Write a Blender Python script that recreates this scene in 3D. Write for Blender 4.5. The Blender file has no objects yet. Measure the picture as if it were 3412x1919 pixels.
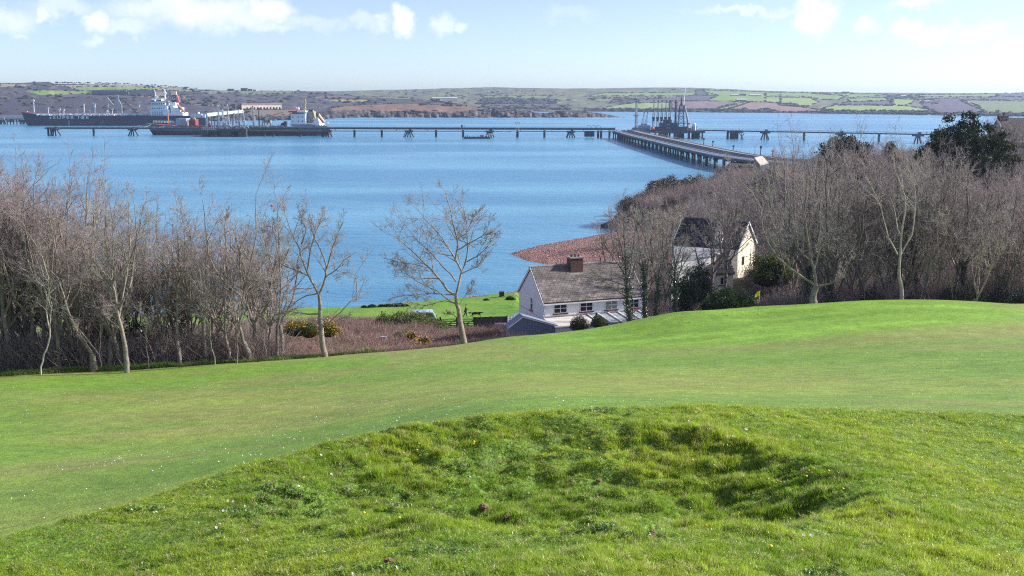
import bpy, bmesh, math, random
import numpy as np
from mathutils import Vector, Matrix

# ---------------------------------------------------------------- camera, world, sun
SC = bpy.context.scene
COL = SC.collection
F = 3500.0                       # focal length in photo pixels
PITCH = math.atan((959.5-322)/F) # horizon sits at y = 322 of 1919
CAMZ = 34.0
cam_d = bpy.data.cameras.new('camera'); cam = bpy.data.objects.new('camera', cam_d); COL.objects.link(cam)
cam.location = (0, 0, CAMZ); cam.rotation_euler = (math.pi/2-PITCH, 0, 0)
cam_d.sensor_width = 36; cam_d.lens = 36*F/3412
cam_d.clip_start = 0.1; cam_d.clip_end = 20000
SC.camera = cam
SUN_AZ = math.radians(78)        # clockwise from the view direction
SUN_EL = math.radians(31)
SUN_DIR = Vector((math.sin(SUN_AZ)*math.cos(SUN_EL), math.cos(SUN_AZ)*math.cos(SUN_EL), math.sin(SUN_EL)))
sd = bpy.data.lights.new('sun', 'SUN'); sd.energy = 4.9; sd.angle = math.radians(0.53); sd.color = (1.0, 0.95, 0.87)
so = bpy.data.objects.new('sun', sd); COL.objects.link(so)
so.rotation_euler = SUN_DIR.to_track_quat('Z', 'Y').to_euler(); so.location = (60, 0, 90)
SC.view_settings.view_transform = 'Standard'; SC.view_settings.look = 'None'
SC.view_settings.exposure = 0.64; SC.view_settings.gamma = 1; SC.view_settings.use_curve_mapping = False
SC.cycles.max_bounces = 6; SC.cycles.diffuse_bounces = 2; SC.cycles.glossy_bounces = 2
SC.cycles.transmission_bounces = 3; SC.cycles.volume_bounces = 0; SC.cycles.transparent_max_bounces = 6
SC.cycles.use_denoising = False; SC.cycles.filter_width = 1.15

def ray(x, y):
    u = (x-1706)/F; v = (959.5-y)/F
    return np.array([u, math.cos(PITCH)+v*math.sin(PITCH), -math.sin(PITCH)+v*math.cos(PITCH)])
def W(x, y, D):
    d = ray(x, y); k = D/d[1]
    return Vector((d[0]*k, D, CAMZ+d[2]*k))
def Wz(x, y, z):
    d = ray(x, y); k = (z-CAMZ)/d[2]
    return Vector((d[0]*k, d[1]*k, z))

wd = bpy.data.worlds.new('World'); SC.world = wd; wd.use_nodes = True
nt = wd.node_tree; nt.nodes.clear()
def N(nt, typ, **kw):
    n = nt.nodes.new(typ)
    for k, v in kw.items(): setattr(n, k, v)
    return n
def L(nt, a, b): nt.links.new(a, b)
sky = N(nt, 'ShaderNodeTexSky', sky_type='NISHITA', sun_disc=False, sun_elevation=SUN_EL, sun_rotation=SUN_AZ)
sky.altitude = 0; sky.air_density = 0.6; sky.dust_density = 0.45; sky.ozone_density = 3.1
tc = N(nt, 'ShaderNodeTexCoord')
def wmath(op, a, b=None, clamp=False):
    n = N(nt, 'ShaderNodeMath', operation=op, use_clamp=clamp)
    for i, s in enumerate((a, b)):
        if s is None: continue
        if isinstance(s, (int, float)): n.inputs[i].default_value = s
        else: L(nt, s, n.inputs[i])
    return n.outputs[0]
n1 = N(nt, 'ShaderNodeTexNoise'); n1.inputs['Scale'].default_value = 30; n1.inputs['Detail'].default_value = 7; n1.inputs['Roughness'].default_value = 0.62
L(nt, tc.outputs['Generated'], n1.inputs['Vector'])
sub = N(nt, 'ShaderNodeVectorMath', operation='SUBTRACT'); sub.inputs[1].default_value = (.5, .5, .5); L(nt, n1.outputs['Color'], sub.inputs[0])
sc_ = N(nt, 'ShaderNodeVectorMath', operation='SCALE'); sc_.inputs['Scale'].default_value = 0.042; L(nt, sub.outputs[0], sc_.inputs[0])
wv = N(nt, 'ShaderNodeVectorMath', operation='ADD'); L(nt, tc.outputs['Generated'], wv.inputs[0]); L(nt, sc_.outputs[0], wv.inputs[1])
CLOUDS = [(885,28,75,42,1.0),(640,35,230,58,.62),(500,30,110,40,.5),(780,60,170,40,.5),(1040,70,120,24,.35),(200,20,90,30,.4),(325,72,34,36,.75),(140,48,26,24,.55),(10,62,80,40,.5),(60,120,22,14,.35),
          (300,132,34,14,.45),(890,88,110,22,.4),(1230,70,70,26,.45),(1345,62,38,46,1.0),(1262,66,26,22,.7),(1478,82,34,34,.5),(1535,92,34,14,.45),(1130,88,36,14,.3),
          (2715,48,60,62,1.0),(2890,92,40,24,.5),(3020,98,36,28,.75),(3180,108,110,28,.75),(3400,160,46,34,.7),(2500,38,170,14,.5),(3060,16,80,16,.6),(1900,45,90,20,.25),(420,95,90,22,.4)]
acc = None
for (cx, cy, rx, ry, al) in CLOUDS:
    d = ray(cx, cy); d = d/np.linalg.norm(d)
    a = N(nt, 'ShaderNodeVectorMath', operation='SUBTRACT'); L(nt, wv.outputs[0], a.inputs[0]); a.inputs[1].default_value = tuple(d)
    b = N(nt, 'ShaderNodeVectorMath', operation='MULTIPLY'); L(nt, a.outputs[0], b.inputs[0]); b.inputs[1].default_value = (F/rx, 0, F/ry)
    c = N(nt, 'ShaderNodeVectorMath', operation='LENGTH'); L(nt, b.outputs[0], c.inputs[0])
    m = N(nt, 'ShaderNodeMapRange', interpolation_type='SMOOTHSTEP'); m.inputs['From Min'].default_value = 1.45; m.inputs['From Max'].default_value = 0.3
    m.inputs['To Min'].default_value = 0; m.inputs['To Max'].default_value = al; L(nt, c.outputs['Value'], m.inputs['Value'])
    # only the half of the sky the camera looks into
    sepd = N(nt, 'ShaderNodeVectorMath', operation='DOT_PRODUCT'); L(nt, tc.outputs['Generated'], sepd.inputs[0]); sepd.inputs[1].default_value = tuple(d)
    g = wmath('GREATER_THAN', sepd.outputs['Value'], 0.3)
    v = wmath('MULTIPLY', m.outputs[0], g)
    acc = v if acc is None else wmath('MAXIMUM', acc, v)
# scattered fair weather clouds higher up and all round
sep = N(nt, 'ShaderNodeSeparateXYZ'); L(nt, tc.outputs['Generated'], sep.inputs[0])
zc = wmath('MAXIMUM', sep.outputs['Z'], 0.04)
px_ = wmath('DIVIDE', sep.outputs['X'], zc); py_ = wmath('DIVIDE', sep.outputs['Y'], zc)
cb = N(nt, 'ShaderNodeCombineXYZ'); L(nt, px_, cb.inputs[0]); L(nt, py_, cb.inputs[1])
n2 = N(nt, 'ShaderNodeTexNoise'); n2.inputs['Scale'].default_value = 0.55; n2.inputs['Detail'].default_value = 7; n2.inputs['Roughness'].default_value = 0.6
L(nt, cb.outputs[0], n2.inputs['Vector'])
m2 = N(nt, 'ShaderNodeMapRange', interpolation_type='SMOOTHSTEP'); m2.inputs['From Min'].default_value = 0.53; m2.inputs['From Max'].default_value = 0.72; L(nt, n2.outputs['Fac'], m2.inputs['Value'])
m3 = N(nt, 'ShaderNodeMapRange', interpolation_type='SMOOTHSTEP'); m3.inputs['From Min'].default_value = 0.09; m3.inputs['From Max'].default_value = 0.22; L(nt, sep.outputs['Z'], m3.inputs['Value'])
hi = wmath('MULTIPLY', m2.outputs[0], m3.outputs[0])
acc = wmath('MAXIMUM', acc, hi)
brk = N(nt, 'ShaderNodeMapRange'); brk.inputs['From Min'].default_value = 0.3; brk.inputs['From Max'].default_value = 0.6; brk.inputs['To Min'].default_value = 0.55; L(nt, n1.outputs['Fac'], brk.inputs['Value'])
acc = wmath('MULTIPLY', acc, brk.outputs[0], True)
hsv = N(nt, 'ShaderNodeHueSaturation'); hsv.inputs['Saturation'].default_value = 0.86; hsv.inputs['Hue'].default_value = 0.512; L(nt, sky.outputs[0], hsv.inputs['Color'])
mixc = N(nt, 'ShaderNodeMix', data_type='RGBA'); L(nt, acc, mixc.inputs['Factor']); L(nt, hsv.outputs[0], mixc.inputs['A'])
n5 = N(nt, 'ShaderNodeTexNoise'); n5.inputs['Scale'].default_value = 22; n5.inputs['Detail'].default_value = 5; L(nt, tc.outputs['Generated'], n5.inputs['Vector'])
ccol = N(nt, 'ShaderNodeValToRGB'); ccol.color_ramp.elements[0].position = .38; ccol.color_ramp.elements[0].color = (5.2, 5.5, 6.4, 1); ccol.color_ramp.elements[1].position = .58; ccol.color_ramp.elements[1].color = (6.9, 6.95, 7.1, 1)
L(nt, n5.outputs['Fac'], ccol.inputs[0]); L(nt, ccol.outputs[0], mixc.inputs['B'])
bg = N(nt, 'ShaderNodeBackground'); bg.inputs['Strength'].default_value = 0.128; L(nt, mixc.outputs['Result'], bg.inputs['Color'])
wo = N(nt, 'ShaderNodeOutputWorld'); L(nt, bg.outputs[0], wo.inputs[0])

# ---------------------------------------------------------------- helpers
def tag(o, label=None, cat=None, group=None, kind=None):
    if label: o['label'] = label
    if cat: o['category'] = cat
    if group: o['group'] = group
    if kind: o['kind'] = kind
    return o
def thing(name, label, cat, loc=(0,0,0), rz=0, group=None):
    o = bpy.data.objects.new(name, None); COL.objects.link(o); o.empty_display_size = .3
    o.location = loc; o.rotation_euler = (0, 0, rz); return tag(o, label, cat, group)
def mesh_obj(name, me, mat=None, parent=None):
    if mat is not None and not me.materials: me.materials.append(mat)
    o = bpy.data.objects.new(name, me); COL.objects.link(o)
    if parent is not None: o.parent = parent
    return o
def np_mesh(name, V, Fc, smooth=False):
    """V (n,3); Fc (m,k) uniform faces or list of such arrays"""
    me = bpy.data.meshes.new(name)
    V = np.asarray(V, dtype=np.float32)
    if isinstance(Fc, np.ndarray): Fc = [Fc]
    Fc = [f for f in Fc if len(f)]
    nl = sum(f.size for f in Fc); nf = sum(len(f) for f in Fc)
    me.vertices.add(len(V)); me.vertices.foreach_set('co', V.ravel())
    me.loops.add(nl); me.polygons.add(nf)
    me.loops.foreach_set('vertex_index', np.concatenate([f.ravel() for f in Fc]).astype(np.int32))
    tot = np.concatenate([np.full(len(f), f.shape[1]) for f in Fc]).astype(np.int32)
    st = np.concatenate([[0], np.cumsum(tot)[:-1]]).astype(np.int32)
    me.polygons.foreach_set('loop_start', st)
    try: me.polygons.foreach_set('loop_total', tot)
    except Exception: pass
    if smooth: me.polygons.foreach_set('use_smooth', np.ones(nf, dtype=bool))
    me.update(calc_edges=True); me.validate()
    return me
class MB:
    """collects simple shapes into one mesh"""
    def __init__(s): s.v = []; s.f = []
    def add(s, vs, fs):
        b = len(s.v); s.v += [tuple(p) for p in vs]; s.f += [tuple(i+b for i in f) for f in fs]; return s
    def box(s, c, d, rz=0, m=None):
        hx, hy, hz = d[0]/2, d[1]/2, d[2]/2
        vs = [Vector((sx*hx, sy*hy, sz*hz)) for sz in (-1, 1) for sy in (-1, 1) for sx in (-1, 1)]
        R = Matrix.Rotation(rz, 3, 'Z')
        vs = [(m @ v if m else R @ v)+Vector(c) for v in vs]
        return s.add(vs, [(0,2,3,1),(4,5,7,6),(0,1,5,4),(2,6,7,3),(0,4,6,2),(1,3,7,5)])
    def box2(s, a, b):
        return s.box([(a[i]+b[i])/2 for i in range(3)], [abs(a[i]-b[i]) for i in range(3)])
    def tube(s, a, b, r, r2=None, n=6, cap=True):
        a = Vector(a); b = Vector(b); r2 = r if r2 is None else r2
        d = (b-a); 
        if d.length < 1e-6: return s
        d.normalize(); u = d.orthogonal().normalized(); w = d.cross(u)
        vs = []
        for p, q in ((a, r), (b, r2)):
            for k in range(n):
                t = 2*math.pi*k/n; vs.append(p+u*(math.cos(t)*q)+w*(math.sin(t)*q))
        fs = [(k, (k+1)%n, n+(k+1)%n, n+k) for k in range(n)]
        if cap: fs += [tuple(range(n-1, -1, -1)), tuple(range(n, 2*n))]
        return s.add(vs, fs)
    def path(s, pts, r, n=6):
        for a, b in zip(pts[:-1], pts[1:]): s.tube(a, b, r, n=n)
        return s
    def bar(s, a, b, w, h):
        """box section beam from a to b, width w (horizontal), height h"""
        a = Vector(a); b = Vector(b); d = (b-a).normalized()
        side = Vector((d.y, -d.x, 0)); side = side.normalized() if side.length > 1e-5 else Vector((1,0,0))
        up = side.cross(d).normalized()
        if up.z < 0: up = -up
        vs = []
        for p in (a, b):
            for (i, j) in ((-1,-1),(1,-1),(1,1),(-1,1)): vs.append(p+side*(i*w/2)+up*(j*h/2))
        return s.add(vs, [(0,1,2,3),(7,6,5,4),(0,4,5,1),(1,5,6,2),(2,6,7,3),(3,7,4,0)])
    def prism(s, poly, p0, p1):
        """extrude a polygon (list of Vectors) by the vector p1-p0"""
        d = Vector(p1)-Vector(p0); n = len(poly); vs = [Vector(p) for p in poly]+[Vector(p)+d for p in poly]
        fs = [tuple(range(n-1,-1,-1)), tuple(range(n, 2*n))]+[(k,(k+1)%n,n+(k+1)%n,n+k) for k in range(n)]
        return s.add(vs, fs)
    def sphere(s, c, r, nu=10, nv=6, sz=1):
        vs = [Vector(c)+Vector((0,0,r*sz))]
        for j in range(1, nv):
            t = math.pi*j/nv
            for i in range(nu):
                p = 2*math.pi*i/nu; vs.append(Vector(c)+Vector((r*math.sin(t)*math.cos(p), r*math.sin(t)*math.sin(p), r*sz*math.cos(t))))
        vs.append(Vector(c)-Vector((0,0,r*sz))); fs = []
        for i in range(nu): fs.append((0, 1+i, 1+(i+1)%nu))
        for j in range(nv-2):
            for i in range(nu):
                a = 1+j*nu+i; b = 1+j*nu+(i+1)%nu; fs.append((a, a+nu, b+nu, b))
        e = len(vs)-1; o = 1+(nv-2)*nu
        for i in range(nu): fs.append((e, o+(i+1)%nu, o+i))
        return s.add(vs, fs)
    def mesh(s, name):
        me = bpy.data.meshes.new(name); me.from_pydata(s.v, [], s.f); me.update()
        bm = bmesh.new(); bm.from_mesh(me); bmesh.ops.recalc_face_normals(bm, faces=bm.faces); bm.to_mesh(me); bm.free()
        return me
    def build(s, name, mat, parent=None, smooth=False):
        me = s.mesh(name)
        if smooth: me.polygons.foreach_set('use_smooth', [True]*len(me.polygons))
        return mesh_obj(name, me, mat, parent)
def sharp_smooth(o, ang=0.7):
    me = o.data; me.polygons.foreach_set('use_smooth', [True]*len(me.polygons)); me.set_sharp_from_angle(angle=ang); return o
def dup(root, loc=None, rz=None, scale=None, label=None, group=None):
    r = root.copy(); COL.objects.link(r)
    if loc is not None: r.location = loc
    if rz is not None: r.rotation_euler = (root.rotation_euler[0], root.rotation_euler[1], rz)
    if scale is not None: r.scale = scale if hasattr(scale, '__len__') else (scale,)*3
    if label: r['label'] = label
    if group: r['group'] = group
    for ch in list(root.children):
        c = ch.copy(); COL.objects.link(c); c.parent = r
        for g in list(ch.children):
            d = g.copy(); COL.objects.link(d); d.parent = c
    return r

# ---- numpy value noise
def _hash(ix, iy, seed):
    h = (ix.astype(np.int64)*374761393+iy.astype(np.int64)*668265263+seed*974634777) & 0x7fffffff
    h = ((h ^ (h >> 13))*1274126177) & 0x7fffffff
    return ((h ^ (h >> 16)) & 0xffff)/65535.0
def vnoise(x, y, seed=0):
    x = np.asarray(x, float); y = np.asarray(y, float)
    ix = np.floor(x); iy = np.floor(y); fx = x-ix; fy = y-iy
    fx = fx*fx*(3-2*fx); fy = fy*fy*(3-2*fy)
    a = _hash(ix, iy, seed); b = _hash(ix+1, iy, seed); c = _hash(ix, iy+1, seed); d = _hash(ix+1, iy+1, seed)
    return (a*(1-fx)+b*fx)*(1-fy)+(c*(1-fx)+d*fx)*fy
def fbm(x, y, seed=0, oct=4):
    s = 0; a = 1; t = 0
    for i in range(oct): s = s+a*vnoise(x*2**i, y*2**i, seed+i*17); t += a; a *= .5
    return s/t
def sstep(a, b, x):
    t = np.clip((x-a)/(b-a), 0, 1); return t*t*(3-2*t)

# ---- materials
MATS = {}
def mat(name, col, rough=0.8, var=0.0, vscale=3.0, col2=None, bump=0.0, bscale=20.0, metal=0.0, spec=0.5, transl=0.0, rnd=0.0, attr=None, detail=5.0, emit=None, coat=0):
    """principled material; var/col2: noise colour variation; rnd: per-object value variation"""
    if name in MATS: return MATS[name]
    m = bpy.data.materials.new(name); m.use_nodes = True; t = m.node_tree; p = t.nodes['Principled BSDF']
    p.inputs['Roughness'].default_value = rough; p.inputs['Metallic'].default_value = metal
    p.inputs['Specular IOR Level'].default_value = spec; p.inputs['Coat Weight'].default_value = coat
    tcn = N(t, 'ShaderNodeTexCoord'); geo = N(t, 'ShaderNodeNewGeometry')
    pos = geo.outputs['Position']
    c = N(t, 'ShaderNodeRGB'); c.outputs[0].default_value = (*col, 1); src = c.outputs[0]
    if attr:
        a = N(t, 'ShaderNodeAttribute', attribute_name=attr); src = a.outputs['Color']
    if var or col2:
        ns = N(t, 'ShaderNodeTexNoise'); ns.inputs['Scale'].default_value = vscale; ns.inputs['Detail'].default_value = detail; ns.inputs['Roughness'].default_value = .65
        L(t, pos, ns.inputs['Vector'])
        mr = N(t, 'ShaderNodeMapRange'); mr.inputs['From Min'].default_value = .34; mr.inputs['From Max'].default_value = .66; L(t, ns.outputs['Fac'], mr.inputs['Value'])
        if col2:
            mx = N(t, 'ShaderNodeMix', data_type='RGBA'); L(t, mr.outputs[0], mx.inputs['Factor']); L(t, src, mx.inputs['A']); mx.inputs['B'].default_value = (*col2, 1); src = mx.outputs['Result']
        if var:
            m2 = N(t, 'ShaderNodeMapRange'); m2.inputs['To Min'].default_value = 1-var; m2.inputs['To Max'].default_value = 1+var; L(t, mr.outputs[0], m2.inputs['Value'])
            sc = N(t, 'ShaderNodeVectorMath', operation='SCALE'); L(t, src, sc.inputs[0]); L(t, m2.outputs[0], sc.inputs['Scale']); src = sc.outputs[0]
    if rnd:
        oi = N(t, 'ShaderNodeObjectInfo'); m4 = N(t, 'ShaderNodeMapRange'); m4.inputs['To Min'].default_value = 1-rnd; m4.inputs['To Max'].default_value = 1+rnd; L(t, oi.outputs['Random'], m4.inputs['Value'])
        sc = N(t, 'ShaderNodeVectorMath', operation='SCALE'); L(t, src, sc.inputs[0]); L(t, m4.outputs[0], sc.inputs['Scale']); src = sc.outputs[0]
    L(t, src, p.inputs['Base Color'])
    if bump:
        nb = N(t, 'ShaderNodeTexNoise'); nb.inputs['Scale'].default_value = bscale; nb.inputs['Detail'].default_value = 4; L(t, pos, nb.inputs['Vector'])
        bp = N(t, 'ShaderNodeBump'); bp.inputs['Strength'].default_value = bump; bp.inputs['Distance'].default_value = 1.0/bscale; L(t, nb.outputs['Fac'], bp.inputs['Height']); L(t, bp.outputs[0], p.inputs['Normal'])
    if transl:
        tr = N(t, 'ShaderNodeBsdfTranslucent'); L(t, src, tr.inputs['Color']); ms = N(t, 'ShaderNodeMixShader'); ms.inputs[0].default_value = transl
        out = t.nodes['Material Output']; L(t, p.outputs[0], ms.inputs[1]); L(t, tr.outputs[0], ms.inputs[2]); L(t, ms.outputs[0], out.inputs['Surface'])
    MATS[name] = m; return m

# ---- geometry-nodes scatter: points with rotation/scale/index attributes carry instances of small meshes
def scatter(name, P, rot, scl, idx, templates, mat_, kind='stuff', label=None, cat=None, parent=None):
    me = bpy.data.meshes.new(name); me.vertices.add(len(P)); me.vertices.foreach_set('co', np.asarray(P, np.float32).ravel())
    for an, ty, dat in (('rot', 'FLOAT_VECTOR', rot), ('scl', 'FLOAT_VECTOR', scl), ('idx', 'INT', idx)):
        at = me.attributes.new(an, ty, 'POINT')
        if ty == 'INT': at.data.foreach_set('value', np.asarray(dat, np.int32))
        else: at.data.foreach_set('vector', np.asarray(dat, np.float32).ravel())
    o = mesh_obj(name, me, None, parent)
    g = bpy.data.node_groups.new(name+'_nodes', 'GeometryNodeTree')
    g.interface.new_socket('Geometry', in_out='INPUT', socket_type='NodeSocketGeometry'); g.interface.new_socket('Geometry', in_out='OUTPUT', socket_type='NodeSocketGeometry')
    gi = N(g, 'NodeGroupInput'); go = N(g, 'NodeGroupOutput'); iop = N(g, 'GeometryNodeInstanceOnPoints')
    L(g, gi.outputs[0], iop.inputs['Points'])
    g2i = N(g, 'GeometryNodeJoinGeometry')
    for tm in reversed(templates):
        to = bpy.data.objects.new(tm.name, tm)          # never linked to the scene
        if not tm.materials: tm.materials.append(mat_)
        oi = N(g, 'GeometryNodeObjectInfo'); oi.inputs['Object'].default_value = to; oi.inputs['As Instance'].default_value = True
        L(g, oi.outputs['Geometry'], g2i.inputs[0])
    L(g, g2i.outputs[0], iop.inputs['Instance']); iop.inputs['Pick Instance'].default_value = True
    def attr(nm, ty):
        a = N(g, 'GeometryNodeInputNamedAttribute', data_type=ty); a.inputs['Name'].default_value = nm; return a.outputs['Attribute']
    L(g, attr('idx', 'INT'), iop.inputs['Instance Index'])
    e2r = N(g, 'FunctionNodeEulerToRotation'); L(g, attr('rot', 'FLOAT_VECTOR'), e2r.inputs[0]); L(g, e2r.outputs[0], iop.inputs['Rotation'])
    L(g, attr('scl', 'FLOAT_VECTOR'), iop.inputs['Scale']); L(g, iop.outputs[0], go.inputs[0])
    md = o.modifiers.new('scatter', 'NODES'); md.node_group = g
    return tag(o, label, cat, None, kind)
# ---------------------------------------------------------------- near land: height field
COAST = np.array([(-1500,140),(-600,150),(-300,155),(-100,161),(-60,163),(-28,167),(-14,173),(-1,181),(3,186),(10,190),(20,194),(26,201),(20,207),(10.5,211),(8.7,212),(3.1,219),
                  (-.4,229),(6.5,242),(18,256),(26,266),(32,270),(28,275),(24.3,277),(27,284),(33,292),(37,304),(44,322),(56,345),(70,372),(78,400),(88,440),(97,486),(109,510),
                  (135,520),(200,500),(330,470),(600,450),(1500,420),(1500,-300),(-1500,-300)], float)
def coast_dist(X, D):
    """signed distance to the coast line, positive on land"""
    X = X.ravel(); D = D.ravel(); best = np.full(X.shape, 1e9); inside = np.zeros(X.shape, bool)
    n = len(COAST)
    for i in range(n):
        a = COAST[i]; b = COAST[(i+1) % n]; e = b-a; w0 = X-a[0]; w1 = D-a[1]
        t = np.clip((w0*e[0]+w1*e[1])/(e@e), 0, 1); best = np.minimum(best, (w0-t*e[0])**2+(w1-t*e[1])**2)
        c = ((a[1] > D) != (b[1] > D)) & (X < (b[0]-a[0])*(D-a[1])/(b[1]-a[1]+1e-12)+a[0]); inside ^= c
    return np.where(inside, 1, -1)*np.sqrt(best)
CP = []
def cp(x, y, D): p = W(x, y, D); CP.append((p.x, p.y, p.z))
for a in [(0,1760,22),(0,1600,30),(0,1500,37),(0,1350,53),(0,1262,67),(400,1300,60),(400,1500,37),(400,1245,70),(800,1212,73),(800,1300,56),(800,1450,38),
          (1200,1176,77),(1200,1300,50),(1550,1142,80),(1550,1250,53),(1700,1118,82),(1900,1180,68),(2100,1120,78),(2050,1080,85),(2250,1034,87),(2524,1055,84),(2500,1018,90),(2800,1004,91),
          (3000,998,92),(3150,1000,94),(3412,1010,96),(3412,1080,76),(3412,1200,50),(3412,1330,33),(2900,1200,53),(2900,1100,71),(2900,1330,32),(2300,1250,49),(2300,1330,34),
          (1700,1350,29),(1700,1300,39),(1300,1400,33),(3800,1200,48),(3800,1050,90),(-400,1300,66),(-400,1600,31)]: cp(*a)
CP += [(0,0,29.5),(-10,0,29.3),(10,0,30),(-30,10,26.5),(30,10,29.5),(0,-40,33),(-60,-20,27),(60,-20,32)]
CP += [(-36,84,12.2),(-70,80,11.5),(-45,100,8),(-55,130,4),(-60,152,1.2),(-28,84,12.5),(-16,90,10.6),(-20,110,8.2),(-25,128,6.4),(-6,100,9.8),(-7,112,8.2),(-5,127,6.3),(0,94,10.9),
       (-4,143,3.8),(-20,150,2.8),(-14,168,1.4),(5,170,1.8),(7,97,10.4),(14,100,10.4),(8,112,9.8),(16,114,9.6),(3,103,9.8),(10,130,6.2),(14,150,3.8),(20,180,2.2),
       (20,97,11.8),(28,104,11.6),(25,130,11.0),(38,140,11.3),(27,165,6.5),(18,225,2.4),(32,238,4.2),(36,262,6),(50,220,8.5),(45,100,14),(62,128,15.5),(60,110,15),(80,170,21),(62,200,15.5),
       (52,250,10.5),(46,300,8.0),(62,340,7.2),(82,400,6.3),(102,480,4.5),(125,440,6.0),(150,430,7.5),(120,200,24),(100,130,19),(90,100,17),(150,300,19),(250,440,12),(300,200,28),(-150,80,9),(-150,140,2),
       (-300,60,12),(300,60,28),(600,300,30),(-600,100,5)]
CP = np.array(CP)
def _tps_k(r2): return np.where(r2 > 1e-9, r2*np.log(np.maximum(r2, 1e-12))*.5, 0)
_n = len(CP); _c = CP[:, :2]/50.0
_A = np.zeros((_n+3, _n+3)); _d2 = ((_c[:, None]-_c[None])**2).sum(-1)
_A[:_n, :_n] = _tps_k(_d2)+np.eye(_n)*0.004; _A[:_n, _n] = 1; _A[:_n, _n+1:] = _c; _A[_n, :_n] = 1; _A[_n+1:, :_n] = _c.T
_w = np.linalg.solve(_A, np.concatenate([CP[:, 2], np.zeros(3)]))
def tps(X, D):
    x = X/50.0; y = D/50.0; s = _w[_n]+_w[_n+1]*x+_w[_n+2]*y
    for i in range(_n): s = s+_w[i]*_tps_k((x-_c[i, 0])**2+(y-_c[i, 1])**2)
    return s
# the mound in front: silhouette line in the picture and its distance
_mx = [-900,-300,0,400,800,1100,1400,1700,2000,2300,2600,2900,3412,4000,4600]
_my = [1935,1840,1787,1682,1562,1482,1410,1378,1358,1352,1357,1364,1384,1410,1440]
_md = [7.5,8.4,9,10,11,11.8,12.5,13,13.4,13.8,14.2,14.6,15,15.4,15.6]
_mu = []; _mz = []
for x, y, D in zip(_mx, _my, _md):
    p = W(x, y, D); _mu.append(p.x/p.y); _mz.append(p.z)
def height(X, D, fine=True):
    X = np.asarray(X, float); D = np.asarray(D, float)
    z = tps(X, D)
    Ds = np.maximum(D, 3.0); u = np.clip(X/Ds, -1.2, 1.2)
    Dc = np.interp(u, _mu, _md); zc = np.interp(u, _mu, _mz)
    near = zc-.05-.05*sstep(.25,.5,-u)+0.165*(np.sqrt(np.maximum(Dc-D, 0)**2+1.4)-1.18)
    far = zc-.05-.05*sstep(.25,.5,-u)-0.95*(np.sqrt(np.maximum(D-Dc, 0)**2+.3)-.5477)
    md = np.where(D < Dc, near, far)
    md = md-sstep(.62, .95, np.abs(u))*np.maximum(0, md-z)*0.0
    k = 0.35; h = np.clip(.5+.5*(md-z)/k, 0, 1); z2 = z*(1-h)+md*h+k*h*(1-h)*.5
    z = np.where(D < 30, z2, z)
    if fine:
        # hollow with tussocky sides
        wx = X+.5*(fbm(X*.8, D*.8, 5, 2)-.5); wd = D+.5*(fbm(X*.8, D*.8, 9, 2)-.5)
        r = np.sqrt(((wx-.55)/3.15)**2+((wd-10.45)/2.45)**2)
        rr = np.sqrt(((wx-.35)/2.0)**2+((wd-8.0)/1.6)**2)
        z = z-.56*(1-np.clip((r-(.25+.27*sstep(0,1.6,wx-.7)))/(1.0-(.25+.27*sstep(0,1.6,wx-.7))),0,1)**1.3)-.10*(1-sstep(.2, 1, rr))
        wgt = 1-sstep(14.5, 17, D)
        lum = (fbm(X*1.3, D*2.4, 3, 3)-.5)*.10+(vnoise(X*2.6, D*6.5, 21)-.5)*.12+(vnoise(X*6, D*13, 31)-.5)*.075
        z = z+wgt*lum*(.22+1.15*(1-sstep(.75, 1.25, r)))
        wf = sstep(16, 24, D)*(1-sstep(85, 95, D)); z = z+wf*(fbm(X*.16, D*.16, 7, 3)-.5)*.22
        ws = sstep(95, 110, D); z = z+ws*(fbm(X*.25, D*.25, 12, 4)-.5)*.7*(D > 95)
    return z
def land(X, D):
    X = np.asarray(X, float); D = np.asarray(D, float); shp = X.shape
    cd = coast_dist(X, D).reshape(shp)
    z = height(X, D)
    cliff = (D > 268) | (X < -1e9)
    slope = np.where(cliff, 1.5, 0.10)
    cap = np.where(cd > 0, np.where(cliff, .3+cd*slope*(.7+.6*fbm(X*.2, D*.2, 44, 2)), cd*slope), cd*np.where(cliff, .8, .08))
    cap = np.where((~cliff) & (cd > 0) & (X < 1), cd*.28, cap)
    cap = cap+.05*np.maximum(cd-22, 0)**1.6
    return np.maximum(np.minimum(z, cap), -1.6), cd
AZ = np.radians(np.concatenate([np.linspace(-75, -36, 24)[:-1], np.linspace(-36, 36, 430), np.linspace(36, 75, 24)[1:]]))
DD = np.concatenate([np.linspace(-30, 2, 8), np.arange(3, 16.5, .085), 16.5*np.exp(np.arange(1, 158)*math.log(100/16.5)/157), 100*np.exp(np.arange(1, 92)*math.log(660/100)/91)])
GA, GD = np.meshgrid(AZ, DD)
GX = np.tan(GA)*np.maximum(GD, 3.0)
GX = np.where(GD < 3, np.tan(GA)*3*(1+(3-GD)*.35), GX)
GZ, GC = land(GX, GD)
nr, nc = GX.shape
# pixel coordinates of every vertex (used for drawing the edges of green, meadow, beach)
def project(X, Y, Z):
    dz = Z-CAMZ; cp_, sp_ = math.cos(PITCH), math.sin(PITCH)
    fwd = Y*cp_-dz*sp_; up = Y*sp_+dz*cp_
    fwd = np.where(fwd < .1, .1, fwd)
    return 1706+F*X/fwd, 959.5-F*up/fwd
EDGE_X = [-400,0,400,800,1200,1550,1700,2050,2250,2500,3000,3150,3412,3900]
EDGE_D = [70,71,73,75,79,82,84,88,90,93,95.5,97,100,104]
def edge_D(X, D):
    px = 1706+F*.98*X/np.maximum(D, 1); return np.interp(px, EDGE_X, EDGE_D)
GPX, GPY = project(GX, GD, GZ)
ED = edge_D(GX, GD)
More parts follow.
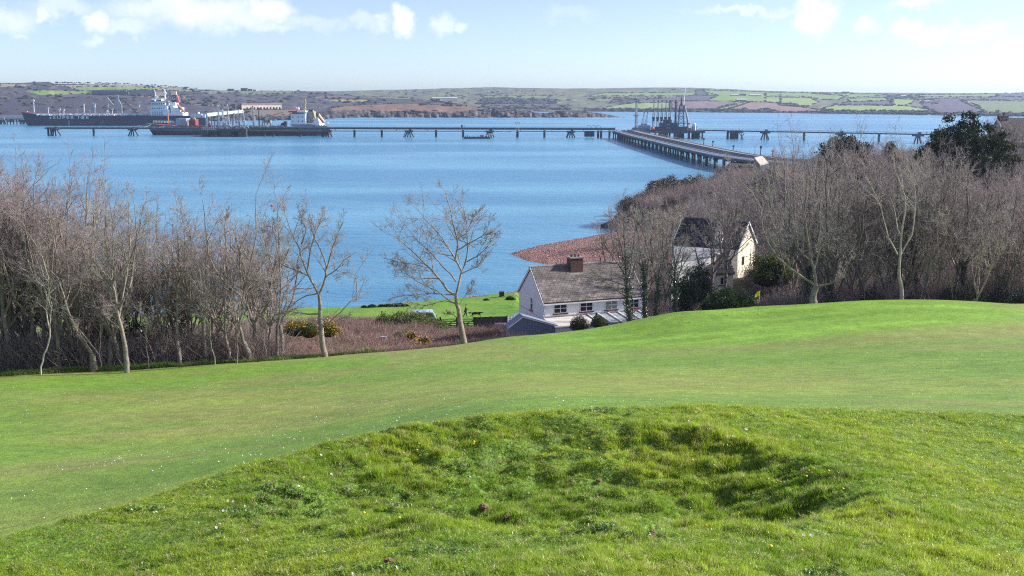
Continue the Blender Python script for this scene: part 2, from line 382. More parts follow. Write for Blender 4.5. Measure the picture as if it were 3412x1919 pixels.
# putting green: raised ellipse beside the flag
g_c = W(2560, 1080, 79); 
GRN = 1-sstep(.9, 1.02, np.sqrt(((GX-21.5)/17.0)**2+((GD-.22*(GX-21.5)-80.0)/9.5)**2)+.1*(fbm(GX*.15, GD*.15, 61, 2)-.5))
APR = 1-sstep(.95, 1.5, np.sqrt(((GX-21.5)/17.0)**2+((GD-.22*(GX-21.5)-80.0)/9.5)**2))
# colours
def lerp(a, b, t): return a*(1-t[..., None])+b*t[..., None]
C = lambda *a: np.array(a, float)
GR_A = C(.165,.275,.040); GR_B = C(.225,.295,.055); GR_C = C(.27,.24,.09); GR_D = C(.13,.25,.04); GREEN = C(.185,.335,.035); LUSH = C(.155,.30,.025)
s1 = fbm(GX*.035, GD*.10, 71, 4); s2 = fbm(GX*.07+4, GD*.22, 72, 4); s3 = fbm(GX*.5, GD*.9, 73, 3)
colr = lerp(np.broadcast_to(GR_A, GX.shape+(3,)), GR_B, sstep(.4, .62, s1))
colr = lerp(colr, GR_D, sstep(.55, .75, s3)*.35)
dry = np.maximum(sstep(.52, .72, s2)*.45, np.exp(-((GPY-(1252-.052*GPX+40*(s1-.5)))/17.0)**2)*.6*(GD > 45))
dry = np.maximum(dry, np.exp(-((GPY-(1195-.04*(GPX-1400)))/16.0)**2)*.5*(GPX > 1300)*(GD > 45))
colr = lerp(colr, GR_C, np.clip(dry, 0, 1))
lush = sstep(60, 70, GD)*(1-sstep(.3, .6, dry))*(GPX < 1300)
colr = lerp(colr, LUSH, np.clip(lush*.8, 0, 1))
colr = lerp(colr, C(.17,.34,.03), APR*.7)
colr = lerp(colr, GREEN*((.88+.24*sstep(.35,.65,fbm(GX*.03+7, GD*.35, 79, 3)))*(1+.07*np.sign(np.sin((GD-.22*GX)*1.5))))[...,None], GRN)
rough_m = (1-sstep(15.5, 19, GD-0*GX))
colr = lerp(colr, C(.13,.22,.03), rough_m*(1-sstep(.5,2.5,GD-np.interp(np.clip(GX/np.maximum(GD,3),-1.2,1.2),_mu,_md))))
# scrub beyond the edge
scr = fbm(GX*.2, GD*.2, 81, 4)
SCR = lerp(np.broadcast_to(C(.075,.058,.045), GX.shape+(3,)), C(.07,.085,.03), sstep(.45, .6, scr))
MEAD = lerp(np.broadcast_to(C(.125,.26,.03), GX.shape+(3,)), C(.17,.29,.035), sstep(.4, .62, fbm(GX*.12, GD*.25, 83, 4)))
BEA = lerp(np.broadcast_to(C(.20,.095,.085), GX.shape+(3,)), C(.28,.145,.125), sstep(.3, .7, fbm(GX*1.2, GD*1.2, 85, 3)))
course = GD < ED
meadow = (~course) & (GD > 127-.06*GX) & (GC > 2.2) & (GX < 14) & (GD < 200)
lawn2 = (~course) & (((GX-66)/8.)**2+((GD-345)/16.)**2 < 1)
beach = (~course) & (GC < np.where(GX < 0, 3.2+.5*fbm(GX*.3, GD*.3, 5, 2), np.where(GD > 196, 34, 4))) & (GD < 268) & (GZ < np.where(GX < 0, 9, 3.6)) & (GC > -30) & (GD > 140)
beach = beach | (GC < .0)
def fr(a): return a[:-1, :-1]
cls = np.full((nr-1, nc-1), 3)
cls[fr(meadow) | fr(lawn2)] = 2; cls[fr(beach)] = 4; cls[fr(course)] = 0
cls[fr(course) & (fr(GRN) > .5)] = 1; cls[fr(course) & (fr(GD) < 16)] = 5
colr = np.where(((~course) & ~meadow & ~beach & ~lawn2)[..., None], SCR, colr); colr = np.where((meadow | lawn2)[..., None], MEAD, colr); colr = np.where(beach[..., None], BEA, colr)
colr = np.where(((GC < 1.2) & (GD > 100))[..., None], colr*.62, colr)   # wet at the water line
colr = np.where(((~course) & (GD > 268) & (GC < 9) & (GZ < 6.5))[..., None], C(.07,.05,.045)+0*colr, colr)
def mat_ground(name, rough, bump, bscale, speck=0):
    m = bpy.data.materials.new(name); m.use_nodes = True; t = m.node_tree; p = t.nodes['Principled BSDF']; p.inputs['Roughness'].default_value = rough
    p.inputs['Specular IOR Level'].default_value = .25
    geo = N(t, 'ShaderNodeNewGeometry'); a = N(t, 'ShaderNodeAttribute', attribute_name='Col'); src = a.outputs['Color']
    for sc, amt, det in ((.35, .10, 4), (1.6, .18, 5), (9, .32, 4), (32, .50, 3), (95, .35, 2)):
        ns = N(t, 'ShaderNodeTexNoise'); ns.inputs['Scale'].default_value = sc; ns.inputs['Detail'].default_value = det; L(t, geo.outputs['Position'], ns.inputs['Vector'])
        mr = N(t, 'ShaderNodeMapRange'); mr.inputs['From Min'].default_value = .3; mr.inputs['From Max'].default_value = .7; mr.inputs['To Min'].default_value = 1-amt; mr.inputs['To Max'].default_value = 1+amt; L(t, ns.outputs['Fac'], mr.inputs['Value'])
        s = N(t, 'ShaderNodeVectorMath', operation='SCALE'); L(t, src, s.inputs[0]); L(t, mr.outputs[0], s.inputs['Scale']); src = s.outputs[0]
    L(t, src, p.inputs['Base Color'])
    nb = N(t, 'ShaderNodeTexNoise'); nb.inputs['Scale'].default_value = bscale; nb.inputs['Detail'].default_value = 5; L(t, geo.outputs['Position'], nb.inputs['Vector'])
    bp = N(t, 'ShaderNodeBump'); bp.inputs['Strength'].default_value = bump; bp.inputs['Distance'].default_value = .05; L(t, nb.outputs['Fac'], bp.inputs['Height']); L(t, bp.outputs[0], p.inputs['Normal'])
    return m
M_TURF = mat_ground('turf', .75, .7, 22); M_SOIL = mat_ground('scrub_soil', .95, 1.0, 8); M_MEAD = mat_ground('meadow_grass', .85, .8, 10); M_SHING = mat_ground('shingle', .9, 1.0, 7)
idx = np.arange(nr*nc).reshape(nr, nc); V = np.stack([GX, GD, GZ], -1).reshape(-1, 3); colf = colr.reshape(-1, 3)
for k, nm, mt, lb in ((0,'fairway',M_TURF,'mown golf fairway sloping down to the trees'),(1,'putting_green',M_TURF,'bright smooth putting green around the flag'),(2,'meadow',M_MEAD,'green meadow by the shore'),
                  (3,'scrub_ground',M_SOIL,'brown scrubby ground behind the golf course'),(4,'shingle_beach',M_SHING,'red shingle beach and spit'),(5,'mound',M_TURF,'grassy mound with a hollow in the foreground')):
    i, j = np.where(cls == k)
    if not len(i): continue
    q = np.stack([idx[i, j], idx[i, j+1], idx[i+1, j+1], idx[i+1, j]], -1)
    un, inv = np.unique(q, return_inverse=True); me = np_mesh(nm, V[un], inv.reshape(q.shape), True)
    at = me.color_attributes.new('Col', 'FLOAT_COLOR', 'POINT'); at.data.foreach_set('color', np.concatenate([colf[un], np.ones((len(un), 1))], 1).astype(np.float32).ravel())
    o = mesh_obj(nm, me, mt); tag(o, lb, None, None, 'structure')
def gz(x, d):
    z, _ = land(np.array([float(x)]), np.array([float(d)])); return float(z[0])
def gzs(x, d): return land(x, d)[0]

# ---------------------------------------------------------------- water
def mat_water():
    m = bpy.data.materials.new('sea_water'); m.use_nodes = True; t = m.node_tree; p = t.nodes['Principled BSDF']
    p.inputs['Roughness'].default_value = .24; p.inputs['IOR'].default_value = 1.333
    geo = N(t, 'ShaderNodeNewGeometry')
    # depth: paler green-brown near the shore, patches of wind
    mp = N(t, 'ShaderNodeMapping'); mp.inputs['Scale'].default_value = (.004, .012, 1); L(t, geo.outputs['Position'], mp.inputs['Vector'])
    n = N(t, 'ShaderNodeTexNoise'); n.inputs['Scale'].default_value = 1; n.inputs['Detail'].default_value = 5; L(t, mp.outputs[0], n.inputs['Vector'])
    cr = N(t, 'ShaderNodeValToRGB'); cr.color_ramp.elements[0].position = .42; cr.color_ramp.elements[0].color = (.065, .235, .40, 1); cr.color_ramp.elements[1].position = .60; cr.color_ramp.elements[1].color = (.135, .36, .52, 1)
    L(t, n.outputs['Fac'], cr.inputs[0]); L(t, cr.outputs[0], p.inputs['Base Color'])
    bs = None
    for (sx, sy, det, dist, st) in ((.10, .34, 6, 1.1, .8), (.9, 2.2, 4, .18, .7)):
        mp = N(t, 'ShaderNodeMapping'); mp.inputs['Scale'].default_value = (sx, sy, 1); mp.inputs['Rotation'].default_value = (0, 0, .12); L(t, geo.outputs['Position'], mp.inputs['Vector'])
        n = N(t, 'ShaderNodeTexNoise'); n.inputs['Scale'].default_value = 1; n.inputs['Detail'].default_value = det; n.inputs['Roughness'].default_value = .6; n.inputs['Distortion'].default_value = .4; L(t, mp.outputs[0], n.inputs['Vector'])
        b = N(t, 'ShaderNodeBump'); b.inputs['Distance'].default_value = dist; b.inputs['Strength'].default_value = st; L(t, n.outputs['Fac'], b.inputs['Height'])
        if bs: L(t, bs, b.inputs['Normal'])
        bs = b.outputs[0]
    L(t, bs, p.inputs['Normal'])
    return m
wx = np.linspace(-5200, 5200, 40); wy = np.concatenate([[-400, 60], np.linspace(120, 5000, 40)])
A, B = np.meshgrid(wx, wy); V = np.stack([A, B, np.zeros_like(A)], -1).reshape(-1, 3); ii = np.arange(A.size).reshape(A.shape)
q = np.stack([ii[:-1,:-1], ii[:-1,1:], ii[1:,1:], ii[1:,:-1]], -1).reshape(-1, 4)
o = mesh_obj('water', np_mesh('water', V, q, True), mat_water()); tag(o, 'blue rippled sea of the wide haven', None, None, 'structure')
# ---------------------------------------------------------------- far shores
def pip(px, py, poly):
    ins = np.zeros(px.shape, bool); n = len(poly)
    for i in range(n):
        (x0, y0), (x1, y1) = poly[i], poly[(i+1) % n]
        ins ^= ((y0 > py) != (y1 > py)) & (px < (x1-x0)*(py-y0)/(y1-y0+1e-9)+x0)
    return ins
M_HILL = mat('hill_land', (.1,.1,.08), .95, var=.16, vscale=.05, attr='Col', detail=8)
GRN1 = (.19,.28,.07); GRN2 = (.25,.33,.10); GRN3=(.16,.21,.09); PUR = (.10,.075,.11); PNK = (.27,.16,.15); OLV = (.33,.30,.12); BRN = (.20,.12,.08); DRK = (.035,.040,.035); HEA = (.15,.155,.085); CLF = (.06,.05,.055); PAL = (.30,.27,.17)
def hill(name, cols, shore, sky_, d1, fields, base, label, seed, cliffh, nrow=64, powr=1.5, jit=1.0):
    px = np.arange(cols[0], cols[1]+.1, cols[2]); ys = np.interp(px, *zip(*shore)); yt = np.interp(px, *zip(*sky_)); D1 = np.interp(px, *zip(*d1))
    yt = yt+(fbm(px*.03, px*0, seed, 3)-.5)*2.2*jit
    yt = np.minimum(yt, ys-1)
    dz = np.array([Wz(x, y, 0).y for x, y in zip(px, ys)])
    t = np.linspace(0, 1, nrow)[:, None]
    PY = ys+(yt-ys)*t; D = dz+(np.maximum(D1, dz+60)-dz)*t**powr
    # cliffs: rough in depth near the water
    PX = np.broadcast_to(px, PY.shape)
    ch = np.interp(px, *zip(*cliffh))
    isc = (ys-PY) < ch*(.75+.5*fbm(PX*.06, PY*0, seed+3, 3))
    D = D+np.where(isc & (t > 0), (fbm(PX*.16, PY*.05, seed+5, 3)-.5)*90, (fbm(PX*.02, PY*.12, seed+6, 3)-.5)*60*np.minimum(1, t*6))
    u = (PX-1706)/F; v = (959.5-PY)/F; dy = math.cos(PITCH)+v*math.sin(PITCH); dzv = -math.sin(PITCH)+v*math.cos(PITCH)
    X = u*D/dy; Z = CAMZ+dzv*D/dy
    col = np.zeros(PY.shape+(3,)); nz = fbm(PX*.035, PY*.22, seed+1, 4)
    col[:] = base[0]; col = lerp(col, np.array(base[1]), sstep(.42, .6, nz)); col = lerp(col, np.array(base[2]), sstep(.56, .7, fbm(PX*.06+50, PY*.3, seed+2, 4)))
    line = np.zeros(PY.shape, bool)
    for poly, cc in fields:
        wob = (fbm(PX*.05, PY*.05, 9, 2)-.5)*2
        m = pip(PX+wob, PY+wob*.5, poly); col[m] = cc
    col[isc] = np.array(CLF)*(.6+1.6*sstep(.45,.7,fbm(PX*.2, PY*.08, seed+8, 2)))[isc][:, None]
    col[0] = (.25,.17,.15)
    # back side
    X = np.vstack([X*1.0, X[-1:]*1.06, X[-1:]*1.2]); Z = np.vstack([Z, Z[-1:]-14, Z[-1:]*0-2]); D = np.vstack([D, D[-1:]*1.06, D[-1:]*1.2])
    col = np.concatenate([col, col[-1:], col[-1:]])
    Z[0] = -1.5
    nr_, nc_ = X.shape; ii = np.arange(X.size).reshape(X.shape); q = np.stack([ii[:-1,:-1], ii[:-1,1:], ii[1:,1:], ii[1:,:-1]], -1).reshape(-1, 4)
    me = np_mesh(name, np.stack([X, D, Z], -1).reshape(-1, 3), q, True)
    at = me.color_attributes.new('Col', 'FLOAT_COLOR', 'POINT'); at.data.foreach_set('color', np.concatenate([col.reshape(-1, 3), np.ones((X.size, 1))], 1).astype(np.float32).ravel())
    o = mesh_obj(name, me, M_HILL); tag(o, label, None, None, 'structure')
    def at_(x, y):
        yy0 = np.interp(x, px, ys); yy1 = np.interp(x, px, yt); tt = min(1, max(0, (yy0-y)/(yy0-yy1)))
        d0 = np.interp(x, px, dz); dd = d0+(max(np.interp(x, px, D1), d0+60)-d0)*tt**powr
        return W(x, y, dd)
    return at_
FB = [([(1950,322),(2013,310),(2316,308),(2316,318),(2164,319),(2013,320)],GRN1), ([(1965,366),(2076,348),(2117,343),(2253,342),(2253,366)],GRN2), ([(2235,337),(2455,338),(2379,366),(2235,366)],(.20,.14,.14)),
      ([(2323,300),(2600,308),(2600,343),(2356,336),(2392,318)],GRN1), ([(2139,333),(2323,318),(2394,319),(2354,336),(2228,337)],PUR), ([(2379,365),(2487,338),(2500,340),(2424,365)],GRN1),
      ([(2422,366),(2500,338),(2593,344),(2717,364),(2784,374),(2422,373)],PNK), ([(2550,308),(2841,310),(2794,333),(2737,332),(2694,323),(2550,320)],GRN1), ([(2550,324),(2700,327),(2730,342),(2684,354),(2600,344),(2550,339)],GRN2),
      ([(2590,343),(2640,345),(2700,358),(2600,352)],PUR),([(2824,329),(2955,325),(2958,335),(2828,339)],GRN1), ([(2828,340),(2968,336),(2972,349),(2778,348)],PUR), ([(2731,362),(2784,351),(3018,353),(3115,367),(3102,370),(2784,369)],GRN2),
      ([(2784,371),(3115,374),(3115,379),(2801,377)],GRN1), ([(2972,329),(3052,332),(3025,351),(2975,349)],GRN2), ([(3018,317),(3320,313),(3320,322),(3025,323)],GRN1),
      ([(3072,330),(3320,324),(3412,324),(3600,326),(3412,332),(3196,333),(3286,374),(3119,379),(3072,350)],PUR), ([(3206,334),(3412,338),(3800,345),(3800,384),(3286,378),(3253,350)],GRN3), ([(3320,312),(3412,310),(3800,312),(3800,330),(3412,323),(3330,321)],PUR),
      ([(1604,320),(1836,318),(1821,331),(1620,329)],GRN3), ([(1594,332),(1644,324),(1852,332),(1852,345),(1594,346)],(.06,.06,.07)), ([(1200,321),(1370,326),(1370,332),(1200,328)],GRN3), ([(1960,328),(2080,326),(2110,334),(2000,340)],GRN3),
      ([(1700,358),(1860,361),(1860,364),(1700,362)],OLV), ([(2010,325),(2200,323),(2200,327),(2010,330)],PNK), ([(2700,311),(2960,314),(2900,322),(2830,325),(2800,318)],GRN1), ([(1950,362),(2300,364),(2580,370),(2580,376),(1950,374)],(.045,.05,.055)),
      ([(2580,371),(3120,378),(3500,384),(3500,392),(2580,380)],(.05,.05,.05)), ([(2050,330),(2140,333),(2100,345),(2020,345)],(.07,.07,.08)), ([(2318,300),(2345,300),(2360,318),(2320,318)],(.06,.07,.07)),
      ([(2960,316),(3010,316),(3060,327),(2960,325)],(.06,.07,.06)), ([(1620,342),(1850,347),(1900,365),(1600,362)],(.09,.085,.09))]
atB = hill('far_hills', (-900, 4300, 5), [(-900,371),(2000,371.5),(2600,376),(3412,388),(4300,398)],
     [(-900,300),(600,300),(780,301),(1100,304),(1250,300),(1400,297),(1500,294),(1560,292),(1660,290),(1700,292),(1760,293),(1900,295),(2150,292),(2250,292),(2350,293),(2450,298),(2600,304),(2900,309),(3200,310),(3412,311),(4300,316)],
     [(-900,4100),(4300,3700)], FB, (HEA, (.10,.105,.095), (.19,.22,.10)), 'patchwork of fields on the far side of the haven', 200, [(-900,3),(4300,3)], nrow=56)
FA = [([(0,279),(100,281),(105,287),(0,290)],PAL), ([(-900,279),(0,279),(0,290),(-900,290)],PAL), ([(80,302),(150,300),(305,305),(305,313),(250,312),(185,318),(135,317)],GRN1), ([(228,290),(420,287),(560,296),(680,302),(650,306),(540,300),(440,299),(310,304),(262,303)],GRN1),
      ([(180,283),(400,283),(600,294),(640,298),(600,298),(400,289),(230,290)],PAL), ([(781,302),(1032,305),(935,312),(824,315),(781,307)],GRN3), ([(1067,330),(1214,332),(1240,339),(1147,341)],OLV), ([(1030,323),(1159,316),(1196,325),(1047,328)],(.17,.12,.13)),
      ([(640,303),(780,302),(800,310),(650,306)],GRN3), ([(1100,360),(1160,352),(1240,349),(1330,345),(1500,352),(1560,352),(1640,370),(1560,376),(1300,376),(1100,388)],BRN), ([(820,366),(1000,366),(1060,380),(1000,397),(840,398)],(.19,.14,.10)), ([(690,308),(730,308),(730,313),(690,313)],GRN3),
      ([(420,318),(600,320),(640,325),(500,322)],OLV), ([(600,345),(700,347),(790,352),(700,352)],GRN3), ([(760,355),(810,362),(830,376),(780,372)],(.17,.19,.09)), ([(1660,373),(1880,378),(1880,381),(1660,378)],BRN),
      ([(0,330),(400,325),(480,395),(0,395)],(.045,.042,.062))]
atA = hill('near_headland', (-900, 2137, 5), [(-900,408),(500,405),(760,402),(980,400),(1090,395),(1200,391),(1500,391.5),(2000,390.5),(2137,392)],
     [(-900,268),(0,277),(100,275.5),(128,272.5),(165,273),(180,279),(400,282),(480,286),(560,291),(640,297),(700,299),(760,303),(1000,304),(1080,310),(1150,316),(1200,322),(1300,328),(1400,331),(1500,340),(1560,349),(1640,363),(1700,371),(1820,376),(1880,368),(1950,371),(2028,381),(2063,389),(2120,390.5),(2137,391)],
     [(-900,2700),(600,2700),(1000,2900),(1200,2300),(1560,1950),(1700,1800),(2137,1760)], FA, ((.065,.055,.085), (.040,.042,.060), (.13,.105,.09)), 'brown and purple headland with cliffs behind the ships', 300, [(-900,14),(700,14),(960,15),(1090,24),(1500,20),(1600,26),(1900,16),(2137,6)], nrow=72)

# hedgerows: real banks of bushes along the field edges (one mass)
rng = np.random.default_rng(5)
hp = []
for flds, at_ in ((FB, atB), (FA, atA)):
    for poly, cc in flds:
        for k in range(len(poly)):
            (x0, y0), (x1, y1) = poly[k], poly[(k+1) % len(poly)]
            if max(x0, x1) < -100 or min(x0, x1) > 3500: continue
            n = int(max(abs(x1-x0), abs(y1-y0)*4)/3)+1
            for i in range(n):
                if rng.random() < (.82 if at_ is atA else .5): continue
                t = (i+rng.random())/n; x = x0+(x1-x0)*t; y = y0+(y1-y0)*t
                p = at_(x, y); hp.append((p.x, p.y, p.z-.6, .75+rng.random()*.8))
for (x0, x1, y0, y1, n, at_) in ((1950,2590,364,371,400,atB),(2590,3450,374,386,420,atB),(1600,1850,331,345,260,atB),(1600,1900,352,368,260,atB),(2040,2140,330,345,110,atB),(2960,3080,318,330,110,atB),(3060,3130,330,350,60,atB),
                                 (100,190,273,284,120,atA),(200,420,300,330,0,atA),(0,480,305,372,950,atA),(590,1100,308,345,800,atA),(480,760,325,350,260,atA),(1150,1500,332,345,200,atA),(600,1100,376,394,300,atA),(1250,1900,300,352,320,atB),(30,160,285,296,120,atA)):
    for i in range(int(n*(.10 if at_ is atA else .45))):
        x = rng.uniform(x0, x1); y = rng.uniform(y0, y1)
        if at_ is atA and y < 300 and x > 200: continue
        if at_ is atA and 270 < x < 580 and 299 < y < 322: continue
        p = at_(x, y); hp.append((p.x, p.y, p.z-1.0, 1.0+rng.random()*1.0))
def blob_mesh(name, seed, n=26):
    r = np.random.default_rng(seed); mb = MB()
    bm = bmesh.new(); bmesh.ops.create_icosphere(bm, subdivisions=2, radius=1)
    for v in bm.verts: v.co *= .75+.5*r.random(); v.co.z = v.co.z*.8+.55
    me = bpy.data.meshes.new(name); bm.to_mesh(me); bm.free(); return me
hp = np.array(hp); n = len(hp)
s = hp[:, 3]*2.2
M_HEDGE = mat('far_scrub', (.045,.05,.042), 1.0, rnd=.4, col2=(.07,.055,.065), vscale=.02)
scatter('far_hedgerows', hp[:, :3], np.stack([rng.uniform(-.2,.2,n), rng.uniform(-.2,.2,n), rng.uniform(0,6.28,n)], -1), np.stack([s*rng.uniform(.9,2.4,n), s, s*rng.uniform(.45,1.0,n)], -1), rng.integers(0, 4, n),
        [blob_mesh('hedge_clump', i) for i in range(4)], M_HEDGE, label='dark hedgerows and thickets dividing the far fields', cat='hedge')

# wind-bent trees on the left skyline
M_FARLEAF = mat('far_tree_leaf', (.035,.045,.035), 1.0, rnd=.3); M_BARK = mat('tree_bark', (.28,.225,.19), .9, var=.35, vscale=3, bump=.4, bscale=15)
def skyline_tree(seed):
    r = np.random.default_rng(seed); t = thing('windswept_tree', 'small dark windswept tree on the skyline above the ships', 'tree', group='windswept trees on the left skyline')
    tr = MB(); tr.tube((0,0,-1), (.5,0,2.6), .35, .22, 5); tr.tube((.5,0,2.6), (-1.8,.2,4.2), .2, .1, 4); tr.tube((.5,0,2.6), (1.9,-.2,4.2), .2, .1, 4); tr.build('trunk', M_BARK, t)
    cr = MB()
    for k in range(7): cr.sphere((r.uniform(-3.2, 2.6), r.uniform(-1.4,1.4), 4.3+r.uniform(-.3,.7)-.12*k%1), r.uniform(.9,1.7), 7, 5, .55)
    for v in range(len(cr.v)): x, y, z = cr.v[v]; cr.v[v] = (x+r.uniform(-.25,.25), y+r.uniform(-.25,.25), z+r.uniform(-.25,.25))
    cr.build('crown', M_FARLEAF, t); return t
prot = [skyline_tree(i) for i in range(3)]; used = 0
for i, x in enumerate([193,200,208,216,224,230,236,243,252,262,271,280,289,297,318,326,334,342,350,358,366,374,382,390,398,418,428,440,455,470,482,494,504,516,528,540,550,562,572,584,594,602,612,624,636,655]):
    x += (i*37 % 5)-2; y = np.interp(x, [180,400,480,560,640,700], [279.5,282.5,286.5,292,298,300])
    p = atA(x, y+.5); rz = (i*1.7 % .6)-.3; s = .75+(i*53 % 10)/14
    if used < 3: o = prot[used]; o.location = p; o.rotation_euler[2] = rz; o.scale = (s*1.1, s, s*.85)
    else: o = dup(prot[i % 3], p, rz, (s*1.15, s, s*.85))
    used += 1

# far buildings ------------------------------------------------
M_STONE = mat('pale_stone', (.80,.70,.58), .9, var=.25, vscale=.4, bump=.2, bscale=4); M_CONC = mat('grey_concrete', (.24,.27,.33), .9, var=.2, vscale=.2)
M_WHITE = mat('white_paint', (.78,.78,.78), .6); M_DWIN = mat('dark_opening', (.02,.022,.03), .3); M_RIM = mat('red_brick_coping', (.40,.30,.25), .9)
M_SLATE = mat('dark_slate', (.045,.05,.065), .6, var=.2, vscale=2)
def px_box(name, x0, x1, ytop, ybot, D, depth, m, parent, z0=None):
    a = W(x0, ybot, D); b = W(x1, ytop, D); mb = MB(); mb.box2((a.x, D, a.z-1 if z0 is None else z0), (b.x, D+depth, b.z)); return mb.build(name, m, parent)
# sea fort with arched casemates
p = atA(863, 366); D = p.y; t = thing('casemate_fort', 'long pale stone fort with a row of dark arches above the cliffs', 'fort', (0,0,0))
px_box('wall', 806, 921, 347, 367, D, 22, M_STONE, t); px_box('coping', 805, 922, 344.5, 347, D-.6, 23, M_RIM, t); px_box('roof_mound', 835, 895, 340, 344.6, D+6, 14, M_HEDGE, t); px_box('side_wall', 790, 805.8, 346, 368, D+3, 16, mat('dark_stone', (.12,.10,.12), .9), t)
for x in (821,831.5,842,852,861,870.5,880,889,898,907,916):
    a = W(x-2.2, 365.5, D-.25); b = W(x+2.2, 358, D-.25); mb = MB(); pts = [Vector((a.x, D-.25, a.z)), Vector((b.x, D-.25, a.z)), Vector((b.x, D-.25, b.z-.6))]
    cx = (a.x+b.x)/2; r = (b.x-a.x)/2
    for k in range(1, 6): q = math.pi*k/6; pts.append(Vector((cx+r*math.cos(q), D-.25, b.z-.6+r*.9*math.sin(q))))
    pts.append(Vector((a.x, D-.25, b.z-.6))); mb.prism(pts, (0,0,0), (0,.4,0)); mb.build('arch_opening', M_DWIN, t)
def swing(t, piv, deg):
    a = math.radians(deg); t.matrix_world = Matrix.Translation(piv) @ Matrix.Rotation(a, 4, 'Z') @ Matrix.Diagonal((1/math.cos(a),1,1,1)) @ Matrix.Translation(-Vector(piv))
swing(t, W(806, 366, D), 34)
# battery wall on the hill
p = atA(430, 318); D = p.y; t = thing('hilltop_battery', 'long low blue-grey concrete battery on the hill above the big ship', 'fort', (0,0,0))
px_box('wall', 306, 500, 300, 316, D, 18, M_CONC, t); px_box('parapet', 330, 410, 298.5, 304, D-6, 5, mat('pale_concrete', (.26,.28,.31), .9), t); px_box('wall', 306, 415, 305, 313, D-8, 7, mat('mid_concrete', (.13,.15,.19), .9), t)
px_box('wall', 500, 534, 305, 320, D-4, 16, M_STONE, t); px_box('wall', 536, 552, 303, 319, D+2, 10, M_CONC, t); px_box('wall', 553, 568, 304, 321, D-2, 12, M_STONE, t)
for x in range(340, 405, 9): px_box('buttress', x, x+3, 300.5, 305, D-7, 2, M_CONC, t)
swing(t, W(306, 318, D), 12)
# farm buildings on the hills
def barn(x0, x1, yr, ye, yb, at_, wall, roof, name, label, cat, group=None, depth=14):
    D = at_((x0+x1)/2, yb).y; t = thing(name, label, cat, (0,0,0), group=group)
    a = W(x0, yb, D); b = W(x1, ye, D); r = W(x0, yr, D)
    mb = MB(); mb.prism([Vector((a.x, D, a.z-3)), Vector((a.x, D+depth, a.z-3)), Vector((a.x, D+depth, b.z)), Vector((a.x, D+depth/2, r.z-.3)), Vector((a.x, D, b.z))], (0,0,0), (b.x-a.x,0,0)); mb.build('wall', wall, t)
    mb = MB(); o = .6
    for s in (0, 1):
        e = D-o if s == 0 else D+depth+o
        mb.add([(a.x-o, e, b.z-.25), (b.x+o, e, b.z-.25), (b.x+o, D+depth/2, r.z), (a.x-o, D+depth/2, r.z), (a.x-o, e, b.z+.15), (b.x+o, e, b.z+.15), (b.x+o, D+depth/2, r.z+.4), (a.x-o, D+depth/2, r.z+.4)], [(0,1,2,3),(4,5,6,7),(0,1,5,4),(1,2,6,5),(3,0,4,7)])
    mb.build('roof', roof, t); n = max(1, int((x1-x0)/5))
    for k in range(n):
        if x1-x0 < 9: break
        cx = a.x+(b.x-a.x)*(k+.5)/n; mb = MB(); mb.box((cx, D-.1, (a.z+b.z)/2), ((b.x-a.x)/n*.35, .3, (b.z-a.z)*.55)); mb.build('window', M_DWIN, t)
    return t
M_TIN = mat('pale_tin_roof', (.62,.60,.58), .5); M_GRE = mat('green_shed_wall', (.16,.24,.17), .8); M_BRI = mat('farm_brick', (.40,.30,.25), .9)
barn(2455,2486,329,332,337,atB,M_GRE,M_TIN,'barn','long green walled barn with a pale roof below the other farm sheds','barn')
barn(2436,2462,314.5,316.5,319.5,atB,M_BRI,M_TIN,'barn','pale roofed shed left of the three farm buildings above the green barn','barn')
barn(2465,2486,312.5,315,319,atB,M_CONC,M_SLATE,'farmhouse','blue-grey farmhouse between two pale sheds on the far hill','house')
barn(2498,2536,314,317,320.5,atB,M_BRI,M_TIN,'barn','reddish walled long shed right of the blue-grey farmhouse','barn')
barn(1441,1523,324.6,325.8,327.6,atB,M_WHITE,M_WHITE,'greenhouse','long thin white greenhouse low on the far hill above mid haven','greenhouse')
barn(2238,2252,295.5,298,301,atB,M_WHITE,M_SLATE,'farmhouse','small white farmhouse near the skyline left of the crane jib','house')
barn(2980,3000,315.5,318,322,atB,M_WHITE,M_SLATE,'farmhouse','white farmhouse among dark trees high on the right hill','house')
barn(3004,3020,317,319,323,atB,M_STONE,M_TIN,'barn','pale stone barn beside the white farmhouse on the right hill','barn')
barn(2808,2830,305.5,307,309.5,atB,M_CONC,M_SLATE,'barn','dark barn standing on the right skyline','barn')
barn(3066,3100,334.5,335.8,338,atB,M_TIN,M_TIN,'barn','narrow pale shed at the edge of the purple field','barn')
barn(802,822,293.5,296,301,atA,mat('dark_house_wall', (.10,.11,.16), .9),M_SLATE,'farmhouse','taller dark building on the skyline left of mid distance','house')
barn(824,840,296.5,298,301,atA,M_CONC,M_SLATE,'barn','low grey block joined right of the dark skyline house','barn')
barn(841,853,296.5,298.5,301.5,atA,M_BRI,M_TIN,'barn','pinkish shed at the right end of the skyline buildings','barn')
barn(758,776,296,298,300.5,atA,M_HEDGE,M_SLATE,'barn','low dark shed left of the skyline house','barn')
t = thing('transmission_mast', 'thin mast standing on the right skyline beside a dark barn', 'mast', atB(2789, 309)); mb = MB(); mb.tube((0,0,-2), (0,0,12), .5, .3, 5); mb.build('pole', M_CONC, t)
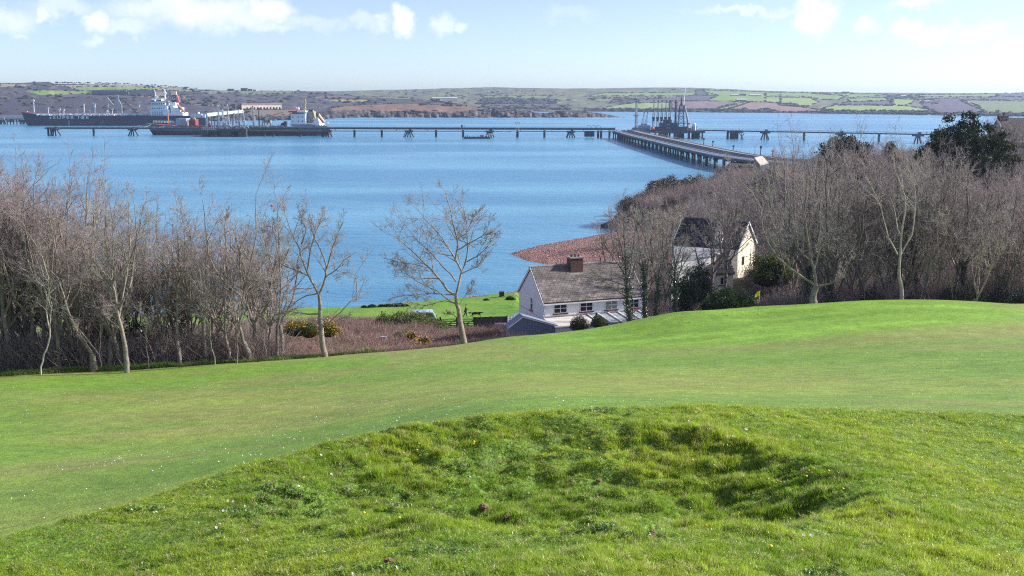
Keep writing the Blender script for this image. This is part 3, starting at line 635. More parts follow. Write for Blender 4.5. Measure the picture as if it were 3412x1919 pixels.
# ---------------------------------------------------------------- jetties
M_STEEL = mat('dark_steel', (.055,.06,.075), .6, var=.3, vscale=.8); M_PILE = mat('weathered_pile', (.05,.05,.055), .8, var=.4, vscale=.5); M_RUST = mat('rusty_steel', (.22,.09,.05), .85, var=.3, vscale=1)
M_DECK = mat('jetty_deck', (.33,.31,.29), .85, var=.2, vscale=.6); M_PIPE = mat('silver_pipe', (.62,.62,.62), .35, metal=.3, var=.1, vscale=.5); M_YEL = mat('yellow_pipe', (.50,.42,.16), .6)
M_GREYP = mat('grey_paint', (.34,.38,.42), .5, var=.15, vscale=.5); M_LGREY = mat('light_grey_paint', (.55,.58,.60), .5); M_NAVY = mat('dark_blue_steel', (.055,.065,.10), .6, var=.2, vscale=.3)
M_RED = mat('red_paint', (.55,.05,.03), .5); M_ORANGE = mat('orange_paint', (.62,.20,.05), .5)
M_GREEN_SL = mat('weedy_pile_foot', (.07,.12,.05), .9)
def pile_mesh(r, h0, h1, n=8, nm='pile'):
    mb = MB(); mb.tube((0,0,-1.5), (0,0,h1), r, r, n); return mb.mesh(nm)
# line of the cross jetty
def on_line(px, A, B):
    A = Vector(A); B = Vector(B); k = (px-1706)/F; k /= ray(px, 440)[1]
    # X = k*D ; point on A + t (B-A)
    t = (k*A.y-A.x)/((B.x-A.x)-k*(B.y-A.y)); p = A+(B-A)*t; return Vector((p.x, p.y, 0))
JA, JB = (-422, 940, 0), (84, 893, 0)
jx = W(155,430,940).x
def trestle(parent, p, ztop, sc=1.0, m=None):
    mb = MB(); mb.box((p.x, p.y, ztop-.7), (7*sc, 6, 1.4)); mb.box((p.x+1, p.y, ztop+.9), (2*sc, 2, 1.8)); mb.build('pile_cap', M_NAVY, parent)
    for k, (dx, dy) in enumerate(((-4.2,-2.5),(-1.3,-3),(1.6,-3),(4.4,2.5))):
        q = MB(); q.tube((p.x+dx*.3, p.y+dy*.3, ztop-1.0), (p.x+dx*sc, p.y+dy, -1.5), .55, .55, 7); q.build('raking_pile', M_PILE, parent)
def walkway(name, label, a, b, ztop, w, pipes, cat='jetty', rail=True, beam=True):
    t = thing(name, label, cat, (0,0,0)); A = Vector((a.x, a.y, ztop)); B = Vector((b.x, b.y, ztop)); d = (B-A).normalized(); s = Vector((d.y, -d.x, 0))
    mb = MB(); mb.bar(A-Vector((0,0,.5)), B-Vector((0,0,.5)), w, .9); mb.build('deck', M_STEEL, t)
    for (off, z, r, m) in pipes:
        mb = MB(); mb.tube(A+s*off+Vector((0,0,z)), B+s*off+Vector((0,0,z)), r, r, 7); mb.build('pipe', m, t)
    if beam:
        mb = MB(); mb.bar(A+Vector((0,0,-2.6)), B+Vector((0,0,-2.6)), .7, .35); n = int((B-A).length/26)
        for k in range(n+1): q = A+(B-A)*(k/max(n,1)); mb.box((q.x, q.y, ztop-1.7), (.35,.5,1.8))
        mb.build('lower_pipe_rack', M_STEEL, t)
        mb = MB(); mb.tube(A+Vector((0,-.9,-2.3)), B+Vector((0,-.9,-2.3)), .25, .25, 6); mb.build('pipe', M_YEL, t)
    if rail:
        for off in (-w/2, w/2):
            mb = MB(); n = int((B-A).length/7)
            for z in (.55, 1.1): mb.bar(A+s*off+Vector((0,0,z)), B+s*off+Vector((0,0,z)), .09, .09)
            for k in range(n+1): q = A+(B-A)*(k/n)+s*off; mb.box((q.x, q.y, ztop+.55), (.12,.12,1.1))
            mb.build('handrail', M_LGREY, t)
    return t
me_p = pile_mesh(.95, 0, 6)
def add_pile(t, p, r=None, m=None, me=None, h=None):
    o = mesh_obj('pile', me or me_p, m or M_PILE, t); o.location = (p.x, p.y, 0); return o
P0 = on_line(152, JA, JB); P1 = on_line(680, JA, JB)
t = walkway('jetty_walkway', 'left end of the long low jetty, reaching out from the small tanker', P0, P1, 7.0, 3.2, [(-.9,.35,.3,M_STEEL)], beam=False)
for x in (161,171,312): add_pile(t, on_line(x, JA, JB))
for x in (184,443): trestle(t, on_line(x, JA, JB), 6.4)
P2 = on_line(818, JA, JB); P3 = on_line(2050, JA, JB)
t = walkway('long_jetty', 'long pipe jetty crossing the haven between the two loading berths', P2, P3, 7.4, 4.2, [(-1.2,.4,.38,M_STEEL),(0,.35,.3,M_DECK),(1.2,.4,.38,M_STEEL)])
for x in (881,910,1000,1074,1181,1272,1453,1543,1724,1814,1993,2003,2031): add_pile(t, on_line(x, JA, JB))
for x in (1091,1363,1632,1902): trestle(t, on_line(x, JA, JB), 5.6)
for x in (1345, 1617, 1887):
    p = on_line(x, JA, JB); mb = MB(); mb.tube((p.x+2, p.y, 5), (p.x-.8, p.y, -1.5), .3); mb.build('raking_pile', M_PILE, t)
for x0, x1 in ((1948,1980),):
    a = on_line(x0, JA, JB); b = on_line(x1, JA, JB); mb = MB(); mb.box2((a.x, a.y-3, .8), (b.x, a.y+4, 5.5)); mb.build('fender_block', M_PILE, t)
for x in (1543, 1962, 1978, 1994):
    p = on_line(x, JA, JB); mb = MB(); mb.path([(p.x-1.6,p.y,7.4),(p.x-1.6,p.y,9.6),(p.x-1,p.y,10.2),(p.x+1,p.y,10.2),(p.x+1.6,p.y,9.6),(p.x+1.6,p.y,7.4)], .14, 5); mb.build('hoop', M_STEEL, t)
p = on_line(1539, JA, JB); mb = MB(); mb.box((p.x, p.y, 8.8), (1.4,1.4,3)); mb.build('cabinet', M_STEEL, t)
# gangway tower, sloping gangway and pontoon
p = on_line(1724, JA, JB); t = thing('gangway_tower', 'small steel tower holding the top of the sloping gangway', 'tower', (p.x, p.y-3, 0))
mb = MB()
for sx in (-1.1, 1.1):
    for sy in (-1, 1): mb.tube((sx, sy, -1), (sx, sy, 11), .18, n=5)
for z in (3, 5.5, 8, 11): mb.box((0,0,z), (2.6,2.4,.2))
mb.build('frame', M_LGREY, t); mb = MB(); mb.path([(-1.8,0,11),(-1.8,0,12.6),(1.8,0,12.6),(1.8,0,11)], .15, 5); mb.build('handrail', M_STEEL, t)
a = W(1720, 437, 884); b = W(1608, 453, 876); t = thing('gangway', 'light sloping gangway dropping from the tower to the moored pontoon', 'gangway', (0,0,0))
mb = MB(); mb.bar(a, b, 1.6, .3); mb.build('walkway', M_LGREY, t)
mb = MB()
for s in (-.8, .8):
    mb.bar(a+Vector((0,s,1.1)), b+Vector((0,s,1.1)), .14, .14)
    for k in range(13): q = a+(b-a)*(k/12); mb.box((q.x, q.y+s, q.z+.55), (.12,.12,1.1))
mb.build('handrail', M_LGREY, t)
a = W(1546, 459, 874); b = W(1634, 456, 874); t = thing('pontoon', 'low dark floating pontoon moored beside the long jetty', 'pontoon', (0,0,0))
mb = MB(); mb.box2((a.x, 870, -.3), (b.x, 877, 1.5)); mb.build('hull', M_STEEL, t); mb = MB()
for k in range(6): mb.box((a.x+3.5*k+1.2, 872, 1.9), (.5,.5,.8))
mb.build('bollards', M_STEEL, t); mb = MB(); mb.box((b.x-7, 873.5, 2.3), (3.4,2,1.6)); mb.build('cabin', M_GREYP, t); mb = MB(); mb.box((a.x+3, 873.5, 2.4), (1.2,1.2,1.8)); mb.build('locker', M_LGREY, t)
# left loading platform ------------------------------------------------
pa = on_line(671, JA, JB); pb = on_line(821, JA, JB); D0 = pa.y-14
t = thing('loading_platform', 'dark left loading platform on fender blocks beside the small tanker', 'platform', (0,0,0))
xa = W(671,430,D0).x; xb = W(822,430,D0).x
mb = MB(); mb.box2((xa+1, D0+1, 4.6), (xb-1, D0+20, 6.9)); mb.build('deck', M_NAVY, t)
for (x0, x1) in ((671,693),(793,821)):
    mb = MB(); mb.box2((W(x0,430,D0).x, D0-1.2, -1), (W(x1,430,D0).x, D0+2.5, 6.0)); mb.build('fender_block', M_PILE, t)
for x in (697,702,709,714,722,728,735,741,749,756,763,769,776,782,788): add_pile(t, Vector((W(x,440,D0+3).x, D0+2+(x % 3)*3, 0)))
mb = MB(); mb.box2((W(735,430,D0).x, D0, -1), (W(768,430,D0).x, D0+2, 5)); mb.build('fender_block', M_PILE, t)
mb = MB(); mb.box2((xa, D0-1.4, 5.9), (W(700,0,D0).x, D0-1.2, 6.3)); mb.build('fender_rail', M_LGREY, t)
mb = MB()
for z in (7.5, 8.0): mb.bar((xa, D0+1, z), (xb, D0+1, z), .1, .1)
for k in range(24): mb.box((xa+(xb-xa)*k/23, D0+1, 7.4), (.12,.12,1.1))
mb.build('handrail', M_LGREY, t)
rg = random.Random(4)
mb = MB()
for k in range(70):
    x = rg.uniform(xa+6, xb-2); y = rg.uniform(D0+3, D0+16)
    mb.box((x, y, 6.9+.7), (rg.uniform(.5,2.2), rg.uniform(.5,2), rg.uniform(.8,2.4))) if k % 2 else mb.path([(x,y,6.9),(x,y,8.2+rg.random()*2),(x+rg.uniform(1,4),y,8.2+rg.random()*2),(x+4,y+1,6.9)], .22, 5)
mb.build('pipe_manifold', M_GREYP, t)
mb = MB()
for k in range(26): x = rg.uniform(xa+10, xb-3); mb.box((x, D0+2.5, 7.6), (rg.uniform(.6,1.6), .6, rg.uniform(.6,1.5)))
mb.build('valve_gear', M_RUST, t)
def mast(px, ytop, D, r, m, name, label, heads=1, zb=6.9, cap=None):
    b = W(px, ytop, D); t = thing(name, label, 'mast', (b.x, D, zb)); h = b.z-zb
    mb = MB(); mb.tube((0,0,-.3), (0,0,h), r, r*.7, 8); mb.build('pole', m, t)
    mb = MB()
    for z in (h-.6, h*.5)[:1+heads//2]: mb.box((0,0,z), (r*4.5, r*4.5, .25)); mb.path([(-r*2.2,0,z),(-r*2.2,0,z+1.1),(r*2.2,0,z+1.1),(r*2.2,0,z)], .08, 4)
    mb.build('platform', M_STEEL, t)
    mb = MB(); mb.box((0,0,h+.6), (1.0,.8,.9)); mb.build('lamp_head', cap or M_STEEL, t)
    mb = MB(); mb.box((r+.25,0,h*.45), (.3,.5,h*.85)); mb.build('ladder', M_LGREY, t); return t
mast(687, 374, D0+4, .65, M_GREYP, 'light_mast', 'grey mast at the left edge of the left loading platform', 0)
mast(740, 359, D0+7, .75, M_LGREY, 'light_mast', 'tall pale mast rising from the middle of the left loading platform', 2)
mast(841.5, 357, D0+12, .6, M_GREYP, 'light_mast', 'grey mast with a red lamp head right of the left platform', 0, cap=M_RED)
mast(725, 343, D0+26, .55, M_LGREY, 'lattice_mast', 'thin pale far mast behind the left loading platform, leftmost of the tall pair', 2)
mast(756, 342, D0+28, .5, M_LGREY, 'lattice_mast', 'thin pale far mast behind the left loading platform, right of the tall pair', 2)
def loading_arm(px, ytop, D, lean, m, label, group, zb=6.9, w=1.0, fold=.55, name='marine_crane'):
    b = W(px, ytop, D); h = b.z-zb; t = thing(name, label, 'loading arm', (b.x, D, zb), group=group)
    mb = MB(); mb.tube((-.7*w,0,-.2), (-.7*w,0,h*fold), .32*w, .28*w, 6); mb.tube((.7*w,0,-.2), (.7*w,0,h*fold), .32*w, .28*w, 6); mb.build('riser', m, t)
    mb = MB(); mb.box((0,0,h*fold), (2.6*w,1.6*w,1.7*w)); mb.box((0,0,h*fold-1.6*w), (2.0*w,1.2*w,1.0*w)); mb.tube((0,-.9*w,h*fold),(0,.9*w,h*fold), 1.1*w, n=10); mb.build('swivel_joint', m, t)
    top = Vector((lean,0,h)); mb = MB(); mb.tube((-.75*w,0,h*fold+.6), top, .26*w, .16*w, 5); mb.tube((.75*w,0,h*fold+.6), top, .26*w, .16*w, 5)
    for k in range(1, 6):
        q = k/6; mb.tube(Vector((-.75*w,0,h*fold)).lerp(top, q), Vector((.75*w,0,h*fold)).lerp(top, q+.06), .09*w, n=4)
    mb.build('inboard_arm', m, t)
    mb = MB(); mb.tube((lean,-.5,h), (lean,.5,h), .75*w, n=10); mb.build('sheave', m, t)
    mb = MB(); mb.tube(top, (lean*.2+1.5*w,.6,h*fold*.75), .17*w, .2*w, 5); mb.build('outboard_arm', M_GREYP, t)
    mb = MB(); mb.box((-.2,.9,h*fold-2.4*w), (1.4*w,1.1*w,1.8*w)); mb.build('counterweight', M_STEEL, t); return t
lab = ['leftmost','second','third','fourth','fifth','sixth','seventh']
for k, (x, yt, ln, mm) in enumerate(((731,384,-1.2,M_LGREY),(746,392,1,M_GREYP),(761,372,-.8,M_LGREY),(775,377,1.2,M_GREYP),(786,366,2.5,M_LGREY),(796,380,2.2,M_GREYP),(812,372,-.6,M_LGREY))):
    loading_arm(x, yt, D0+6+(k%3)*3, ln, mm, 'pale grey loading arm, %s from the left on the left loading platform' % lab[k], 'loading arms on the left platform', w=.72, fold=.42)
def dup_small(): pass
# deck cranes / gantry right of the left platform
t = thing('access_gantry', 'pair of steel posts with ladders right of the left loading platform', 'gantry', (W(870,430,D0+14).x, D0+14, 6.9))
mb = MB(); mb.tube((-1.5,0,0), (-1.5,0,15.5), .7, .5, 6); mb.tube((1.2,0,0), (1.2,0,12), .5, .4, 6); mb.build('post', M_STEEL, t)
mb = MB(); mb.tube((2.2,0,.5), (5.6,0,12.5), .4, .3, 5); mb.tube((4,0,.5), (7,0,12), .3, .25, 5); mb.build('raking_strut', M_GREYP, t)
mb = MB(); mb.tube((3.5,0,9.5), (19,2,13.6), .32, .22, 5); mb.build('jib', M_RUST, t)
mb = MB(); mb.box((2,0,1.2), (8,3,2.2)); mb.build('base', M_DECK, t)
t = thing('control_cabin', 'grey control cabin on stilts on the jetty behind the gantry', 'cabin', (W(892,430,D0+20).x, D0+20, 6.9))
mb = MB(); mb.box((0,0,5.6), (6.4,4,2.6)); mb.build('cabin', M_DECK, t); mb = MB(); [mb.box((sx,sy,2.2), (.35,.35,4.4)) for sx in (-2.6,0,2.6) for sy in (-1.4,1.4)]; mb.build('stilts', M_STEEL, t)
mb = MB(); mb.box((0,0,7.2), (6.9,4.5,.35)); mb.build('roof', M_STEEL, t); mb = MB(); mb.box((0,-2.05,5.9), (4.6,.1,1.1)); mb.build('window', M_DWIN, t)
# ---------------------------------------------------------------- approach trestle to the shore
PATH = [(83,885),(83.6,850),(85.3,760),(87.8,700),(91.0,613),(95.3,525),(99.5,488),(106,462),(118,440),(134,420),(160,400)]
def smooth_path(P, n=60):
    P = np.array(P, float); s = np.concatenate([[0], np.cumsum(np.hypot(*np.diff(P, axis=0).T))]); u = np.linspace(0, s[-1], n)
    X = np.interp(u, s, P[:,0]); Y = np.interp(u, s, P[:,1])
    for _ in range(6): X[1:-1] = (X[:-2]+2*X[1:-1]+X[2:])/4; Y[1:-1] = (Y[:-2]+2*Y[1:-1]+Y[2:])/4
    return [Vector((a, b, 0)) for a, b in zip(X, Y)]
PP = smooth_path(PATH, 70)
def offs(pts, off):
    out = []
    for i, p in enumerate(pts):
        d = (pts[min(i+1, len(pts)-1)]-pts[max(i-1, 0)]).normalized(); s = Vector((-d.y, d.x, 0)); out.append(p+s*off)
    return out
def ribbon(pts, z0, z1, w, off):
    a = offs(pts, off-w/2); b = offs(pts, off+w/2); mb = MB(); vs = []; fs = []
    for p, q in zip(a, b): vs += [(p.x,p.y,z0),(q.x,q.y,z0),(q.x,q.y,z1),(p.x,p.y,z1)]
    for i in range(len(a)-1):
        for k in range(4): fs.append((i*4+k, i*4+(k+1)%4, (i+1)*4+(k+1)%4, (i+1)*4+k))
    fs += [(3,2,1,0), tuple(len(vs)-4+k for k in range(4))]; return mb.add(vs, fs)
def zpath(pts, off, z): return [Vector((p.x, p.y, z)) for p in offs(pts, off)]
t = thing('pipe_trestle', 'curving pipe trestle with silver pipes running from the jetty to the shore', 'pier', (0,0,0))
ribbon(PP, 5.1, 5.6, 6.0, 3.0).build('deck', M_STEEL, t)
for off, z, r, m in ((.9,6.35,.5,M_PIPE),(2.3,6.2,.34,M_PIPE),(3.4,6.2,.34,M_STEEL),(4.5,6.25,.42,M_PIPE),(5.5,6.15,.3,M_STEEL)):
    mb = MB(); mb.path(zpath(PP, off, z), r, 8); o = mb.build('pipe', m, t)
mb = MB(); mb.path(zpath(PP, .0, 6.6), .05, 4)
for q in zpath(PP, .0, 6.15)[::2]: mb.box(q, (.1,.1,.9))
mb.build('handrail', M_LGREY, t)
t2 = thing('pier_roadway', 'pale roadway pier running beside the pipe trestle to the shore', 'pier', (0,0,0))
ribbon(PP, 6.0, 6.7, 5.5, 15.5).build('road_deck', M_DECK, t2)
ribbon(PP, 6.71, 7.05, .25, 12.9).build('kerb', M_STEEL, t2); ribbon(PP, 6.71, 7.0, .25, 18.1).build('kerb', M_DECK, t2)
for off in (12.9, 18.1):
    mb = MB(); mb.path(zpath(PP, off, 8.0), .06, 4)
    for i, q in enumerate(zpath(PP, off, 7.4)): mb.box(q, (.12,.12,1.2))
    mb.build('handrail', M_LGREY, t2)
ribbon(PP[:-14], 5.5, 6.0, 3.4, 9.4).build('pipe_rack', M_STEEL, t)
for off in (8.4, 10.2): mb = MB(); mb.path(zpath(PP[:-14], off, 6.4), .33, 6); mb.build('pipe', M_STEEL if off > 9 else M_DECK, t)
me_p2 = pile_mesh(.5, 0, 5.0)
cross = MB(); cross.box((9.5,0,4.4), (20,.9,.9)); me_c = cross.mesh('cross_beam')
for i in range(1, len(PP)-6, 2):
    p = PP[i]; d = (PP[i+1]-PP[i-1]).normalized(); s = Vector((-d.y, d.x, 0)); far_ = i < 40
    m = M_RUST if i in (51,53,55,57) else M_PILE
    for off in (.8, 5.2, 13.6, 17.6):
        q = p+s*off; o = mesh_obj('pile', me_p2, m, t if off < 10 else t2); o.location = (q.x, q.y, 0)
    mb = MB(); mb.bar(p+s*(-.2)+Vector((0,0,4.5)), p+s*6.4+Vector((0,0,4.5)), .8, .7); mb.build('cross_beam', M_STEEL, t)
    mb = MB(); mb.bar(p+s*12.8+Vector((0,0,5.2)), p+s*18.4+Vector((0,0,5.2)), .8, .7); mb.build('cross_beam', M_STEEL, t2)
# little posts and lamp standards beside the road
for i, (k, off, h) in enumerate(((38,18.4,4.2),(41,18.4,3.4),(47,18.4,3.0),(53,18.4,4.6),(55,18.4,3.2),(20,18.4,3.2))):
    q = offs(PP, off)[k]; t = thing('warning_post', 'short dark post on the outer edge of the pier road, %s from the jetty head' % ['second','third','fourth','fifth','last','first'][i], 'post', (q.x, q.y, 6.7), group='posts along the pier road')
    mb = MB(); mb.tube((0,0,0), (0,0,h*.75), .22, n=6); mb.build('pole', M_STEEL, t); mb = MB(); mb.box((0,0,h*.85), (.8,.8,h*.25)); mb.build('lamp_box', M_RED if i == 4 else M_STEEL, t)
# ---------------------------------------------------------------- right berth
D1 = 868
def X1(px, D=D1): return W(px, 433, D).x
t = thing('berth_platform', 'big dark berth platform on piles beside the end of the pipe trestle', 'platform', (0,0,0))
mb = MB(); mb.box2((X1(2104), D1+2, 4.8), (X1(2352), D1+26, 6.6)); mb.build('deck', M_NAVY, t)
mb = MB(); mb.box2((X1(2196), D1, 4.4), (X1(2290), D1+1.9, 6.4)); mb.build('fender_beam', M_NAVY, t)
for x0, x1 in ((2196,2222),(2247,2252),(2256,2271)):
    mb = MB(); mb.box2((X1(x0), D1-1, -1), (X1(x1), D1+4, 5.6)); mb.build('fender_block', M_PILE, t)
mb = MB(); mb.box2((X1(2180), D1-.6, 5.4), (X1(2203), D1-.2, 5.8)); mb.build('fender_rail', M_YEL, t)
mb = MB(); mb.box2((X1(2318), D1+14, -1), (X1(2342), D1+20, 5.5)); mb.build('fender_block', M_PILE, t)
for k, x in enumerate((2158,2166,2172,2184,2190,2193,2226,2236,2243,2275,2283,2290,2297,2302,2311,2316,2321,2327,2345,2352)): 
    o = mesh_obj('pile', me_p2, M_PILE, t); o.location = (X1(x), D1+1+(k*7 % 20), 0)
for x in (2313,2327): mb = MB(); mb.box((X1(x), D1-2, 2.2), (1.3,1.3,7.4)); mb.build('berthing_pile', M_PILE, t)
for a, b in ((2343,2351),(2351,2343)): mb = MB(); mb.tube((X1(a), D1+22, 5), (X1(b), D1+22, 0), .3); mb.build('cross_brace', M_PILE, t)
rg = random.Random(8); mb = MB()
for k in range(36):
    x = rg.uniform(X1(2108), X1(2160)); y = D1+rg.uniform(4,14); mb.path([(x,y,6.6),(x,y,8+rg.random()),(x+3,y,8+rg.random()),(x+3,y,6.6)], .2, 5); mb.box((x, y-1, 7.1), (1,.8,1))
mb.build('pipe_manifold', M_GREYP, t)
mb = MB()
for z in (7.1, 7.7): mb.bar((X1(2104), D1+2.1, z), (X1(2352), D1+2.1, z), .08, .08)
for k in range(40): mb.box((X1(2104)+(X1(2352)-X1(2104))*k/39, D1+2.1, 7.1), (.1,.1,1.1))
mb.build('handrail', M_STEEL, t)
t = thing('jetty_control_building', 'dark stepped steel control block on the right berth platform', 'building', (0,0,0))
def zz(y, D=D1+6): return W(2200, y, D).z
for k, (x0, x1, yt, dd) in enumerate(((2185,2294,423,0),(2204,2259,409,.6),(2217,2241,398.5,1.2))):
    mb = MB(); mb.box2((X1(x0), D1+5+dd, 6.6), (X1(x1), D1+15-dd, zz(yt))); mb.build('block', M_NAVY, t)
mb = MB(); mb.box2((X1(2258), D1+5.5, zz(423)), (X1(2262), D1+9, zz(414))); mb.box2((X1(2290), D1+5.4, zz(424)), (X1(2294), D1+9, zz(421))); mb.build('stair_housing', M_NAVY, t)
for x, y in ((2225.5,415),(2232,415),(2225.5,426),(2232,426)):
    mb = MB(); mb.box((X1(x), D1+4.95, zz(y)), (.8,.15,.9)); mb.build('window', M_GREYP, t)
t = thing('storage_container', 'long light blue container left of the dark control block', 'container', ((X1(2130)+X1(2171))/2, D1+8, 6.6))
w = X1(2171)-X1(2131); mb = MB(); mb.box((0,0,2.1), (w,3,4.2)); mb.build('body', mat('pale_blue_steel', (.24,.36,.50), .5), t); mb = MB(); [mb.box((-w/2+.5+k*1.1,-1.54,2.1), (.3,.1,3.7)) for k in range(int(w/1.1))]; mb.build('rib', mat('pale_blue_steel', (.24,.36,.50), .5), t)
t = thing('buoy_tank', 'round orange-brown tank in front of the blue container', 'tank', (X1(2176), D1+3, 8.4)); mb = MB(); mb.sphere((0,0,0), 1.6, 12, 8); sharp_smooth(mb.build('shell', M_ORANGE, t)); mb = MB(); mb.box((0,0,-1.5), (2,1.4,.8)); mb.build('cradle', M_STEEL, t)
t = thing('storage_tank', 'upright white cylindrical tank at the right of the berth platform', 'tank', (X1(2318), D1+8, 6.6))
mb = MB(); mb.tube((0,0,0), (0,0,5.2), 1.5, n=16); mb.sphere((0,0,5.2), 1.5, 16, 8, .45); sharp_smooth(mb.build('shell', M_WHITE, t)); mb = MB(); [mb.tube((1.75*math.cos(a),1.75*math.sin(a),0),(1.75*math.cos(a),1.75*math.sin(a),3.4), .3, n=5) for a in (0,1.57,3.14,4.7)]; mb.build('frame', M_STEEL, t)
t = thing('equipment_cabin', 'small cream cabin left of the white upright tank', 'cabin', (X1(2302), D1+7, 6.6)); mb = MB(); mb.box((0,0,1.1), (2.6,2,2.2)); mb.build('body', M_DECK, t); mb = MB(); mb.box((.5,-1.05,1), (.9,.08,1.4)); mb.build('door', M_RUST, t)
for k, x in enumerate((2178.5,2192.5,2205.5,2219,2232)):
    loading_arm(x, 336.5, D1+16, 0.2, M_NAVY, 'tall dark loading arm, %s from the left behind the control block' % lab[k], 'tall loading arms on the berth platform', zb=6.6, w=.85, fold=.42)
for k, x in enumerate((2138,2149)):
    loading_arm(x+2.5, 374, D1+18, 1.6, M_GREYP, 'short light grey loading arm, %s of the pair behind the container' % ('left' if k == 0 else 'right'), 'short grey loading arms', zb=6.6, w=.9, fold=.3)
mast(2120.5, 335, D1+10, 1.0, M_GREYP, 'floodlight_mast', 'thick pale floodlight mast at the left end of the berth platform', 2, zb=6.6)
mast(2252, 338, D1+12, .85, mat('dull_brown_mast', (.14,.12,.13), .7), 'floodlight_mast', 'dull brown mast between the tall arms and the lattice tower', 2, zb=6.6)
# lattice tower with leaning jib
bx = X1(2275); by = D1+10; t = thing('lattice_tower', 'dark lattice tower with platforms at the right of the berth', 'tower', (bx, by, 6.6)); h = W(2275,352,by).z-6.6
mb = MB(); wl = 2.6
for sx in (-1, 1):
    for sy in (-1, 1): mb.tube((sx*wl,sy*wl,0), (sx*wl*.55,sy*wl*.55,h), .28, .22, 5)
n = 8
for k in range(n):
    z0 = h*k/n; z1 = h*(k+1)/n; w0 = wl*(1-.45*k/n); w1 = wl*(1-.45*(k+1)/n)
    for s in (-1, 1): mb.tube((-w0, s*w0, z0), (w1, s*w1, z1), .1, n=4); mb.tube((w0, s*w0, z0), (-w1, s*w1, z1), .1, n=4); mb.tube((s*w0, -w0, z0), (s*w1, w1, z1), .1, n=4)
mb.build('frame', M_NAVY, t)
for q, ww in ((.28,4.4),(.5,3.2),(.75,2.6),(1.0,3.6)):
    mb = MB(); mb.box((0,0,h*q), (ww*2,ww*1.5,.3)); mb.path([(-ww,-ww*.75,h*q+1.2),(ww,-ww*.75,h*q+1.2),(ww,ww*.75,h*q+1.2),(-ww,ww*.75,h*q+1.2),(-ww,-ww*.75,h*q+1.2)], .09, 4); mb.build('platform', M_NAVY, t)
mb = MB(); mb.tube((0,0,h), (0,0,h+7), 1.0, .35, 6); mb.build('top_pole', M_NAVY, t)
p0 = W(2277,350,by-1); p1 = W(2283.5,292,by-1); mb = MB(); mb.tube(p0-t.location, p1-t.location, .5, .28, 6); mb.build('jib', M_WHITE, t)
p0 = W(2281,352,by); p1 = W(2292,400,by+2); p2 = W(2293,425,by+2); mb = MB(); mb.tube(p0-t.location, p1-t.location, .7, .9, 6); mb.tube(p1-t.location, p2-t.location, 1.0, .9, 6); mb.build('raking_boom', M_GREYP, t)
p = W(2295.5,412,by); mb = MB(); mb.box(p-t.location, (1.6,.8,1.1)); mb.build('hose_reel', M_RED, t)
# right walkway
RA, RB = (X1(2340), 884, 0), (W(3120,448,780).x, 780, 0)
t = walkway('right_jetty_walkway', 'thin walkway running right from the berth platform behind the bare trees', Vector(RA), Vector(RB), 7.0, 2.6, [], beam=False)
for x in (2425,2680,2930): add_pile(t, on_line(x, RA, RB))
for x in (2549,2801,3060): trestle(t, on_line(x, RA, RB), 6.4)
a = on_line(2426, RA, RB); b = on_line(2480, RA, RB)
mb = MB(); mb.box2((a.x, a.y-4, 5), (b.x, a.y+5, 6.8)); mb.build('mooring_deck', M_NAVY, t); mb = MB(); mb.box2((a.x+2, a.y-3, -1), (a.x+8, a.y+3, 5)); mb.build('fender_block', M_PILE, t)
for k in range(3): mb = MB(); mb.tube((b.x-4.5+k*2, b.y-2, 5), (b.x-2-k*2+2, b.y-2, -1.2), .3); mb.build('cross_brace', M_PILE, t)
q = on_line(2474, RA, RB); t = thing('signal_mast', 'thin signal mast on the dolphin of the right walkway', 'mast', (q.x, q.y, 6.8)); mb = MB(); mb.tube((0,0,0), (0,0,5), .12, n=5); mb.build('pole', M_LGREY, t); mb = MB(); mb.box((0,0,5.1), (.5,.5,.5)); mb.build('lamp', M_WHITE, t)
# small red navigation buoy
p = Wz(906, 688, 0); t = thing('mooring_buoy', 'tiny red and white buoy floating above the left grove', 'buoy', p); mb = MB(); mb.sphere((0,0,.25), .42, 10, 6); mb.build('float', M_RED, t); mb = MB(); mb.tube((0,0,.5), (0,0,.95), .13, n=6); mb.build('top_mark', M_WHITE, t)
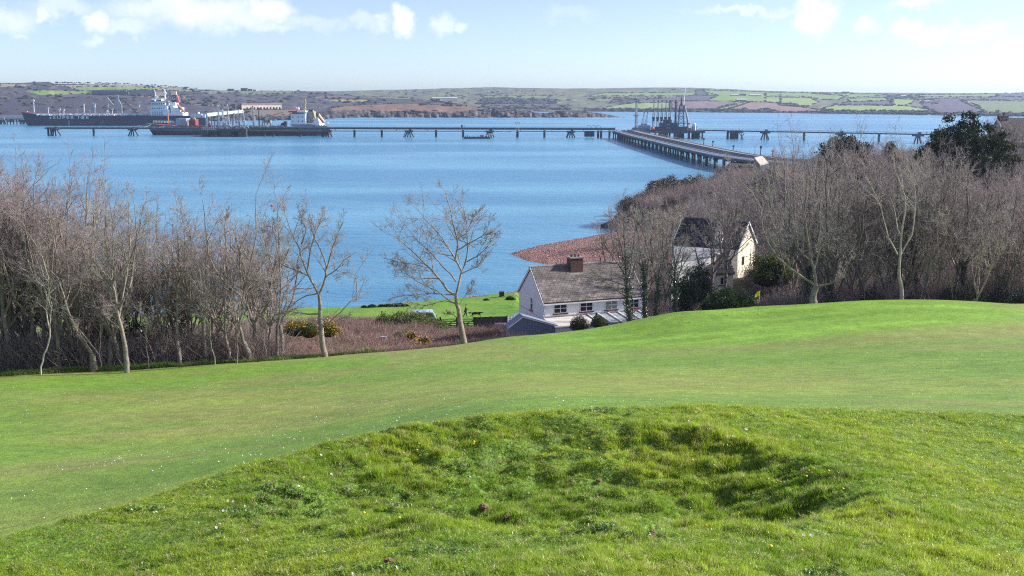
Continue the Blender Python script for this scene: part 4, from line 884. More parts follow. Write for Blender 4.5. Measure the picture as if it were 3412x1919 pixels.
# ---------------------------------------------------------------- ships
def lerp1(a, b, t): return a+(b-a)*t
def hull_parts(t, Ln, B, zd, zbow, zboot, m_top, m_boot, fc=.12, m_deck=None, zpoop=None, rake=7, bulb=False):
    """hull along +x from the bow (x=0) to the stern; loft of stations"""
    xs = np.concatenate([np.linspace(0, .03, 4), np.linspace(.05, .2, 7), np.linspace(.25, .85, 8), np.linspace(.9, 1, 5)])
    def half(u, lv):  # half breadth at level fraction 0..1
        a = min(1, (u/.16))**.62 if lv > .9 else min(1, max(0, (u-.012*(1-lv))/.2))**.75
        b = 1-.38*max(0, (u-.86)/.14)**2*(1.3-lv*.6)
        return max(.02, a*b)*B/2
    def sheer(u): return zd+(zbow-zd)*(1-min(1, u/fc))**.7*(1 if u < fc else 0)+((zpoop-zd)*sstep(.78,.80,np.array(u)) if zpoop else 0)
    def xoff(u, lv): return -rake*lv*max(0, 1-u/.1)
    def strip(z0f, z1f, l0, l1, nm, m, nl=4):
        mb = MB(); rows = []
        for u in xs:
            za, zb = z0f(u), z1f(u); col = []
            for k in range(nl+1):
                q = k/nl; z = lerp1(za, zb, q); lv = lerp1(l0, l1, q); col.append((u*Ln+xoff(u, lv), half(u, lv), z))
            rows.append(col)
        vs = []; 
        for r in rows:
            vs += [(x, -h, z) for x, h, z in r]+[(x, h, z) for x, h, z in r]
        w = 2*(nl+1); fs = []
        for i in range(len(rows)-1):
            for k in range(nl):
                fs.append((i*w+k, (i+1)*w+k, (i+1)*w+k+1, i*w+k+1)); a = nl+1
                fs.append((i*w+a+k, i*w+a+k+1, (i+1)*w+a+k+1, (i+1)*w+a+k))
        for k in range(nl):
            e = (len(rows)-1)*w; a = nl+1
            fs.append((e+k, e+a+k, e+a+k+1, e+k+1)); fs.append((k, k+1, a+k+1, a+k))
        mb.add(vs, fs); return mb.build(nm, m, t)
    strip(lambda u: -1.0, lambda u: zboot, 0, .45, 'boot_topping', m_boot, 3)
    h = strip(lambda u: zboot, sheer, .45, 1, 'hull', m_top, 5); h.data.polygons.foreach_set('use_smooth', [True]*len(h.data.polygons)); h.data.set_sharp_from_angle(angle=.6)
    mb = MB(); vs = []; fs = []
    for u in xs: vs += [(u*Ln+xoff(u, 1), -half(u, 1), sheer(u)-.02), (u*Ln+xoff(u, 1), half(u, 1), sheer(u)-.02)]
    for i in range(len(xs)-1): fs.append((2*i, 2*i+2, 2*i+3, 2*i+1))
    mb.add(vs, fs); mb.build('deck', m_deck or m_boot, t)
    return half, sheer
def text_part(parent, s, size, loc, rot, m, name, ext=.05, sx=1.0, sp=1.0):
    cu = bpy.data.curves.new(name, 'FONT'); cu.body = s; cu.size = size; cu.extrude = ext; cu.space_character = sp
    o = bpy.data.objects.new('tmp', cu); COL.objects.link(o); dg = bpy.context.evaluated_depsgraph_get(); me = bpy.data.meshes.new_from_object(o.evaluated_get(dg)); bpy.data.objects.remove(o)
    me.materials.clear(); r = mesh_obj(name, me, m, parent); r.location = loc; r.rotation_euler = rot; r.scale = (sx, 1, 1); return r
M_HNAVY = mat('navy_hull', (.018,.024,.055), .45, var=.25, vscale=.1); M_HBOOT = mat('worn_red_brown_hull', (.075,.048,.055), .7, var=.4, vscale=.15); M_SHIPW = mat('ship_white', (.82,.84,.86), .45)
M_HGREY = mat('grey_green_hull', (.10,.145,.19), .5, var=.15, vscale=.1); M_HRED = mat('dark_maroon_hull', (.085,.038,.055), .7, var=.2, vscale=.2); M_DRED = mat('oxide_red_deck', (.26,.06,.05), .8)
M_DTEAL = mat('teal_deck_pipe', (.45,.62,.60), .5)
# big tanker
S1 = 1278/3433.; D = 1278
xb = W(94, 418, D).x; Ln = 196
t = thing('oil_tanker', 'long navy tanker with white lettering and a tall white bridge, moored behind', 'ship', (xb, D, 0), 0.03)
half, sheer = hull_parts(t, Ln, 30, 11.6, 16.0, 5.6, M_HNAVY, M_HBOOT, fc=.11, m_deck=M_DRED)
def sx(px): return (px-94)*S1
def sz(y): return (418-y)*S1+.3
def side(u): return -half(u/Ln, .85)-.12
tx = text_part(t, 'SUPER ICE', 4.6, (sx(191), side(60)-.35, 8.0), (math.pi/2, 0, 0), M_SHIPW, 'name_lettering', ext=.12, sx=1.55, sp=1.35)
for xx in (183.5, 286): mb = MB(); mb.prism([Vector((sx(xx)+1.2*math.cos(a), side(60)-.4, 9.3+1.2*math.sin(a))) for a in (0,1.57,3.14,4.71)], (0,0,0), (0,.3,0)); mb.build('name_star', M_SHIPW, t)
mb = MB(); mb.box((sx(240.5), side(60)-.2, 3.2), (.5,.2,5.6)); mb.box((sx(278), side(60)-.2, 3.0), (1.0,.2,.5)); mb.build('draught_mark', M_SHIPW, t)
rg = random.Random(2)
mb = MB(); mb.box2((sx(133), -4, 11.6), (sx(490), 4, 12.9)); mb.build('catwalk', M_LGREY, t)
mb = MB()
for off in (-9,-7,-5,-3): mb.tube((sx(140), off, 12.9+.3*(off+9)/3), (sx(480), off, 12.9+.3*(off+9)/3), .35, n=6)
mb.build('deck_pipes', M_LGREY, t)
mb = MB(); 
for k in range(170):
    x = rg.uniform(sx(132), sx(480)); y = rg.uniform(-13, -2); mb.box((x, y, 12.2+rg.random()*1.2), (rg.uniform(.5,2.6), rg.uniform(.4,1.6), rg.uniform(.4,1.9)))
mb.build('deck_fittings', M_SHIPW, t)
mb = MB()
for k in range(60): x = rg.uniform(sx(145), sx(470)); mb.path([(x,-11,12),(x,-11,14.2+rg.random()),(x+4,-11,14.4),(x+4,-11,12)], .22, 5)
mb.build('vent_pipes', M_DTEAL, t)
for i, (x, yt) in enumerate(((164,362),(200,366),(256,367),(297,369),(368,366),(418,370),(425,368),(482,370),(213,368),(350,371))):
    mb = MB(); mb.tube((sx(x),-2,11.6), (sx(x),-2,sz(yt)-1), .5, n=6); mb.box((sx(x),-2,sz(yt)-.6), (2,1.4,1.6)); mb.build('vent_post', M_LGREY, t)
for x, yt, w_ in ((277,351,.9),(304,349,1.4),(312,351,1.1),(454,345,1.0)):
    mb = MB(); mb.tube((sx(x),-1,11.6), (sx(x),-1,sz(yt)), w_, w_*.8, 7); mb.box((sx(x),-1,sz(yt)), (2.6,1.6,1.0)); mb.build('crane_post', M_LGREY if x != 304 else M_DECK, t)
mb = MB(); mb.bar((sx(454),-1,sz(345)), (sx(496),-1,sz(344)), 1.0, .8); mb.build('crane_jib', M_LGREY, t)
mb = MB()
for x, yt in ((351,330),(380,322),(386,322),(394,352)): mb.tube((sx(x),3,12), (sx(x),3,sz(yt)), .8, .5, 6)
mb.bar((sx(351),3,sz(361)), (sx(395),3,sz(361)), 1.0, 1.0); mb.tube((sx(351),3,sz(331)), (sx(372),3,sz(360)), .35, n=5); mb.tube((sx(381),3,sz(322)), (sx(396),3,sz(361)), .35, n=5); mb.tube((sx(381),3,sz(330)), (sx(372),3,sz(360)), .3, n=5)
mb.build('hose_gantry', M_GREYP, t)
mb = MB(); mb.tube((sx(116.5),0,15.5), (sx(116.5),0,sz(336)), .75, .45, 7); mb.box((sx(115),0,sz(340)), (3.4,2,1.8)); mb.box((sx(117),0,sz(350)), (2,1.4,.4)); mb.build('foremast', M_LGREY, t)
mb = MB(); mb.box((sx(91.5),0,16.6), (2.6,4,1.1)); mb.build('bow_fitting', M_YEL, t)
# accommodation
for (x0, x1, y0, y1, hw) in ((499,556,391,370,13),(501,552,370,355,12),(500,545,355,342,11),(504,533,342,334,10),(497,516,342,337,15)):
    mb = MB(); mb.box2((sx(x0), -hw, sz(y0)), (sx(x1), hw, sz(y1))); mb.build('superstructure_tier', M_SHIPW, t)
mb = MB()
for y in (370, 355, 342): mb.box2((sx(497), -14, sz(y)-.1), (sx(556), 14, sz(y)+.35))
mb.build('deck_ledge', M_LGREY, t)
for i in range(5): mb = MB(); mb.box2((sx(503+i*7.5), -13.3, sz(388)), (sx(507.5+i*7.5), -12.9, sz(374))); mb.build('opening', M_GREYP, t)
for i in range(6):
    for y in (364, 350): mb = MB(); mb.box((sx(506+i*7), -12.2 if y == 364 else -11.2, sz(y)), (1.1,.4,1.2)); mb.build('window', M_DWIN, t)
mb = MB(); mb.box2((sx(503), -10.25, sz(340.5)), (sx(532), -9.9, sz(337))); mb.build('bridge_window', M_DWIN, t)
mb = MB(); mb.box2((sx(500), -15.4, sz(342.5)), (sx(514), -14.9, sz(339))); mb.build('bridge_wing_window', M_NAVY, t)
mb = MB(); mb.tube((sx(538),0,sz(350)), (sx(537),0,sz(303)), 1.6, .7, 7); mb.box((sx(537),0,sz(316)), (4,3,.8)); mb.build('radar_mast', M_SHIPW, t)
mb = MB(); mb.tube((sx(507),0,sz(334)), (sx(507),0,sz(312)), .6, .4, 6); mb.sphere((sx(510),0,sz(330)), 2.2, 10, 6); mb.build('aerial', M_SHIPW, t)
mb = MB(); mb.box2((sx(562), -5, sz(345)), (sx(576), 5, sz(322))); mb.build('funnel', mat('dark_purple_funnel', (.055,.03,.07), .5), t)
text_part(t, 'G', 5.6, (sx(563.5), -5.12, sz(337.5)), (math.pi/2,0,0), M_SHIPW, 'funnel_letter', ext=.1)
mb = MB(); mb.tube((sx(573),0,sz(322)), (sx(580),0,sz(346)), 1.9, 2.1, 8); mb.build('exhaust_pipe', M_RED, t)
for (x0, x1, y0, y1, hw) in ((556,600,391,378,12),(560,590,378,362,9),(556,574,362,345,7)):
    mb = MB(); mb.box2((sx(x0), -hw, sz(y0)), (sx(x1), hw, sz(y1))); mb.build('engine_casing', M_SHIPW, t)
for k, (x, y) in enumerate(((574,372),(586,369),(594,377),(599,384),(568,360))): mb = MB(); mb.sphere((sx(x),-8,sz(y)), 1.6, 10, 6); mb.build('life_raft', M_SHIPW, t)
mb = MB(); mb.tube((sx(582),-10,sz(352)), (sx(606),-10,sz(378)), 1.2, 1.0, 6); mb.build('lifeboat_davit', M_ORANGE, t)
mb = MB(); mb.tube((sx(586),-9,sz(358)), (sx(601),-9,sz(373)), 1.9, 1.5, 8); mb.build('lifeboat', mat('brown_red_lifeboat', (.42,.16,.10), .5), t)
mb = MB()
for x in range(125, 500, 8): mb.box((sx(x), side(sx(x))+.4, 12.2), (.14,.14,1.2))
mb.bar((sx(133), side(60)+.4, 12.8), (sx(498), side(60)+.4, 12.8), .1, .1); mb.build('railing', M_LGREY, t)
# near tanker --------------------------------------------------------------
S2 = 966/3433.; D = 962; xb = W(512, 446, D).x; Ln = 163
t = thing('coastal_tanker', 'smaller grey-hulled tanker with a white and red bridge moored at the left berth', 'ship', (xb, D, 0), -.09)
def sx(px): return (px-512)*S2
def sz(y): return (446-y)*S2
half, sheer = hull_parts(t, Ln, 23, 6.4, 10.4, 3.7, M_HGREY, M_HRED, fc=.16, m_deck=M_DRED, zpoop=8.6, rake=6.5)
rg = random.Random(12)
mb = MB(); mb.box2((sx(560), -4, 6.4), (sx(960), 4, 7.6)); mb.build('deck_trunk', M_DRED, t)
mb = MB()
for off in (-7,-5,-3,3): mb.tube((sx(600), off, 8), (sx(950), off, 8), .3, n=6)
mb.build('deck_pipes', M_RUST, t)
mb = MB()
for k in range(120): x = rg.uniform(sx(610), sx(950)); mb.box((x, rg.uniform(-9,4), 7+rg.random()*1.4), (rg.uniform(.5,2), rg.uniform(.5,1.5), rg.uniform(.4,1.6)))
mb.build('deck_fittings', M_RUST, t)
for (x0, x1, y0, y1, hw) in ((600,634,414,393,8),(617,640,416,402,9),(575,600,414,404,6)):
    mb = MB(); mb.box2((sx(x0), -hw, sz(y0)), (sx(x1), hw*.2, sz(y1))); mb.build('deckhouse', M_DECK if x0 != 600 else M_GREYP, t)
mb = MB(); mb.box2((sx(640), -5, sz(418)), (sx(660), 2, sz(396))); mb.build('winch_house', M_DRED, t)
mb = MB(); mb.sphere((sx(655), -4, sz(396)), 1.7, 8, 6); mb.build('ventilator', M_ORANGE, t)
mb = MB(); mb.tube((sx(564),0,10), (sx(562),0,sz(362)), .75, .4, 6); mb.build('foremast', M_ORANGE, t)
mb = MB(); mb.bar((sx(527),-8,sz(401)), (sx(594),-9,sz(401)), .25, .25); mb.bar((sx(527),-8,sz(404)), (sx(594),-9,sz(404)), .25, .25)
for k in range(14): mb.box((sx(527+k*5.1),-8.5,sz(404)), (.3,.3,2))
mb.build('bow_rail', M_SHIPW, t)
mb = MB(); mb.box2((sx(697), -3, 7), (sx(705), 0, sz(409))); mb.build('vent_post', M_DRED, t)
for (x0, x1, y0, y1, hw) in ((974,1065,424,407,9.5),(976,1022,407,388,9),(976,1022,388,378,8.5),(978,1018,378,374,8)):
    mb = MB(); mb.box2((sx(x0), -hw, sz(y0)), (sx(x1), hw, sz(y1))); mb.build('superstructure_tier', M_SHIPW, t)
for x in (985,1008,1031):
    mb = MB(); w = 4.6; mb.prism([Vector((sx(x)-1.2,-9.62,sz(419))), Vector((sx(x)+w,-9.62,sz(419))), Vector((sx(x)+w-1,-9.62,sz(410))), Vector((sx(x)-2,-9.62,sz(410)))], (0,0,0), (0,.2,0)); mb.build('opening', M_GREYP, t)
for x in (982,1000,1013):
    for y in (388.5, 401): mb = MB(); mb.box((sx(x), -9.1, sz(y)), (.8,.3,.9)); mb.build('window', M_DWIN, t)
mb = MB(); mb.box2((sx(979), -8.2, sz(378)), (sx(1017), -7.9, sz(374.5))); mb.build('bridge_window', M_DWIN, t)
mb = MB(); mb.box2((sx(971), -11, sz(373.5)), (sx(999), 11, sz(369))); mb.build('bridge_roof', M_RED, t); mb = MB(); mb.box2((sx(999), -11, sz(373.5)), (sx(1026), 11, sz(369))); mb.build('bridge_roof', M_SHIPW, t)
for x in (988, 994): mb = MB(); mb.sphere((sx(x), -2, sz(362)), 1.3, 10, 8, 1.3); mb.tube((sx(x),-2,sz(369)),(sx(x),-2,sz(364)), .3, n=5); mb.build('radome', M_SHIPW, t)
mb = MB(); mb.tube((sx(1012),0,sz(369)), (sx(1014),0,sz(331)), 1.1, .5, 4); [mb.box((sx(1013),0,sz(y)), (3,2,.25)) for y in (362,354,346,338)]; mb.tube((sx(1001),0,sz(369)), (sx(1001),0,sz(345)), .3, n=5); mb.build('radar_mast', M_YEL, t)
mb = MB(); mb.box2((sx(1026), -4, sz(407)), (sx(1044), 4, sz(371))); mb.build('funnel', M_DECK, t); mb = MB(); mb.box2((sx(1029), -4.2, sz(371)), (sx(1043), 4.2, sz(365))); mb.build('funnel_top', M_DWIN, t)
mb = MB(); mb.box2((sx(1018), -7, sz(400)), (sx(1024), -3, sz(376))); mb.build('stair_tower', M_SHIPW, t)
mb = MB(); mb.tube((sx(1043),-4,sz(368)), (sx(1053),-6,sz(402)), 1.0, 1.2, 6); mb.build('crane_arm', M_YEL, t)
mb = MB(); mb.prism([Vector((sx(1044),-9,sz(407))), Vector((sx(1066),-9,sz(407))), Vector((sx(1060),-9,sz(388)))], (0,0,0), (0,16,0)); mb.build('engine_casing', M_SHIPW, t)
mb = MB(); mb.tube((sx(1063),-8,sz(384)), (sx(1080),-8,sz(405)), 1.4, 1.2, 8); mb.build('lifeboat', M_ORANGE, t)
mb = MB(); mb.tube((sx(1065),-7,sz(378)), (sx(1082),-7,sz(402)), .35, n=5); mb.tube((sx(1084),-7,sz(425)), (sx(1082),-7,sz(398)), .5, n=5); mb.box((sx(1086),-7,sz(406)), (4,2,.7)); mb.build('lifeboat_davit', M_SHIPW, t)
mb = MB(); 
for k in range(40): x = rg.uniform(sx(935), sx(1085)); mb.box((x, -9.6, 9), (rg.uniform(.5,1.4), .5, rg.uniform(.5,1.4)))
mb.build('poop_fittings', M_GREYP, t)
mb = MB(); mb.box2((sx(945), -3, 8.4), (sx(953), 1, sz(402))); mb.sphere((sx(941),-2,9.4), 1.8, 8, 6); mb.build('winch', M_DWIN, t)
# mooring ropes to the dolphins
M_ROPE = mat('pale_rope', (.55,.52,.42), .9)
for k, (a, b) in enumerate(((W(498,412,958), W(186,429,929)), (W(503,415,957), W(445,428,929)), (W(575,416,955), W(447,429,929)), (W(1088,424,952), W(1094,430,900)))):
    mb = MB(); pts = [a.lerp(b, q/8)-Vector((0,0,(3 if k == 0 else 1)*math.sin(math.pi*q/8))) for q in range(9)]; mb.path(pts, .13, 4)
    o = mb.build('mooring_rope', M_ROPE); tag(o, 'pale mooring rope from the small tanker %s' % ['bow to the farthest left dolphin','bow rail to the near dolphin, upper one','shoulder to the near dolphin, lower one','stern to the trestle right of it'][k], 'rope')
# far left jetty behind the big ship and the approach ramp beyond the loading arms
t = thing('far_jetty', 'pale far jetty on many piles at the left edge, behind the tanker bow', 'jetty', (0,0,0)); D = 1330
a = W(-150, 391, D); b = W(98, 391, D); mb = MB(); mb.bar((a.x,D,a.z-1), (b.x,D,b.z-1), 8, 2.2); mb.build('deck', M_GREYP, t); mb = MB(); mb.tube((a.x,D-2,a.z+1.6), (b.x,D-2,b.z+1.6), .5, n=6); mb.build('pipe', M_LGREY, t)
me_p3 = pile_mesh(.7, 0, a.z-1.5); 
for k in range(24): o = mesh_obj('pile', me_p3, M_PILE, t); o.location = (a.x+(b.x-a.x)*k/23, D, 0)
for x in (8, 78): q = W(x, 396, D-3); mb = MB(); mb.box(q, (7,5,3)); mb.build('pile_cap', M_DECK, t); mb = MB(); [mb.tube((q.x+dx*.3, q.y, q.z), (q.x+dx, q.y, -1), .6, n=6) for dx in (-4,-1.5,1.5,4)]; mb.build('raking_pile', M_PILE, t)
t = thing('approach_ramp', 'sloping pale approach trestle with a glazed side behind the loading arms', 'pier', (0,0,0))
a = W(684, 384, 1240); b = W(806, 372, 1480); M_RAMP = mat('pale_green_rail', (.45,.50,.45), .7)
mb = MB(); mb.bar(a, b, 5, 3.0); mb.build('deck', M_RAMP, t); mb = MB(); mb.bar(a+Vector((0,0,2)), b+Vector((0,0,2)), 4, .6); mb.build('handrail', M_LGREY, t)
for k in range(15): q = a.lerp(b, k/14); mb = MB(); mb.tube((q.x,q.y,-1.5), (q.x,q.y,q.z-1.4), .6, n=6); mb.build('pile', M_PILE, t)
t = thing('work_boat', 'small blue and white work boat beyond the near tanker deck', 'boat', W(662, 392, 1230)); t.location.z = 0
mb = MB(); zt = W(662,392,1230).z; mb.box((0,0,zt*.5), (18,8,zt)); mb.build('hull', M_STEEL, t); mb = MB(); mb.box((-2,0,zt+2.2), (12,6,4.4)); mb.build('cabin', M_LGREY, t); mb = MB(); mb.box((6.6,0,zt+1.8), (4,5,3.6)); mb.build('wheelhouse', M_SHIPW, t); mb = MB(); mb.sphere((0,0,zt+5), 1.6, 8, 6); mb.build('radome', M_SHIPW, t)
# ---------------------------------------------------------------- near buildings
M_RENDER = mat('white_render', (.92,.92,.93), .85, var=.04, vscale=1.2); M_CREAM = mat('cream_render', (.88,.78,.63), .85, var=.05, vscale=1.5, bump=.2, bscale=18)
M_TILE = mat('weathered_roof_slate', (.215,.185,.17), .85, var=.22, vscale=2.5, rnd=.28, bump=.4, bscale=30); M_TILEU = mat('slate_underlay', (.10,.085,.08), .9)
M_RIDGE = mat('ridge_tile', (.30,.27,.25), .8, rnd=.2); M_BRICK = mat('dark_brick', (.13,.07,.06), .9, var=.3, vscale=6, bump=.4, bscale=12); M_SILL = mat('dark_red_sill', (.23,.045,.05), .6)
M_UPVC = mat('white_window_frame', (.80,.80,.80), .4); M_GLASS = mat('window_glass', (.035,.045,.06), .08, spec=.8); M_CURT = mat('net_curtain', (.30,.33,.27), .3)
M_GUT = mat('white_gutter', (.78,.80,.84), .4); M_FASC = mat('verge_board', (.72,.72,.72), .7); M_LEAD = mat('lead_flashing', (.62,.64,.66), .5)
M_WOOD = mat('dark_wood', (.045,.035,.035), .85, var=.3, vscale=3, bump=.3, bscale=20); M_GATE = mat('weathered_gate_wood', (.13,.10,.085), .85, var=.3, vscale=5)
M_CORR = mat('blue_grey_shed', (.22,.27,.36), .6)
def gable_house(t, Lx, Wy, eave, ridge, wall, over=.25, roofm=None, thick=.14):
    mb = MB(); c = [Vector((0,0,-2)), Vector((0,Wy,-2)), Vector((0,Wy,eave)), Vector((0,Wy/2,ridge-.12)), Vector((0,0,eave))]; mb.prism(c, (0,0,0), (Lx,0,0)); mb.build('wall', wall, t)
    sl = (ridge-eave)/(Wy/2)
    for s, nm in ((0,'roof'),(1,'roof')):
        e = (-over, eave-over*sl) if s == 0 else (Wy+over, eave-over*sl); mb = MB(); o = .07
        mb.add([(-o, e[0], e[1]), (Lx+o, e[0], e[1]), (Lx+o, Wy/2, ridge), (-o, Wy/2, ridge), (-o, e[0], e[1]+thick), (Lx+o, e[0], e[1]+thick), (Lx+o, Wy/2, ridge+thick), (-o, Wy/2, ridge+thick)], [(0,1,2,3),(7,6,5,4),(0,4,5,1),(1,5,6,2),(3,2,6,7),(0,3,7,4)])
        mb.build(nm, roofm or M_TILEU, t)
def window(t, x0, x1, z0, z1, y=0, axis='x', panes=(2,2), curtain=False, sill=True, xw=0):
    """window with frame, panes and sill on a wall; axis x: wall runs along x at y; axis y: wall runs along y at x=xw"""
    def P(u, d, z): return (u, y-d, z) if axis == 'x' else (xw-d, u, z)
    def B(mb, u0, u1, d0, d1, za, zb): mb.box2(P(u0, d0, za), P(u1, d1, zb))
    w = .055; mb = MB(); B(mb, x0, x1, .0, .05, z0, z0+w); B(mb, x0, x1, .0, .05, z1-w, z1); B(mb, x0, x0+w, .0, .05, z0+w, z1-w); B(mb, x1-w, x1, .0, .05, z0+w, z1-w)
    nx, nz = panes; zs = z0+(z1-z0)*.55 if nz == 2 else None
    if nz == 2: B(mb, x0+w, x1-w, .0, .05, zs-w/2, zs+w/2)
    for k in range(1, nx): xc = x0+(x1-x0)*k/nx; B(mb, xc-w/2, xc+w/2, .004, .054, z0+w, z1-w)
    f = mb.build('window', M_UPVC, t)
    for k in range(nx):
        for q in range(nz):
            a = x0+(x1-x0)*k/nx+w/2; b = x0+(x1-x0)*(k+1)/nx-w/2
            za, zb = ((z0+w, z1-w) if nz == 1 else ((z0+w, zs-w/2) if q == 0 else (zs+w/2, z1-w)))
            m2 = MB(); B(m2, a, b, .006, .022, za, zb); m2.build('pane', M_CURT if curtain else M_GLASS, f)
    if sill: m2 = MB(); B(m2, x0-.1, x1+.1, .0, .16, z0-.1, z0-.005); m2.build('sill', M_SILL, f)
def slates(t, Lx, Wy, eave, ridge, over, seed, w=.385, cap=300, m=None, thick=.14, mname='roof_slate'):
    sl = Vector((0, Wy/2+over, (ridge-eave)+over*(ridge-eave)/(Wy/2))); Ls = sl.length; sl.normalize(); nrm = Vector((0, -sl.z, sl.y)); nrw = int(Ls/.26); nx = int((Lx+.36)/w)
    ww = (Lx+.36)/nx; hh = Ls/nrw; rg = random.Random(seed)
    mes = []
    for v in range(5):
        mb = MB(); tilt = .016; jw = .008+.006*v; mb.add([(jw,0,0),(ww-.008,0,0),(ww-.008,hh+.03,-tilt),(jw,hh+.03,-tilt),(jw,0,.022),(ww-.008,0,.022+.003*v),(ww-.008,hh+.03,.022-tilt),(jw,hh+.03,.022-tilt)], [(0,3,2,1),(4,5,6,7),(0,1,5,4),(1,2,6,5),(2,3,7,6),(3,0,4,7)]); me = mb.mesh(mname); me.materials.append(m or M_TILE); mes.append(me)
    ang = math.atan2(sl.z, sl.y); n = 0; rest = MB(); base = Vector((-.18, -over, eave-over*(ridge-eave)/(Wy/2)+thick+.012))
    cells = [(r, c) for r in range(nrw) for c in range(nx)]
    R = Matrix.Rotation(ang, 3, 'X')
    for (r, c) in cells:
        p = base+sl*(r*hh)+Vector((c*ww+(ww/2 if r % 2 else 0), 0, 0))+nrm*rg.uniform(.0,.012)
        if r % 2 and c == nx-1: p.x -= 0.0; 
        wcut = p.x+ww > Lx+.19
        me = mes[rg.randrange(5)]
        if n < cap and not wcut: o = bpy.data.objects.new(mname, me); COL.objects.link(o); o.parent = t; o.location = p; o.rotation_euler = (ang, 0, rg.uniform(-.012,.012)); n += 1
        elif not wcut: vs = [p+R @ v.co for v in me.vertices]; rest.add(vs, [tuple(f.vertices) for f in me.polygons])
    if rest.v: o = rest.build(mname+'s_beyond', m or M_TILE, t); o['kind'] = 'stuff'
# --- white cottage
CZ = 10.2
t = thing('cottage', 'white cottage with a weathered slate roof and brick chimney by the shore', 'house', (3.03,101.0,CZ), math.radians(20))
Lx, Wy, EV, RG = 10.9, 6.7, 4.0, 6.85
gable_house(t, Lx, Wy, EV, RG, M_RENDER); slates(t, Lx, Wy, EV, RG, .25, 3)
me_r = MB(); me_r.tube((0,0,0), (.46,0,0), .13, n=8); me_r = me_r.mesh('ridge_tile'); me_r.materials.append(M_RIDGE)
for k in range(23): o = bpy.data.objects.new('ridge_tile', me_r); COL.objects.link(o); o.parent = t; o.location = (-.18+k*.49, Wy/2, RG+.13)
for s in (-.10, Lx+.10):
    for yy in (0, 1):
        mb = MB(); e = -.25 if yy == 0 else Wy+.25; mb.bar((s, e, EV-.16), (s, Wy/2, RG+.04), .05, .22); mb.build('verge_board', M_FASC, t)
mb = MB(); mb.box((Lx/2, -.36, EV-.25), (Lx+.3,.13,.12)); mb.build('gutter', M_GUT, t); mb = MB(); mb.tube((.12,-.1,EV-.3), (.12,-.1,-.1), .045, n=6); mb.build('drainpipe', M_GUT, t)
for (x0, x1, cu) in ((1.15,2.55,False),(3.95,5.35,False),(6.7,8.05,True),(9.25,10.45,False)): window(t, x0, x1, EV-1.25, EV-.33, 0, 'x', (2,2), cu)
window(t, 2.75, 3.3, EV-1.35, EV-.1, 0, 'y', (1,2))
cx = 4.0; mb = MB(); mb.box2((cx,Wy/2-.85,RG-1.5), (cx+1.35,Wy/2+.15,RG+.85)); ch = mb.build('chimney', M_BRICK, t)
mb = MB(); mb.box2((cx-.05,Wy/2-.9,RG+.85), (cx+1.4,Wy/2+.2,RG+.97)); mb.build('cap', M_RIDGE, ch)
for k in range(3): mb = MB(); mb.tube((cx+.28+k*.4,Wy/2-.35,RG+.97), (cx+.28+k*.4,Wy/2-.35,RG+1.25-.05*(k==2)), .12, .1, 8); mb.build('chimney_pot', M_BRICK, ch)
mb = MB(); mb.box2((cx-.1,Wy/2-1.02,RG-.92), (cx+1.45,Wy/2-.86,RG-.64)); mb.build('flashing', M_LEAD, ch)
mb = MB(); mb.path([(0,-.03,EV-1.75),(-.03,Wy,EV-1.45)], .012, 4); mb.build('cable', M_STEEL, t)
# lean-to in front with white beams and grey panels
mb = MB(); mb.box2((.1,-3.0,-1), (Lx+.5,-2.85,2.0)); mb.box2((.1,-2.85,-1), (.25,0,2.0)); mb.build('lean_to_wall', M_RENDER, t)
mb = MB(); mb.add([(0,-3.15,2.05),(4.6,-3.15,2.05),(4.6,-.02,2.3),(0,-.02,2.3),(0,-3.15,2.17),(4.6,-3.15,2.17),(4.6,-.02,2.42),(0,-.02,2.42)], [(0,3,2,1),(4,5,6,7),(0,1,5,4),(1,2,6,5),(2,3,7,6),(3,0,4,7)]); mb.build('flat_roof', mat('cream_felt', (.62,.58,.52), .8), t)
for k in range(6): x = 4.75+k*1.12; mb = MB(); mb.bar((x,-3.2,2.2), (x,-.02,2.48), .16, .12); mb.build('rafter', M_UPVC, t)
for k in range(5): x = 4.87+k*1.12; mb = MB(); mb.add([(x,-3.15,2.12),(x+.9,-3.15,2.12),(x+.9,-.02,2.40),(x,-.02,2.40),(x,-3.15,2.15),(x+.9,-3.15,2.15),(x+.9,-.02,2.43),(x,-.02,2.43)], [(0,3,2,1),(4,5,6,7),(0,1,5,4),(1,2,6,5),(2,3,7,6),(3,0,4,7)]); mb.build('roof_panel', mat('grey_glazing', (.42,.45,.47), .25), t)
